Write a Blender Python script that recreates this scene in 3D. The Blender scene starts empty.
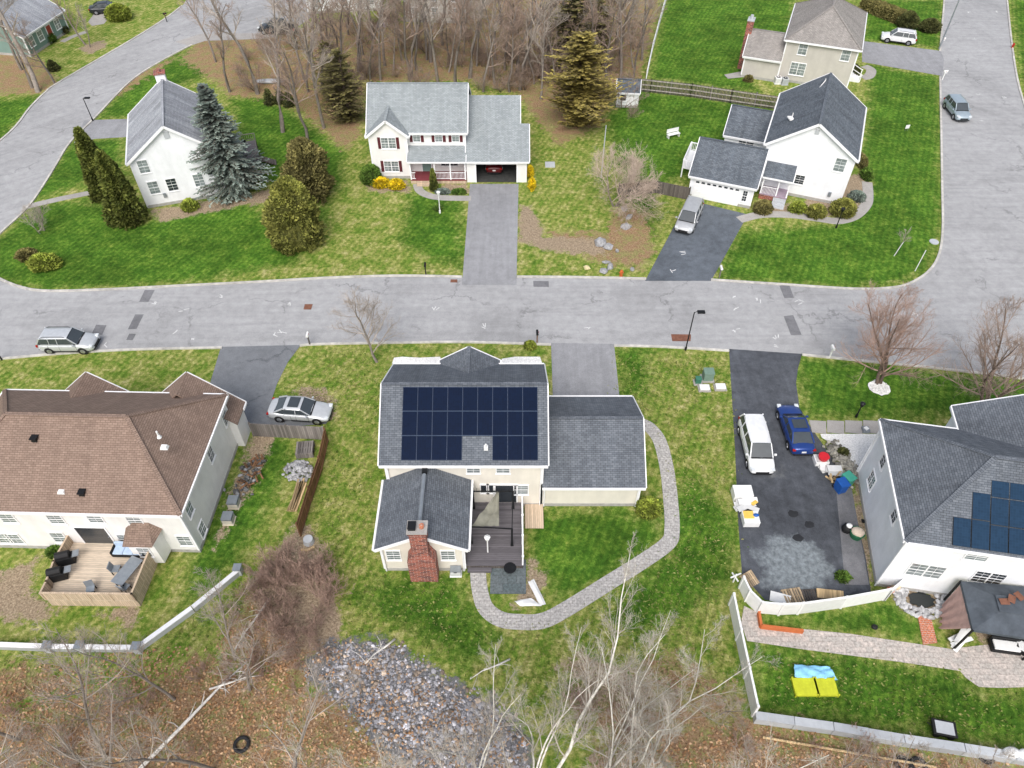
import bpy, bmesh, math, random
import numpy as np
from mathutils import Vector, Matrix
from mathutils.geometry import tessellate_polygon
from mathutils import noise as mnoise

S = bpy.context.scene
C = S.collection
R = math.radians
rnd = random.Random(7)

# ------------------------------------------------------------------ camera
FPX, TH, HC = 750.0, R(47), 45.0
SN, CS = math.sin(TH), math.cos(TH)
cd = bpy.data.cameras.new('camera'); cam = bpy.data.objects.new('camera', cd); C.objects.link(cam)
cam.location = (0, 0, HC); cam.rotation_euler = (R(90) - TH, 0, 0)
cd.sensor_width = 36; cd.lens = FPX / 1024 * 36; cd.clip_start = .5; cd.clip_end = 8000
S.camera = cam

def P(u, v, z=0.0):
    """survey helper: where the sight line of the photograph's point (u, v) meets height z"""
    a = (u - 512) / FPX; b = (v - 384) / FPX
    t = (HC - z) / (SN + b * CS)
    return Vector((a * t, (CS - b * SN) * t, z))

def ray(u, v):
    a = (u - 512) / FPX; b = (v - 384) / FPX
    return Vector((a, CS - b * SN, -(SN + b * CS)))

# ------------------------------------------------------------------ light
SUN_EL, SUN_AZ = 50, 188          # azimuth from +Y, clockwise: soft light from behind the viewer
w = bpy.data.worlds.new('World'); S.world = w; w.use_nodes = True
nt = w.node_tree; bg = nt.nodes['Background']
sky = nt.nodes.new('ShaderNodeTexSky'); sky.sky_type = 'NISHITA'; sky.sun_disc = False
sky.sun_elevation = R(SUN_EL); sky.sun_rotation = R(SUN_AZ)
sky.air_density = 1.0; sky.dust_density = 4.0; sky.ozone_density = 1.0
hsv = nt.nodes.new('ShaderNodeHueSaturation'); hsv.inputs['Saturation'].default_value = .6
nt.links.new(sky.outputs[0], hsv.inputs['Color']); nt.links.new(hsv.outputs[0], bg.inputs['Color'])
bg.inputs['Strength'].default_value = 0.19
sl = bpy.data.lights.new('sun', 'SUN'); sun = bpy.data.objects.new('sun', sl); C.objects.link(sun)
sl.energy = 2.1; sl.angle = R(40); sl.color = (1, .985, .96)
az, el = R(SUN_AZ), R(SUN_EL)
sd = Vector((math.sin(az) * math.cos(el), math.cos(az) * math.cos(el), math.sin(el)))
sun.rotation_euler = sd.to_track_quat('Z', 'Y').to_euler(); sun.location = (-12, -70, 90)
S.view_settings.view_transform = 'Standard'; S.view_settings.look = 'None'
S.view_settings.exposure = 0; S.view_settings.gamma = 1

# ------------------------------------------------------------------ tagging
def tag(o, label=None, cat=None, group=None, kind=None):
    if label: o['label'] = label
    if cat: o['category'] = cat
    if group: o['group'] = group
    if kind: o['kind'] = kind
    return o

def thing(name, label, cat, loc=(0, 0, 0), rz=0, group=None):
    o = bpy.data.objects.new(name, None); C.objects.link(o); o.empty_display_size = .3
    o.location = loc; o.rotation_euler = (0, 0, rz)
    return tag(o, label, cat, group)

def copy_tree(src, loc=None, rz=None, scale=None, label=None, parent=None):
    c = src.copy(); C.objects.link(c); c.parent = parent
    for ch in [k for k in src.children]:
        copy_tree(ch, parent=c)
    if loc is not None: c.location = loc
    if rz is not None: c.rotation_euler = (0, 0, rz)
    if scale is not None: c.scale = (scale,) * 3 if not hasattr(scale, '__len__') else scale
    if label: c['label'] = label
    return c

# ------------------------------------------------------------------ mesh builder
class MB:
    def __init__(s): s.v = []; s.f = []; s.c = []
    def add(s, vs, fs, col=None):
        n = len(s.v); s.v += [tuple(x) for x in vs]
        for f in fs: s.f.append(tuple(i + n for i in f)); s.c.append(col if col is not None else 1.0)
        return s
    def poly(s, pts, col=None): return s.add(pts, [tuple(range(len(pts)))], col)
    def box(s, c, d, rz=0, rx=0, ry=0, col=None, taper=1.0):
        hx, hy, hz = d[0] / 2, d[1] / 2, d[2] / 2
        M = Matrix.Rotation(rz, 3, 'Z') @ Matrix.Rotation(ry, 3, 'Y') @ Matrix.Rotation(rx, 3, 'X')
        vs = []
        for z in (-hz, hz):
            k = taper if z > 0 else 1
            for x, y in ((-hx, -hy), (hx, -hy), (hx, hy), (-hx, hy)):
                vs.append(M @ Vector((x * k, y * k, z)) + Vector(c))
        return s.add(vs, [(3, 2, 1, 0), (4, 5, 6, 7), (0, 1, 5, 4), (1, 2, 6, 5), (2, 3, 7, 6), (3, 0, 4, 7)], col)
    def box2(s, x0, x1, y0, y1, z0, z1, col=None):
        return s.box(((x0 + x1) / 2, (y0 + y1) / 2, (z0 + z1) / 2), (x1 - x0, y1 - y0, z1 - z0), col=col)
    def bar(s, p, q, wd, h, col=None, off=(0, 0, 0)):
        p = Vector(p) + Vector(off); q = Vector(q) + Vector(off); d = q - p
        side = Vector((-d.y, d.x, 0))
        if side.length < 1e-6: side = Vector((1, 0, 0))
        side.normalize(); side *= wd / 2
        up = d.cross(side); up = -up if up.z < 0 else up
        if abs(d.z) > .98 * d.length: up = Vector((0, 1, 0)); side = Vector((wd / 2, 0, 0))
        up.normalize(); up *= h / 2
        vs = [a + sgn for a in (p, q) for sgn in (-side - up, side - up, side + up, -side + up)]
        return s.add(vs, [(0, 1, 2, 3), (7, 6, 5, 4), (0, 4, 5, 1), (1, 5, 6, 2), (2, 6, 7, 3), (3, 7, 4, 0)], col)
    def prism(s, pts, z0, z1, col=None):
        n = len(pts); vs = [(p[0], p[1], z0) for p in pts] + [(p[0], p[1], z1) for p in pts]
        area = sum(pts[i][0] * pts[(i + 1) % n][1] - pts[(i + 1) % n][0] * pts[i][1] for i in range(n))
        tri = tessellate_polygon([[Vector((p[0], p[1], 0)) for p in pts]])
        fs = []
        for t in tri:
            a = [pts[i] for i in t]
            cr = (a[1][0] - a[0][0]) * (a[2][1] - a[0][1]) - (a[2][0] - a[0][0]) * (a[1][1] - a[0][1])
            t = tuple(t) if cr > 0 else tuple(reversed(t))
            fs.append(tuple(i + n for i in t)); fs.append(tuple(reversed(t)))
        for i in range(n):
            j = (i + 1) % n
            fs.append((i, j, j + n, i + n) if area > 0 else (j, i, i + n, j + n))
        return s.add(vs, fs, col)
    def tube(s, path, rad, n=6, cap=True, col=None):
        path = [Vector(p) for p in path]
        if not hasattr(rad, '__len__'): rad = [rad] * len(path)
        base = len(s.v); vs = []
        for i, p in enumerate(path):
            d = (path[min(i + 1, len(path) - 1)] - path[max(i - 1, 0)])
            d = d.normalized() if d.length > 1e-9 else Vector((0, 0, 1))
            a = d.orthogonal() if abs(d.z) < .99 else Vector((1, 0, 0))
            if abs(d.z) < .99: a = Vector((-d.y, d.x, 0))
            a = (a - d * a.dot(d)).normalized(); b = d.cross(a)
            for k in range(n):
                t = 2 * math.pi * k / n
                vs.append(p + (a * math.cos(t) + b * math.sin(t)) * rad[i])
        fs = []
        for i in range(len(path) - 1):
            for k in range(n):
                k2 = (k + 1) % n
                fs.append((i * n + k, i * n + k2, (i + 1) * n + k2, (i + 1) * n + k))
        if cap and n > 2:
            fs.append(tuple(reversed(range(n)))); m = (len(path) - 1) * n; fs.append(tuple(range(m, m + n)))
        return s.add(vs, fs, col)
    def cyl(s, c, r, h, n=16, r2=None, col=None):
        c = Vector(c); return s.tube([c, c + Vector((0, 0, h))], [r, r if r2 is None else r2], n, col=col)
    def ell(s, c, d, n=12, m=8, lump=0.0, seed=0, col=None):
        vs = []; fs = []
        for i in range(m + 1):
            ph = math.pi * i / m
            for k in range(n):
                t = 2 * math.pi * k / n
                q = Vector((math.sin(ph) * math.cos(t), math.sin(ph) * math.sin(t), math.cos(ph)))
                g = 1 + (lump * mnoise.noise(q * 2.2 + Vector((seed, seed * 2, 0))) if lump else 0)
                vs.append((c[0] + q.x * d[0] * g, c[1] + q.y * d[1] * g, c[2] + q.z * d[2] * g))
        for i in range(m):
            for k in range(n):
                k2 = (k + 1) % n
                fs.append((i * n + k, (i + 1) * n + k, (i + 1) * n + k2, i * n + k2))
        return s.add(vs, fs, col)
    def rock(s, c, r, rng, col=None):
        t = (1 + 5 ** .5) / 2
        base = [(-1, t, 0), (1, t, 0), (-1, -t, 0), (1, -t, 0), (0, -1, t), (0, 1, t), (0, -1, -t), (0, 1, -t), (t, 0, -1), (t, 0, 1), (-t, 0, -1), (-t, 0, 1)]
        fs = [(0, 11, 5), (0, 5, 1), (0, 1, 7), (0, 7, 10), (0, 10, 11), (1, 5, 9), (5, 11, 4), (11, 10, 2), (10, 7, 6), (7, 1, 8), (3, 9, 4), (3, 4, 2), (3, 2, 6), (3, 6, 8), (3, 8, 9), (4, 9, 5), (2, 4, 11), (6, 2, 10), (8, 6, 7), (9, 8, 1)]
        sx, sy, sz = (rng.uniform(.6, 1.3) for _ in range(3)); a = rng.uniform(0, 6.28); ca, sa = math.cos(a), math.sin(a)
        vs = []
        for b in base:
            k = r / 1.9 * rng.uniform(.75, 1.15); x, y, z = b[0] * k * sx, b[1] * k * sy, b[2] * k * sz * .75
            vs.append((c[0] + x * ca - y * sa, c[1] + x * sa + y * ca, c[2] + z))
        return s.add(vs, fs, col)
    def build(s, name, mat, parent=None, smooth=False, bevel=0, sub=0, loc=None, rz=0):
        me = bpy.data.meshes.new(name)
        me.from_pydata(s.v, [], s.f)
        uv = me.uv_layers.new(name='UVMap'); V = s.v; data = []; cols = []
        for f, cc in zip(s.f, s.c):
            a, b, c = Vector(V[f[0]]), Vector(V[f[1]]), Vector(V[f[-1]])
            n = (b - a).cross(c - a)
            if n.length < 1e-12: n = Vector((0, 0, 1))
            n.normalize()
            if abs(n.z) > .995: t = Vector((1, 0, 0)); bb = Vector((0, 1, 0))
            else: t = Vector((-n.y, n.x, 0)).normalized(); bb = n.cross(t)
            for i in f:
                p = V[i]; data += [p[0] * t.x + p[1] * t.y, p[0] * bb.x + p[1] * bb.y + p[2] * bb.z]
            cc = cc if hasattr(cc, '__len__') else (cc, cc, cc)
            cols += [cc[0], cc[1], cc[2], 1.0] * len(f)
        uv.data.foreach_set('uv', data)
        at = me.color_attributes.new('tint', 'FLOAT_COLOR', 'CORNER'); at.data.foreach_set('color', cols)
        if smooth: me.polygons.foreach_set('use_smooth', [True] * len(me.polygons))
        me.materials.append(mat); me.update()
        o = bpy.data.objects.new(name, me); C.objects.link(o)
        if parent: o.parent = parent
        if loc is not None: o.location = loc; o.rotation_euler = (0, 0, rz)
        if bevel:
            m = o.modifiers.new('bevel', 'BEVEL'); m.width = bevel; m.segments = 2; m.limit_method = 'ANGLE'
        if sub:
            m = o.modifiers.new('sub', 'SUBSURF'); m.levels = sub; m.render_levels = sub
        return o

# ------------------------------------------------------------------ materials
class NM:
    def __init__(s, name):
        s.m = bpy.data.materials.new(name); s.m.use_nodes = True; s.t = s.m.node_tree
        s.b = s.t.nodes['Principled BSDF']; s.out = s.t.nodes['Material Output']
    def n(s, ty, **kw):
        nd = s.t.nodes.new(ty)
        for k, v in kw.items():
            if k in nd.inputs: s.set(nd.inputs[k], v)
            else: setattr(nd, k, v)
        return nd
    def set(s, inp, v):
        if isinstance(v, bpy.types.NodeSocket): s.t.links.new(v, inp)
        elif isinstance(v, (tuple, list)) and len(v) == 3 and inp.type == 'RGBA': inp.default_value = (*v, 1)
        else: inp.default_value = v
    def coord(s, which='UV'):
        return s.n('ShaderNodeTexCoord').outputs[which]
    def noise(s, scale, vec=None, detail=4, rough=.6, out='Fac', dist=0):
        nd = s.n('ShaderNodeTexNoise'); nd.inputs['Scale'].default_value = scale; nd.inputs['Detail'].default_value = detail
        nd.inputs['Roughness'].default_value = rough; nd.inputs['Distortion'].default_value = dist
        if vec is not None: s.t.links.new(vec, nd.inputs['Vector'])
        return nd.outputs[out]
    def mapping(s, vec, scale=(1, 1, 1), rot=(0, 0, 0)):
        nd = s.n('ShaderNodeMapping'); nd.inputs['Scale'].default_value = scale; nd.inputs['Rotation'].default_value = rot
        s.t.links.new(vec, nd.inputs['Vector']); return nd.outputs[0]
    def ramp(s, fac, stops, interp='LINEAR'):
        nd = s.n('ShaderNodeValToRGB'); cr = nd.color_ramp; cr.interpolation = interp
        while len(cr.elements) < len(stops): cr.elements.new(.5)
        for e, (p, c) in zip(cr.elements, stops):
            e.position = p; e.color = (c, c, c, 1) if not hasattr(c, '__len__') else (*c, 1)
        s.set(nd.inputs[0], fac); return nd.outputs[0]
    def mix(s, f, a, b, mode='MIX'):
        nd = s.n('ShaderNodeMix'); nd.data_type = 'RGBA'; nd.blend_type = mode
        s.set(nd.inputs[0], f); s.set(nd.inputs[6], a); s.set(nd.inputs[7], b); return nd.outputs[2]
    def math(s, op, a, b=0.0, clamp=False):
        nd = s.n('ShaderNodeMath'); nd.operation = op; nd.use_clamp = clamp
        s.set(nd.inputs[0], a); s.set(nd.inputs[1], b); return nd.outputs[0]
    def bump(s, h, strength=.3, dist=.02):
        nd = s.n('ShaderNodeBump'); nd.inputs['Strength'].default_value = strength; nd.inputs['Distance'].default_value = dist
        s.set(nd.inputs['Height'], h); s.t.links.new(nd.outputs[0], s.b.inputs['Normal'])
    def tint(s, col):
        at = s.n('ShaderNodeVertexColor'); at.layer_name = 'tint'
        return s.mix(1.0, col, at.outputs[0], 'MULTIPLY')
    def done(s, col=None, rough=.7, metal=0.0, spec=.3, **kw):
        if col is not None: s.set(s.b.inputs['Base Color'], col)
        s.set(s.b.inputs['Roughness'], rough); s.b.inputs['Metallic'].default_value = metal
        s.b.inputs['Specular IOR Level'].default_value = spec
        for k, v in kw.items(): s.set(s.b.inputs[k], v)
        return s.m

def sc(c, k): return tuple(x * k for x in c)

def m_plain(name, col, rough=.6, metal=0, var=.12, scale=3, spec=.3, **kw):
    m = NM(name); o = m.coord('Object')
    f = m.noise(scale, o, 5, .65)
    c = m.ramp(f, [(.3, sc(col, 1 - var)), (.7, sc(col, 1 + var))])
    return m.done(m.tint(c), rough, metal, spec, **kw)

def m_shingle(name, c1, c2, streak=.15):
    m = NM(name); uv = m.coord('UV')
    br = m.n('ShaderNodeTexBrick'); m.t.links.new(uv, br.inputs['Vector'])
    br.inputs['Scale'].default_value = 1; br.inputs['Brick Width'].default_value = .32; br.inputs['Row Height'].default_value = .145
    br.inputs['Mortar Size'].default_value = .012; br.inputs['Mortar Smooth'].default_value = .3
    br.inputs['Color1'].default_value = (*c1, 1); br.inputs['Color2'].default_value = (*c2, 1)
    br.inputs['Mortar'].default_value = (*sc(c1, .45), 1); br.inputs['Bias'].default_value = -.1
    g = m.noise(55, uv, 3, .7); c = m.mix(.8, br.outputs['Color'], m.ramp(g, [(.3, .55), (.7, 1.4)]), 'MULTIPLY')
    big = m.noise(.5, m.mapping(uv, (1.6, .35, 1)), 5, .65)
    c = m.mix(1, c, m.ramp(big, [(.3, 1 - streak), (.7, 1 + streak)]), 'MULTIPLY')
    st = m.noise(2.0, m.mapping(uv, (2.2, .12, 1)), 4, .6)
    c = m.mix(1, c, m.ramp(st, [(.35, 1 - streak * .7), (.65, 1.04)]), 'MULTIPLY')
    m.bump(br.outputs['Fac'], .5, -.02)
    return m.done(c, .88, 0, .25)

def m_siding(name, col, row=.12, dirt=.1):
    m = NM(name); uv = m.coord('UV'); sx = m.n('ShaderNodeSeparateXYZ'); m.t.links.new(uv, sx.inputs[0])
    fr = m.math('FRACT', m.math('DIVIDE', sx.outputs[1], row))
    line = m.ramp(fr, [(0, .72), (.1, .93), (.22, 1), (1, 1)])
    f = m.noise(.9, m.mapping(uv, (1.5, .4, 1)), 5, .6)
    c = m.mix(1, m.ramp(f, [(.3, sc(col, 1 - dirt)), (.65, col)]), line, 'MULTIPLY')
    pan = m.noise(.7, uv, 2); c = m.mix(1, c, m.ramp(pan, [(.35, .95), (.6, 1.02)]), 'MULTIPLY')
    m.bump(fr, .25, .02)
    return m.done(c, .55, 0, .3)

def m_brick(name, c1, c2, mortar=(.45, .42, .38), w=.22, h=.075):
    m = NM(name); uv = m.coord('UV')
    br = m.n('ShaderNodeTexBrick'); m.t.links.new(uv, br.inputs['Vector'])
    br.inputs['Scale'].default_value = 1; br.inputs['Brick Width'].default_value = w; br.inputs['Row Height'].default_value = h
    br.inputs['Mortar Size'].default_value = .01; br.inputs['Color1'].default_value = (*c1, 1); br.inputs['Color2'].default_value = (*c2, 1)
    br.inputs['Mortar'].default_value = (*mortar, 1)
    f = m.noise(6, uv, 4, .7); c = m.mix(1, br.outputs['Color'], m.ramp(f, [(.3, .6), (.7, 1.45)]), 'MULTIPLY')
    m.bump(br.outputs['Fac'], .5, -.01)
    return m.done(c, .9, 0, .2)

def m_planks(name, c, row=.14, var=.3, rot=0, rough=.8):
    m = NM(name); uv = m.mapping(m.coord('UV'), rot=(0, 0, rot)); sx = m.n('ShaderNodeSeparateXYZ'); m.t.links.new(uv, sx.inputs[0])
    q = m.math('DIVIDE', sx.outputs[0], row); fr = m.math('FRACT', q); fl = m.math('FLOOR', q)
    wn = m.n('ShaderNodeTexWhiteNoise'); wn.noise_dimensions = '1D'; m.t.links.new(fl, wn.inputs['W'])
    line = m.ramp(fr, [(0, .35), (.08, 1), (.92, 1), (1, .35)])
    col = m.mix(1, m.ramp(wn.outputs[0], [(0, sc(c, 1 - var)), (1, sc(c, 1 + var))]), line, 'MULTIPLY')
    g = m.noise(4, m.mapping(uv, (10, .5, 1)), 4); col = m.mix(1, col, m.ramp(g, [(.3, .75), (.7, 1.2)]), 'MULTIPLY')
    m.bump(line, .4, .01)
    return m.done(m.tint(col), rough, 0, .25)

def m_asphalt(name, c, patch=.25, streak=0.0, cracks=True, fresh=False, rot=0):
    m = NM(name); o = m.coord('Object')
    fine = m.noise(22, o, 3, .8); mid = m.noise(1.3, o, 6, .7); big = m.noise(.12, o, 5, .6, dist=.6)
    col = m.ramp(mid, [(.25, sc(c, 1 - patch)), (.75, sc(c, 1 + patch * .6))])
    col = m.mix(1, col, m.ramp(big, [(.32, 1 - patch * .7), (.5, 1), (.72, 1 + patch * .4)]), 'MULTIPLY')
    col = m.mix(1, col, m.ramp(fine, [(.3, .72), (.7, 1.25)]), 'MULTIPLY')
    ro = m.mapping(o, rot=(0, 0, rot)); st = m.noise(1.0, m.mapping(ro, (.10, 1.7, 1)), 5, .65); st2 = m.noise(1.0, m.mapping(ro, (.04, .55, 1)), 3, .55)
    if streak:
        col = m.mix(1, col, m.ramp(st, [(.32, 1 - streak * .55), (.5, 1), (.68, 1 + streak * .35)]), 'MULTIPLY')
        col = m.mix(1, col, m.ramp(st2, [(.42, 1), (.48, 1 - streak * .6), (.52, 1 - streak * .6), (.57, 1)]), 'MULTIPLY')
    if cracks:
        vo = m.n('ShaderNodeTexVoronoi'); vo.feature = 'DISTANCE_TO_EDGE'; vo.inputs['Scale'].default_value = .13
        wv = m.n('ShaderNodeVectorMath'); wv.operation = 'ADD'
        ns = m.noise(.9, o, 5, .7, 'Color'); sc2 = m.n('ShaderNodeVectorMath'); sc2.operation = 'SCALE'; sc2.inputs['Scale'].default_value = 2.2
        m.t.links.new(ns, sc2.inputs[0]); m.t.links.new(o, wv.inputs[0]); m.t.links.new(sc2.outputs[0], wv.inputs[1])
        m.t.links.new(wv.outputs[0], vo.inputs['Vector'])
        cr = m.ramp(vo.outputs['Distance'], [(0, 1), (.016, 0)])
        msk = m.ramp(m.noise(.25, o, 3), [(.48, 0), (.58, 1)])
        cr = m.math('MULTIPLY', m.math('MULTIPLY', cr, msk), .62)
        col = m.mix(cr, col, sc(c, .35))
    m.bump(fine, .25, .01)
    return m.done(col, .92 if not fresh else .8, 0, .2)
# ------------------------------------------------------------------ palette
M = {}
M['shingle_slate'] = m_shingle('slate grey shingles', (.12, .134, .155), (.178, .195, .22), .18)
M['shingle_pale'] = m_shingle('pale grey shingles', (.27, .30, .31), (.36, .39, .40), .10)
M['shingle_fgrey'] = m_shingle('blue grey shingles', (.105, .122, .145), (.17, .19, .215), .22)
M['shingle_dgrey'] = m_shingle('worn grey shingles', (.34, .355, .385), (.42, .435, .465), .32)
M['shingle_brown'] = m_shingle('brown shingles', (.235, .165, .130), (.30, .215, .170), .10)
M['shingle_tan'] = m_shingle('taupe shingles', (.27, .25, .235), (.36, .335, .31), .14)
M['siding_cream'] = m_siding('cream siding', (.79, .745, .66))
M['siding_white'] = m_siding('white siding', (.88, .895, .92))
M['siding_ivory'] = m_siding('ivory siding', (.87, .86, .84))
M['siding_beige'] = m_siding('beige siding', (.55, .52, .48))
M['siding_green'] = m_siding('sage siding', (.20, .30, .27))
M['trim'] = m_plain('white trim', (.85, .85, .86), .5, var=.05)
M['trim_grey'] = m_plain('grey trim', (.45, .47, .49), .5, var=.08)
M['foundation'] = m_plain('concrete foundation', (.38, .37, .35), .9, var=.2)
M['brick'] = m_brick('chimney brick', (.36, .10, .065), (.13, .05, .045), (.50, .42, .38), w=.42, h=.16)
M['brick_orange'] = m_brick('orange brick', (.50, .14, .06), (.40, .15, .08), w=.24, h=.12)
M['metal_grey'] = m_plain('grey metal', (.30, .33, .36), .45, .5)
M['metal_black'] = m_plain('black metal', (.015, .016, .018), .5, .3)
M['black'] = m_plain('black plastic', (.012, .012, .013), .6)
M['white_plastic'] = m_plain('white plastic', (.78, .78, .77), .45, var=.06)
M['rubber'] = m_plain('tyre rubber', (.02, .02, .021), .85)
M['rim'] = m_plain('alloy rim', (.45, .46, .48), .3, .8)
M['headlight'] = m_plain('headlight', (.75, .78, .8), .12, .2)
M['taillight'] = m_plain('tail light', (.35, .012, .01), .2)
M['carglass'] = m_plain('car glass', (.045, .055, .062), .07, spec=.9)
M['wood_dark'] = m_planks('weathered dark boards', (.115, .10, .09), .15)
M['wood_brown'] = m_planks('brown stained boards', (.20, .105, .055), .15)
M['wood_grey'] = m_planks('weathered grey boards', (.21, .19, .175), .15)
M['wood_tan'] = m_planks('tan boards', (.56, .44, .32), .14, .15)
M['deck_grey'] = m_planks('grey deck boards', (.135, .125, .135), .14, .22, R(90))
M['deck_tan'] = m_planks('tan deck boards', (.60, .50, .39), .14, .12, R(90))
M['lumber'] = m_planks('raw lumber', (.55, .40, .22), .1, .3)
M['pallet'] = m_planks('pallet wood', (.45, .34, .22), .1, .3)
M['concrete'] = m_asphalt('pale concrete', (.38, .36, .34), .16, cracks=False)
M['walk_grey'] = m_brick('grey walkway pavers', (.46, .44, .42), (.37, .355, .34), (.26, .25, .235), w=.26, h=.2)
M['slate_pave'] = m_brick('slate paving', (.10, .125, .13), (.13, .15, .155), (.08, .085, .09), w=.6, h=.6)
M['paver'] = m_brick('stamped pavers', (.50, .44, .40), (.40, .37, .34), (.30, .27, .24), w=.42, h=.34)
M['road'] = m_asphalt('old asphalt', (.375, .375, .38), .2, .10)
M['road_left'] = m_asphalt('old asphalt, left-hand road', (.375, .375, .38), .2, .12, rot=R(-42))
M['drive_grey'] = m_asphalt('grey driveway asphalt', (.30, .302, .315), .2, .12, rot=R(90), cracks=False)
M['drive_dark'] = m_asphalt('sealed driveway asphalt', (.098, .106, .122), .42, .2, cracks=True, rot=R(90))
def worn(mat, c, r1, col):
    """an old patch of pale, worn surface with a ragged edge"""
    t = mat.node_tree; N = t.nodes; b = N['Principled BSDF']; src = b.inputs['Base Color'].links[0].from_socket
    tc = N.new('ShaderNodeTexCoord'); vm = N.new('ShaderNodeVectorMath'); vm.operation = 'DISTANCE'; t.links.new(tc.outputs['Object'], vm.inputs[0]); vm.inputs[1].default_value = c
    ns = N.new('ShaderNodeTexNoise'); ns.inputs['Scale'].default_value = .9; ns.inputs['Detail'].default_value = 7; ns.inputs['Roughness'].default_value = .72; t.links.new(tc.outputs['Object'], ns.inputs['Vector'])
    ad = N.new('ShaderNodeMath'); ad.operation = 'MULTIPLY_ADD'; t.links.new(ns.outputs['Fac'], ad.inputs[0]); ad.inputs[1].default_value = 4.2; t.links.new(vm.outputs['Value'], ad.inputs[2])
    rp = N.new('ShaderNodeMapRange'); rp.inputs['From Min'].default_value = r1 + 2.5; rp.inputs['From Max'].default_value = r1 + 1.6; t.links.new(ad.outputs[0], rp.inputs['Value'])
    n2 = N.new('ShaderNodeTexNoise'); n2.inputs['Scale'].default_value = 3; n2.inputs['Detail'].default_value = 6; n2.inputs['Roughness'].default_value = .7; t.links.new(tc.outputs['Object'], n2.inputs['Vector'])
    cr = N.new('ShaderNodeValToRGB'); cr.color_ramp.elements[0].position = .35; cr.color_ramp.elements[1].position = .65
    cr.color_ramp.elements[0].color = (*sc(col, .6), 1); cr.color_ramp.elements[1].color = (*sc(col, 1.25), 1); t.links.new(n2.outputs['Fac'], cr.inputs[0])
    mx = N.new('ShaderNodeMix'); mx.data_type = 'RGBA'; t.links.new(rp.outputs[0], mx.inputs[0]); t.links.new(src, mx.inputs[6]); t.links.new(cr.outputs[0], mx.inputs[7]); t.links.new(mx.outputs[2], b.inputs['Base Color'])
worn(M['drive_dark'], tuple(P(795, 568)), 2.3, (.20, .225, .24))
worn(M['drive_dark'], tuple(P(775, 470)), .3, (.15, .155, .16))
M['drive_mid'] = m_asphalt('mid grey driveway asphalt', (.19, .2, .215), .22, cracks=True)
M['stain'] = m_asphalt('oil stain', (.03, .032, .036), .3, cracks=False)
M['drive_blue'] = m_asphalt('dark blue grey asphalt', (.125, .142, .165), .35, cracks=False)
M['patch'] = m_asphalt('asphalt patch', (.19, .19, .2), .3, cracks=False)
M['kerb'] = m_plain('kerb stone', (.50, .48, .44), .9, var=.25, scale=2)
M['paint'] = m_plain('worn road paint', (.62, .62, .62), .9, var=.2)
M['rust'] = m_plain('rusty iron', (.19, .085, .055), .9, var=.3)
M['rock'] = m_plain('grey rock', (.31, .31, .315), .9, var=.35, scale=5)
M['whitestone'] = m_plain('white pebbles', (.75, .74, .72), .9, var=.25, scale=9)

def glass_mat():
    m = NM('window glass'); o = m.coord('Object'); f = m.noise(1.2, o, 3)
    c = m.ramp(f, [(.35, (.13, .155, .16)), (.65, (.27, .31, .315))])
    return m.done(c, .12, 0, .8)
M['glass'] = glass_mat()
m_ = NM('dark glass'); M['glass_dark'] = m_.done((.03, .037, .045), .1, 0, .8)

def solar_mat(name, c):
    m = NM(name); uv = m.coord('UV')
    br = m.n('ShaderNodeTexBrick'); m.t.links.new(uv, br.inputs['Vector']); br.offset = 0
    br.inputs['Scale'].default_value = 1; br.inputs['Brick Width'].default_value = .165; br.inputs['Row Height'].default_value = .165
    br.inputs['Mortar Size'].default_value = .004
    br.inputs['Color1'].default_value = (*c, 1); br.inputs['Color2'].default_value = (*sc(c, .8), 1); br.inputs['Mortar'].default_value = (*sc(c, 1.4), 1)
    return m.done(br.outputs['Color'], .5, 0, .06)
M['solar_cell'] = solar_mat('navy solar cells', (.002, .008, .028))
M['solar_cell_blue'] = solar_mat('slate blue solar cells', (.016, .040, .078))
M['solar_frame'] = m_plain('solar frame', (.025, .04, .075), .4, .4)
M['solar_rail'] = m_plain('solar rail', (.14, .19, .27), .35, .6)

# ------------------------------------------------------------------ ground sheet
def dist_poly(X, Y, poly):
    """signed distance (positive inside), vectorised"""
    n = len(poly); d = np.full(X.shape, 1e9); ins = np.zeros(X.shape, bool)
    for i in range(n):
        ax, ay = poly[i]; bx, by = poly[(i + 1) % n]
        ex, ey = bx - ax, by - ay; L = ex * ex + ey * ey + 1e-9
        t = np.clip(((X - ax) * ex + (Y - ay) * ey) / L, 0, 1)
        d = np.minimum(d, np.hypot(X - ax - t * ex, Y - ay - t * ey))
        if abs(ey) > 1e-9:
            c = ((ay > Y) != (by > Y)) & (X < (bx - ax) * (Y - ay) / (by - ay) + ax); ins ^= c
    return np.where(ins, d, -d)
def W(px): return [tuple(P(u, v)[:2]) for u, v in px]

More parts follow.
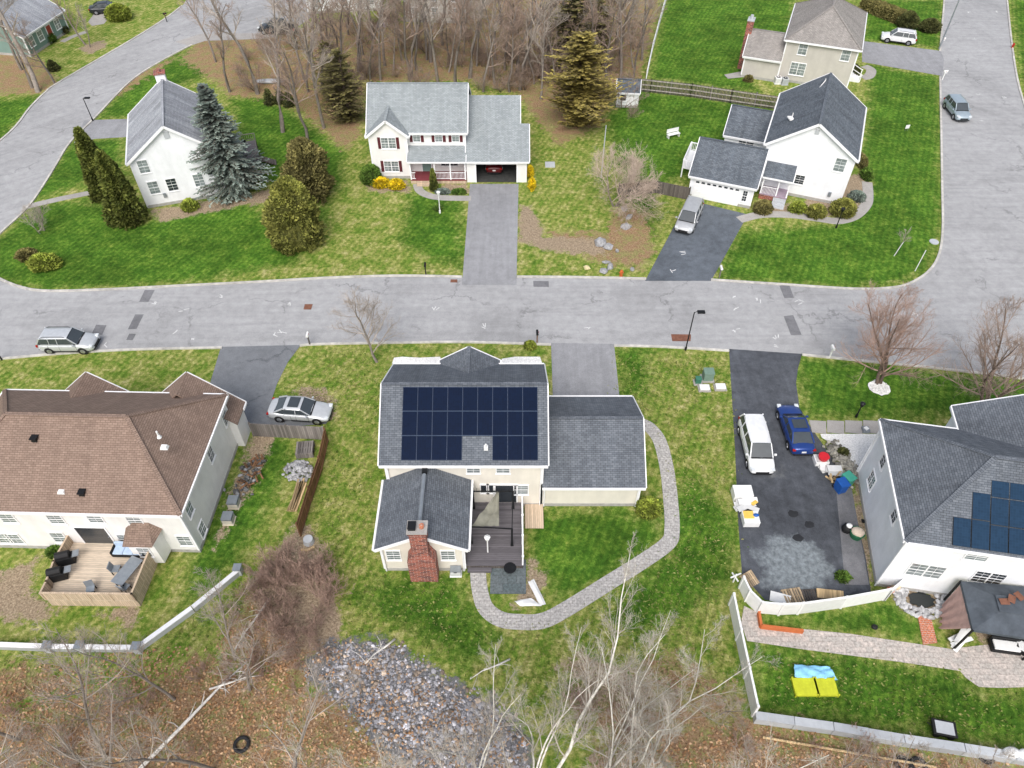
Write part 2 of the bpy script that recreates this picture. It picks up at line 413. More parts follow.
xs = np.concatenate([-np.geomspace(4000, 100, 14), np.arange(-92, 92.01, .42), np.geomspace(100, 4000, 14)])
ys = np.concatenate([-np.geomspace(4000, 8, 14), np.arange(0, 142, .42), np.geomspace(145, 5000, 16)])
XX, YY = np.meshgrid(xs, ys)
def mask(polys, soft=.8):
    m = np.zeros(XX.shape)
    for p in polys:
        m = np.maximum(m, np.clip(dist_poly(XX, YY, W(p)) / soft * .5 + .5, 0, 1))
    return m
LUSH = [
 [(-60, 245), (2, 236), (35, 205), (88, 200), (150, 222), (235, 190), (262, 215), (330, 205), (300, 262), (180, 284), (100, 288), (45, 289), (-20, 282)],
 [(62, 190), (28, 204), (70, 143), (125, 138), (118, 170)],
 [(95, 118), (130, 82), (172, 55), (200, 45), (225, 70), (150, 95), (128, 118)],
 [(230, 98), (270, 98), (345, 150), (340, 190), (250, 180), (240, 140)],
 [(0, 100), (40, 95), (25, 118), (-30, 170), (-40, 100)],
 [(605, 118), (628, 88), (770, 108), (700, 170), (660, 185), (650, 262), (640, 230), (615, 160)],
 [(650, 78), (664, 5), (690, -40), (800, -40), (790, 30), (745, 75), (760, 92)],
 [(868, 64), (940, 78), (941, 230), (928, 268), (905, 284), (850, 288), (716, 280), (735, 232), (830, 225), (868, 190), (862, 150), (868, 105)],
 [(864, 10), (880, 0), (943, 0), (940, 48), (862, 40)],
 [(1010, 0), (1060, 0), (1060, 100), (1022, 80)],
 [(190, 555), (250, 440), (290, 430), (290, 470), (262, 520), (240, 556), (215, 590), (190, 600)],
 [(800, 357), (880, 363), (1024, 380), (1060, 400), (1000, 412), (880, 418), (812, 416), (798, 385)],
 [(760, 612), (890, 602), (915, 612), (925, 640), (800, 628)],
 [(748, 642), (960, 672), (985, 690), (1060, 690), (1060, 752), (760, 712)],
 [(530, 515), (600, 508), (640, 515), (655, 500), (662, 540), (600, 585), (560, 600), (530, 560)],
 [(660, 520), (690, 470), (735, 520), (732, 580), (640, 640), (610, 620), (620, 590), (672, 552)],
 [(460, 170), (463, 270), (400, 245), (410, 190), (455, 200)],
 [(370, 580), (460, 577), (470, 605), (500, 640), (470, 665), (400, 625), (360, 600)],
 [(616, 348), (650, 350), (648, 395), (622, 395)],
]
LITTER = [
 [(208, 30), (260, 40), (330, 20), (420, 24), (470, -60), (670, -60), (655, 20), (640, 76), (610, 90), (600, 125), (560, 145), (530, 110), (520, 95), (470, 80), (365, 82), (360, 135), (345, 150), (290, 100), (230, 92), (195, 68), (180, 60)],
 [(-60, 60), (0, 50), (40, 60), (60, 82), (45, 92), (-10, 96), (-60, 100)],
 [(250, 590), (290, 560), (330, 620), (350, 660), (300, 690), (215, 650)],
 [(-200, 725), (0, 715), (60, 700), (150, 690), (200, 655), (300, 690), (380, 700), (460, 740), (520, 1200), (-300, 1200)],
 [(590, 700), (640, 662), (680, 655), (740, 700), (745, 730), (600, 760)],
 [(-100, 662), (40, 664), (90, 690), (20, 700), (-100, 700)],
 [(560, 800), (640, 740), (740, 712), (760, 722), (1060, 772), (1060, 1200), (500, 1200)],
 [(210, 70), (300, 60), (330, 90), (300, 100), (228, 96)],
 [(100, 92), (180, 55), (120, 95)],
 [(548, 232), (606, 232), (618, 208), (646, 212), (654, 250), (640, 268), (600, 262), (560, 245)],
]
DIRT = [
 [(300, 388), (325, 390), (334, 402), (332, 420), (318, 424), (296, 400)],
 [(300, 520), (320, 540), (335, 590), (345, 640), (290, 660), (250, 610), (255, 575), (280, 545)],
 [(0, 575), (35, 560), (30, 590), (60, 612), (40, 622), (-60, 612)], [(90, 612), (140, 606), (132, 626)],
 [(255, 432), (275, 432), (262, 465), (243, 500), (225, 530), (215, 548), (228, 500)],
 [(152, 210), (215, 200), (290, 186), (300, 196), (230, 208), (160, 222)],
 [(365, 182), (407, 180), (412, 192), (370, 192)], [(440, 184), (468, 184), (468, 194), (445, 194)],
 [(520, 206), (532, 208), (545, 236), (606, 240), (606, 256), (545, 250), (518, 240)],
 [(78, 48), (104, 40), (106, 48), (88, 54)],
 [(833, 180), (864, 172), (868, 200), (850, 218), (790, 212), (755, 212), (758, 205), (800, 204)],
 [(900, 585), (945, 590), (945, 620), (905, 612)], [(965, 580), (1060, 590), (1060, 650), (975, 640)],
 [(645, 680), (580, 650), (560, 670), (600, 700), (660, 705)],
 [(530, 560), (545, 575), (540, 605), (515, 604), (526, 580)],
 [(852, 470), (866, 480), (872, 588), (858, 585)],
]
ROCKY = [[(300, 668), (330, 640), (385, 640), (440, 672), (500, 706), (530, 740), (545, 800), (480, 830), (400, 770), (350, 712)]]
mk = [mask(LUSH, 1.6), mask(LITTER, 2.2), mask(DIRT, 1.2), mask(ROCKY, 1.4)]
ZZ = np.zeros(XX.shape)
g_me = bpy.data.meshes.new('ground'); nx, ny = len(xs), len(ys)
rs = np.random.RandomState(3)
ZZ += -(mk[1] * .0)
idx = np.arange(nx * ny).reshape(ny, nx)
fc = np.stack([idx[:-1, :-1], idx[:-1, 1:], idx[1:, 1:], idx[1:, :-1]], -1).reshape(-1, 4)
g_me.vertices.add(nx * ny); g_me.vertices.foreach_set('co', np.stack([XX, YY, ZZ], -1).astype('f4').ravel())
g_me.loops.add(fc.size); g_me.loops.foreach_set('vertex_index', fc.astype('i4').ravel())
g_me.polygons.add(len(fc)); g_me.polygons.foreach_set('loop_start', np.arange(0, fc.size, 4, dtype='i4'))
try: g_me.polygons.foreach_set('loop_total', np.full(len(fc), 4, dtype='i4'))
except Exception: pass
g_me.update(calc_edges=True); g_me.validate()
at = g_me.color_attributes.new('zones', 'FLOAT_COLOR', 'POINT')
at.data.foreach_set('color', np.stack(mk, -1).astype('f4').ravel())

def ground_mat():
    m = NM('ground cover'); o = m.coord('Object')
    at = m.n('ShaderNodeAttribute'); at.attribute_name = 'zones'
    sp = m.n('ShaderNodeSeparateColor'); m.t.links.new(at.outputs['Color'], sp.inputs[0])
    edge = m.noise(1.1, o, 6, .7); fine = m.noise(7, o, 4, .75); vf = m.noise(26, o, 3, .8); n3 = m.noise(2.6, o, 7, .82); big = m.noise(.22, o, 4, .6); mid = m.noise(.75, o, 6, .72)
    e2 = m.math('MULTIPLY', m.math('SUBTRACT', m.math('ADD', m.math('MULTIPLY', edge, .7), m.math('MULTIPLY', fine, .3)), .5), 1.9)
    def zone(ch, a=.42, b=.58): return m.ramp(m.math('ADD', ch, e2), [(a, 0), (b, 1)])
    # dry, patchy spring lawn
    dry = m.ramp(m.math('ADD', m.math('MULTIPLY', mid, .5), m.math('MULTIPLY', n3, .5)),
                 [(.36, (.075, .170, .018)), (.455, (.145, .24, .032)), (.53, (.30, .32, .085)), (.63, (.54, .48, .24))])
    lush = m.ramp(m.math('ADD', m.math('MULTIPLY', mid, .45), m.math('MULTIPLY', n3, .55)),
                  [(.36, (.032, .088, .010)), (.48, (.062, .150, .016)), (.57, (.13, .23, .028)), (.66, (.34, .37, .085))])
    lush = m.mix(1, lush, m.ramp(big, [(.35, .78), (.65, 1.25)]), 'MULTIPLY')
    grass = m.mix(zone(sp.outputs[0], .3, .75), dry, lush)
    wv = m.n('ShaderNodeTexWave'); wv.inputs['Scale'].default_value = .55; wv.inputs['Distortion'].default_value = 1.2; wv.inputs['Detail'].default_value = 2; m.t.links.new(m.mapping(o, rot=(0, 0, R(24))), wv.inputs['Vector'])
    grass = m.mix(1, grass, m.ramp(wv.outputs['Fac'], [(.2, .90), (.8, 1.10)]), 'MULTIPLY')
    litter = m.ramp(m.math('ADD', m.math('MULTIPLY', fine, .55), m.math('MULTIPLY', vf, .45)),
                    [(.3, (.10, .065, .042)), (.44, (.26, .155, .085)), (.54, (.40, .26, .155)), (.68, (.54, .45, .34))])
    lgrass = m.ramp(m.math('ADD', m.math('MULTIPLY', mid, .6), m.math('MULTIPLY', n3, .4)), [(.47, 0), (.56, .85)])
    litter = m.mix(lgrass, litter, m.ramp(fine, [(.3, (.12, .16, .03)), (.7, (.42, .38, .17))]))
    dirt = m.ramp(fine, [(.3, (.16, .115, .075)), (.5, (.36, .275, .19)), (.7, (.60, .50, .36))])
    rocky = m.ramp(vf, [(.3, (.09, .09, .085)), (.7, (.30, .30, .31))])
    c = m.mix(zone(sp.outputs[1]), grass, litter)
    c = m.mix(zone(sp.outputs[2]), c, dirt)
    c = m.mix(zone(at.outputs['Alpha']), c, rocky)
    c = m.mix(1, c, m.ramp(vf, [(.25, .5), (.5, 1.0), (.75, 1.6)]), 'MULTIPLY')
    c = m.mix(1, c, m.ramp(n3, [(.3, .72), (.5, 1.02), (.7, 1.3)]), 'MULTIPLY')
    m.bump(m.math('ADD', fine, vf), .9, .09)
    return m.done(c, .95, 0, .1)
M['ground'] = ground_mat(); g_me.materials.append(M['ground'])
ground = bpy.data.objects.new('ground', g_me); C.objects.link(ground); tag(ground, kind='structure')

# ------------------------------------------------------------------ sheets: roads, drives, paths
def catmull(pts, k=6):
    out = []; n = len(pts); pts = [Vector(p) for p in pts]
    for i in range(n - 1):
        p0, p1, p2, p3 = pts[max(i - 1, 0)], pts[i], pts[i + 1], pts[min(i + 2, n - 1)]
        for j in range(k):
            t = j / k
            out.append(.5 * ((2 * p1) + (p2 - p0) * t + (2 * p0 - 5 * p1 + 4 * p2 - p3) * t * t + (3 * p1 - p0 - 3 * p2 + p3) * t ** 3))
    out.append(pts[-1]); return out
def sheet(name, px, mat, z, world=False, label=None, cat=None, thick=.0):
    pts = [Vector((*p[:2], 0)) for p in (px if world else W(px))]
    b = MB()
    if thick: b.prism(pts, z - thick, z)
    else:
        for t in tessellate_polygon([pts]):
            a = [pts[i] for i in t]; cr = (a[1] - a[0]).cross(a[2] - a[0]).z
            b.poly([(p.x, p.y, z) for p in (a if cr > 0 else reversed(a))])
    o = b.build(name, mat); tag(o, label, cat, kind=None if label else 'structure'); return o
def strip(pts, wd):
    L, Rr = [], []
    for i, p in enumerate(pts):
        d = (pts[min(i + 1, len(pts) - 1)] - pts[max(i - 1, 0)]).normalized(); s_ = Vector((-d.y, d.x, 0)) * wd / 2
        L.append(p + s_); Rr.append(p - s_)
    return L, Rr
KW = .22
def kerb(px, z1=.11, k=6, wd=KW):
    pts = catmull([Vector((*p, 0)) for p in W(px)], k); L, Rr = strip(pts, wd); b = MB()
    for i in range(len(pts) - 1):
        a, bb, c, d = L[i], L[i + 1], Rr[i + 1], Rr[i]
        up = Vector((0, 0, z1))
        b.add([a + up, bb + up, c + up, d + up, a, bb, c, d], [(3, 2, 1, 0), (0, 1, 5, 4), (7, 6, 2, 3)], 1 + rnd.uniform(-.12, .1))
    for e, f_ in ((0, 1), (-1, 0)):
        a, d = L[e], Rr[e]; b.poly([a, d, d + Vector((0, 0, z1)), a + Vector((0, 0, z1))])
    return tag(b.build('kerb', M['kerb']), kind='structure')

N_EDGE = [(-40, 255), (-14, 270), (0, 279), (20, 287), (45, 291), (100, 290), (180, 286), (260, 282), (330, 278), (400, 276), (462, 277)]
N2 = [(517, 277), (580, 277.5), (646, 279)]
N3 = [(711, 280), (780, 284.5), (853, 289), (891, 288), (911, 283), (929, 271), (939, 254), (942.5, 228), (942, 190), (941, 130), (940, 77)]
N4 = [(940, 51), (942, 25), (944, 0), (945, -40)]
S1 = [(-80, 364), (0, 359), (60, 354), (130, 350), (222, 348)]
S2 = [(300, 346), (320, 344.5), (400, 343), (470, 342.5), (551, 345)]
S3 = [(614, 346), (660, 347), (729, 351)]
S4 = [(802, 355), (860, 361), (940, 369), (1024, 379), (1110, 392)]
E1 = [(1003, -40), (1007, 0), (1011, 38), (1016, 73), (1023, 101), (1040, 150), (1075, 240), (1130, 330)]
for e in (N_EDGE[1:], N2, N3, N4, S1, S2, S3, S4, E1): kerb(e)
def cm(px): return [tuple(p[:2]) for p in catmull([Vector((*p, 0)) for p in W(px)], 6)]
road_poly = cm(N_EDGE) + cm(N2) + cm(N3) + cm(N4) + cm(E1)[::1]
road_poly += cm(list(reversed(S4))) + cm(list(reversed(S3))) + cm(list(reversed(S2))) + cm(list(reversed(S1)))
sheet('road', road_poly, M['road'], .006, world=True)
LW = [(-120, 225), (0, 141), (30, 108), (45, 93), (60, 82), (130, 41), (165, 19), (182, 6), (200, -15), (260, -50)]
LE = [(-60, 262), (-8, 242), (2, 232), (30, 205), (52, 172), (70, 143), (95, 118), (130, 82), (160, 62), (192, 45)]
LE2 = [(208, 38), (290, 30), (345, -12)]
kerb(LW[:-2]); kerb(LE[1:])
sheet('road', cm(LW) + [tuple(P(420, -60)[:2])] + cm(list(reversed(LE2))) + cm(list(reversed(LE))) , M['road_left'], .010, world=True)
# the tip of lawn between the two roads
# driveways
sheet('driveway', [(470, 184), (518.5, 184), (516.5, 285), (462, 285)], M['drive_grey'], .016)
sheet('driveway', [(688, 200), (748, 214.5), (711, 281), (645, 281)], M['drive_blue'], .016)
sheet('driveway', [(862, 41), (941, 51), (944, 60), (942, 76), (862, 62)], M['drive_grey'], .016)
sheet('driveway', [(84, 121), (95, 120), (128, 119), (128, 137), (95, 139), (74, 143)], M['drive_grey'], .016)
sheet('driveway', [(221, 347), (301, 345), (288, 362), (277, 384), (272, 399), (290, 404), (330, 406), (332, 416), (326, 424), (250, 430), (205, 400)], M['drive_mid'], .016)
sheet('driveway', [(551, 343), (614, 344), (620, 402), (553, 402)], M['drive_grey'], .016)
sheet('driveway', [(729, 349), (802, 354), (798, 368), (796, 383), (800, 412), (814, 432), (835, 462), (853, 500), (866, 560), (871, 592), (845, 596), (790, 603), (765, 600), (742, 575), (738, 520), (735, 450)], M['drive_dark'], .016)
# pale patch of worn asphalt at the end of the drive, patio square
sheet('asphalt_strip', [(835, 478), (851, 485), (869, 585), (845, 585)], M['patch'], .021)
# paths
def path(name, px, wd, mat, z=.03):
    pts = catmull([Vector((*p, 0)) for p in W(px)], 6); L, Rr = strip(pts, wd); b = MB()
    lo = []
    for i in range(len(pts) - 1):
        q = [Rr[i], Rr[i + 1], L[i + 1], L[i]]
        b.poly([(p.x, p.y, z) for p in q]); b.poly([(p.x, p.y, z - .05) for p in reversed(q)])
        b.poly([(q[0].x, q[0].y, z - .05), (q[1].x, q[1].y, z - .05), (q[1].x, q[1].y, z), (q[0].x, q[0].y, z)])
        b.poly([(q[2].x, q[2].y, z - .05), (q[3].x, q[3].y, z - .05), (q[3].x, q[3].y, z), (q[2].x, q[2].y, z)])
    return tag(b.build(name, mat), kind='structure')
path('garden_path', [(478, 566), (479, 585), (485, 607), (500, 619), (520, 622), (542, 621), (565, 610), (610, 582), (645, 560), (668, 543), (672, 530), (671, 505), (667, 470), (660, 442), (650, 428), (640, 423)], 1.05, M['walk_grey'])
path('front_path', [(417, 184), (420, 191), (430, 196), (445, 198), (471, 198.5)], .95, M['concrete'])
path('front_path', [(739, 220), (760, 215), (790, 215), (820, 219), (838, 221), (855, 216), (866, 205), (868, 195), (867, 182)], 1.1, M['concrete'])
path('side_path', [(22, 208), (60, 199), (100, 191)], .9, M['concrete'])
path('front_path', [(864, 66), (871, 70), (869, 76), (862, 78)], 1.3, M['concrete'])
sheet('front_path', [(175, 42), (200, 34), (270, 33), (278, 37), (262, 39), (205, 41), (190, 46)], M['concrete'], .018)
sheet('front_path', [(88, 22), (97, 10), (112, 14), (104, 24), (92, 26)], M['concrete'], .018)
path('front_path', [(62, 42), (72, 37), (86, 32)], .9, M['concrete'])
sheet('side_patio', [(724, 75), (745, 71), (747, 77), (728, 79)], M['concrete'], .05)
sheet('garden_path', [(741, 623), (744, 606), (756, 612), (762, 625), (850, 634), (950, 649), (985, 645), (1060, 648), (1060, 686), (1000, 688), (979, 687), (966, 678), (960, 671), (900, 662), (800, 649), (747, 641)], M['paver'], .03, thick=.05)
sheet('brick_path', [(917, 614), (930, 615), (937, 643), (923, 645)], M['brick_orange'], .06, thick=.06)
sheet('white_gravel', [(820, 434), (884, 434), (884, 452), (862, 476), (846, 460), (836, 446), (822, 438)], M['whitestone'], .02)
sheet('white_gravel', [(392, 364), (394, 358), (402, 357), (420, 358), (440, 357), (444, 366)], M['whitestone'], .04)
sheet('white_gravel', [(498, 366), (502, 359), (515, 357), (540, 357), (543, 366)], M['whitestone'], .04)
for i in range(4):
    x = 809 + i * 18
    sheet('path_slab', [(x, 420.5), (x + 17, 421.5), (x + 17.2, 434), (x + 3 * (i == 0), 432.5)], M['concrete'], .05, thick=.06)
# paver square under the fire pit
sheet('patio_square', [(491, 559), (526, 560), (526, 594), (490, 594)], M['slate_pave'], .05, thick=.05)
# road patches, inlets, paint marks
for (u, v, a, b_, mt) in ((147, 296, 1.0, 1.9, 'patch'), (136, 322, .8, 2.2, 'patch'), (99, 330, 1.0, 1.4, 'patch'), (131, 337, .6, .8, 'patch'), (787, 292, 1.0, 1.9, 'patch'), (792, 325, 1.0, 2.6, 'patch'),
                          (541, 284, 1.6, .9, 'patch'), (681, 338, 1.8, .9, 'rust'), (308, 307, .8, .8, 'rust'), (454, 281, .7, .5, 'rust')):
    c = P(u, v); n = 14
    pts = [(c.x + a / 2 * (1 if (k // 2) in (0, 3) else -1) * rnd.uniform(.85, 1.05), c.y + b_ / 2 * (1 if k < 4 else -1) * rnd.uniform(.85, 1.05)) for k in (0, 2, 4, 6)]
    sheet('road_patch', pts, M[mt], .019, world=True)
for (u, v, s_) in ((154, 303, 1), (184, 310, 1.2), (178, 331, 1), (192, 338, 1.1), (221, 296, .8), (288, 303, 1), (277, 334, 1.3), (282, 331, 1.2), (436, 307, 1.3), (484, 327, 1.2), (106, 345, 1), (682, 253, 1.3), (673, 271, 1.4),
                    (735, 308, 1.2), (736, 330, 1), (758, 300, 1.1), (799, 302, 1.3), (776, 337, 1), (775, 346, .8), (975, 39, 1.3), (968, 12, 1.2), (998, 12, 1.4), (978, 94, 1), (982, 120, 1), (1003, 97, 1.2), (735, 298, 1), (588, 328, .8), (916, 315, 1)):
    b = MB(); c = P(u, v); a0 = rnd.uniform(0, 3)
    for q in range(rnd.choice((2, 3))):
        a = a0 + rnd.uniform(-1, 1.2); l = s_ * rnd.uniform(.25, .5); o_ = Vector((rnd.uniform(-.25, .25), rnd.uniform(-.25, .25), 0))
        d = Vector((math.cos(a), math.sin(a), 0)) * l / 2; n_ = Vector((-d.y, d.x, 0)).normalized() * .04
        zz = .0215 + .0015 * q
        b.poly([(p.x, p.y, zz) for p in (c + o_ - d - n_, c + o_ + d - n_, c + o_ + d + n_, c + o_ - d + n_)])
    tag(b.build('paint_mark', M['paint']), kind='structure')
# ------------------------------------------------------------------ houses
class House:
    def __init__(s, name, label, cat, loc, rz, wall, roof, trim='trim'):
        s.root = thing(name, label, cat, (loc[0], loc[1], 0), R(rz)); s.loc = Vector((loc[0], loc[1], 0)); s.rz = R(rz)
        s.wall, s.roofm, s.trim = M[wall], M[roof], M[trim]
        s.W = MB(); s.Fo = MB(); s.T = MB(); s.M = Matrix.Rotation(-s.rz, 3, 'Z')
    def l(s, u, v, z=0):                     # sight line at height z, in house coordinates
        p = s.M @ (P(u, v, z) - s.loc); p.z = z; return p
    def wp(s, face, c, u, v):                # sight line on a wall plane -> (along, z)
        o = s.M @ (Vector((0, 0, HC)) - s.loc); o.z = HC; d = s.M @ ray(u, v)
        k = 1 if face in 'NS' else 0
        t = (c - o[k]) / d[k]; p = o + d * t
        return (p.x if k else p.y), p.z
    def gable(s, x0, x1, y0, y1, ze, zr, axis='x', walls=True, zb=0.0, ov=.28, roof=True, name='roof', mat=None, ends=(1, 1), rx=None, t=.13):
        """ridge along axis; walls x0..x1, y0..y1; zr: ridge height; ends: overhang at each end"""
        if axis == 'y': A = lambda a, b, z: (b, a, z); a0, a1, b0, b1 = y0, y1, x0, x1
        else: A = lambda a, b, z: (a, b, z); a0, a1, b0, b1 = x0, x1, y0, y1
        bm = (b0 + b1) / 2 if rx is None else rx
        k0 = (zr - ze) / (bm - b0); k1 = (zr - ze) / (b1 - bm)
        if walls:
            s.W.poly([A(a0, b0, zb), A(a1, b0, zb), A(a1, b0, ze), A(a0, b0, ze)] if axis == 'x' else [A(a1, b0, zb), A(a0, b0, zb), A(a0, b0, ze), A(a1, b0, ze)])
            s.W.poly([A(a1, b1, zb), A(a0, b1, zb), A(a0, b1, ze), A(a1, b1, ze)] if axis == 'x' else [A(a0, b1, zb), A(a1, b1, zb), A(a1, b1, ze), A(a0, b1, ze)])
            for a, fl in ((a0, 0), (a1, 1)):
                pts = [A(a, b1, zb), A(a, b0, zb), A(a, b0, ze), A(a, bm, zr - .02), A(a, b1, ze)]
                if fl: pts.reverse()
                if axis == 'y': pts.reverse()
                s.W.poly(pts)
            f = .03
            s.Fo.box2(*( (a0 - f, a1 + f, b0 - f, b1 + f) if axis == 'x' else (b0 - f, b1 + f, a0 - f, a1 + f)), 0, .32)
            for a in (a0, a1):
                for bb in (b0, b1):
                    p = A(a, bb, 0); s.T.box((p[0], p[1], (ze + .32) / 2), (.15, .15, ze - .34))
        if roof:
            ra0, ra1 = a0 - (ov if ends[0] else 0), a1 + (ov if ends[1] else 0)
            b = MB(); up = .10
            for sg, be, k in ((-1, b0, k0), (1, b1, k1)):
                eb = be + sg * ov; ez = ze - k * ov + up; rz_ = zr + up
                p = [A(ra0, eb, ez), A(ra1, eb, ez), A(ra1, bm, rz_), A(ra0, bm, rz_)]
                flip = (sg < 0) == (axis == 'x')
                top = p if flip else list(reversed(p))
                b.poly(top)
                low = [(q[0], q[1], q[2] - t) for q in top]; b.poly(list(reversed(low)))
                for i in range(4): b.poly([top[i], low[i], low[(i + 1) % 4], top[(i + 1) % 4]])
                # eave board and rake boards
                s.T.bar(A(ra0, eb, ez - .14), A(ra1, eb, ez - .14), .09, .2, off=A(0, sg * .05, 0))
                s.T.bar(A(ra0, eb, ez - .05), A(ra1, eb, ez - .05), .11, .1, off=A(0, sg * .09, 0))
                for a, on, so in ((ra0, ends[0], -1), (ra1, ends[1], 1)):
                    if on: s.T.bar(A(a, eb, ez - .10), A(a, bm, rz_ - .10), .07, .24, off=A(so * .04, 0, .0))
            b.bar(A(ra0, bm, zr + up + .012), A(ra1, bm, zr + up + .012), .26, .035)
            return b.build(name, M[mat] if mat else s.roofm, s.root)
    def hip(s, x0, x1, y0, y1, ze, zr, r0, r1, zb=0.0, ov=.3, name='roof', walls=True, t=.13, mat=None, gab=(0, 0)):
        """ridge along x from r0 to r1 (local)"""
        if walls:
            for a, c in (((x0, y0), (x1, y0)), ((x1, y0), (x1, y1)), ((x1, y1), (x0, y1)), ((x0, y1), (x0, y0))):
                s.W.poly([(*a, zb), (*c, zb), (*c, ze), (*a, ze)])
            s.Fo.box2(x0 - .03, x1 + .03, y0 - .03, y1 + .03, 0, .32)
            for a in (x0, x1):
                for bb in (y0, y1): s.T.box((a, bb, (ze + .32) / 2), (.15, .15, ze - .34))
        X0, X1, Y0, Y1 = x0 - ov, x1 + ov, y0 - ov, y1 + ov; ez = ze - .06; ym = (y0 + y1) / 2; b = MB(); rz_ = zr + .1
        c = [(X0, Y0, ez), (X1, Y0, ez), (X1, Y1, ez), (X0, Y1, ez)]; e = [(r0, ym, rz_), (r1, ym, rz_)]
        for f in ([c[0], c[1], e[1], e[0]], [c[1], c[2], e[1]], [c[2], c[3], e[0], e[1]], [c[3], c[0], e[0]]): b.poly(f)
        b.poly([(q[0], q[1], q[2] - t) for q in reversed(c)])
        for i in range(4):
            p, q = c[i], c[(i + 1) % 4]; b.poly([(p[0], p[1], p[2] - t), (q[0], q[1], q[2] - t), q, p])
            d = Vector((p[1] - q[1], q[0] - p[0], 0)).normalized() * -.06
            s.T.bar((p[0], p[1], ez - .1), (q[0], q[1], ez - .1), .1, .2, off=d)
        for p, q in ((c[0], e[0]), (c[3], e[0]), (c[1], e[1]), (c[2], e[1]), (e[0], e[1])):
            b.bar(p, q, .28, .05, off=(0, 0, .012))
        return b.build(name, M[mat] if mat else s.roofm, s.root)
    def slab(s, pts, mat=None, name='roof', t=.14, trim=True, skip=()):
        """roof slab from its top corners (counter clockwise)"""
        b = MB(); b.poly(pts); low = [(p[0], p[1], p[2] - t) for p in pts]; b.poly(list(reversed(low))); n = len(pts)
        for i in range(n): b.poly([pts[i], low[i], low[(i + 1) % n], pts[(i + 1) % n]])
        if trim:
            c = sum((Vector(p) for p in pts), Vector()) / n
            for i in range(n):
                if i in (skip if hasattr(skip, '__len__') else (skip,)): continue
                p, q = Vector(pts[i]), Vector(pts[(i + 1) % n]); m_ = (p + q) / 2 - c
                d = Vector((p.y - q.y, q.x - p.x, 0)).normalized() * .045
                if d.dot(m_) < 0: d = -d
                s.T.bar(p - Vector((0, 0, .1)), q - Vector((0, 0, .1)), .07, .16, off=d)
        return b.build(name, M[mat] if mat else s.roofm, s.root)
    def frame(s, face, c, a, z):
        if face == 'S': o = Vector((a, c, z)); tx = Vector((1, 0, 0)); n = Vector((0, -1, 0))
        elif face == 'N': o = Vector((a, c, z)); tx = Vector((-1, 0, 0)); n = Vector((0, 1, 0))
        elif face == 'E': o = Vector((c, a, z)); tx = Vector((0, 1, 0)); n = Vector((1, 0, 0))
        else: o = Vector((c, a, z)); tx = Vector((0, -1, 0)); n = Vector((-1, 0, 0))
        return o, tx, n
    def rect(s, mb, fr, x0, x1, z0, z1, d0, d1, col=None):
        o, tx, n = fr; q = []
        for d in (d0, d1):
            for x, z in ((x0, z0), (x1, z0), (x1, z1), (x0, z1)): q.append(o + tx * x + Vector((0, 0, z)) + n * d)
        mb.add(q, [(3, 2, 1, 0), (4, 5, 6, 7), (0, 1, 5, 4), (1, 2, 6, 5), (2, 3, 7, 6), (3, 0, 4, 7)], col)
    def window(s, face, c, a, z, w=.9, h=1.3, cols=2, double=True, shut=None, grid=(2, 2), dark=False, name='window', px=None, label=None):
        if px: a, z = s.wp(face, c, *px)
        fr = s.frame(face, c, a, z); F_ = MB(); G = MB()
        t = .065
        for x0, x1, z0, z1 in ((-w / 2 - t, w / 2 + t, h / 2, h / 2 + t + .03), (-w / 2 - t, w / 2 + t, -h / 2 - t - .02, -h / 2), (-w / 2 - t, -w / 2, -h / 2, h / 2), (w / 2, w / 2 + t, -h / 2, h / 2)):
            s.rect(F_, fr, x0, x1, z0, z1, .0, .06)
        s.rect(F_, fr, -w / 2 - t - .03, w / 2 + t + .03, -h / 2 - t - .045, -h / 2 - t - .021, 0, .10)
        n = cols
        for i in range(1, n): s.rect(F_, fr, -w / 2 + w * i / n - .04, -w / 2 + w * i / n + .04, -h / 2, h / 2, .0, .055)
        if double: s.rect(F_, fr, -w / 2, w / 2, -.022, .022, .0, .05)
        if grid:
            gx, gz = grid
            for i in range(n):
                for j in range(1, gx):
                    xc = -w / 2 + w * (i + j / gx) / n; s.rect(F_, fr, xc - .008, xc + .008, -h / 2, h / 2, .0, .035)
            for j in range(1, gz * 2):
                if j != gz or not double:
                    zc = -h / 2 + h * j / (2 * gz); s.rect(F_, fr, -w / 2, w / 2, zc - .008, zc + .008, .0, .034)
        s.rect(G, fr, -w / 2, w / 2, -h / 2, h / 2, -.02, .022)
        f = F_.build(name, s.trim, s.root); tag(f, label)
        G.build('pane', M['glass_dark'] if dark else M['glass'], f)
        if shut:
            for sg in (-1, 1):
                b = MB(); x = sg * (w / 2 + t + .17); s.rect(b, fr, x - .155, x + .155, -h / 2 - .05, h / 2 + .05, .0, .045)
                for j in range(9): s.rect(b, fr, x - .11, x + .11, -h / 2 + h * (j + .2) / 9, -h / 2 + h * (j + .7) / 9, .045, .056)
                b.build('shutter', shut, s.root)
        return f
    def door(s, face, c, a, w=.95, h=2.05, z0=.15, mat=None, px=None, glass=False):
        if px: a, _ = s.wp(face, c, *px)
        fr = s.frame(face, c, a, z0); F_ = MB()
        for x0, x1, q0, q1 in ((-w / 2 - .1, -w / 2, 0, h + .1), (w / 2, w / 2 + .1, 0, h + .1), (-w / 2, w / 2, h, h + .1)): s.rect(F_, fr, x0, x1, q0, q1, 0, .06)
        F_.build('door_frame', s.trim, s.root)
        D = MB(); s.rect(D, fr, -w / 2, w / 2, 0, h, 0, .03)
        if not glass:
            for i in range(2):
                for j in range(3): s.rect(D, fr, -w / 2 + .1 + i * w / 2, -.06 + i * w / 2, .15 + j * .62, .62 + j * .62, .03, .04)
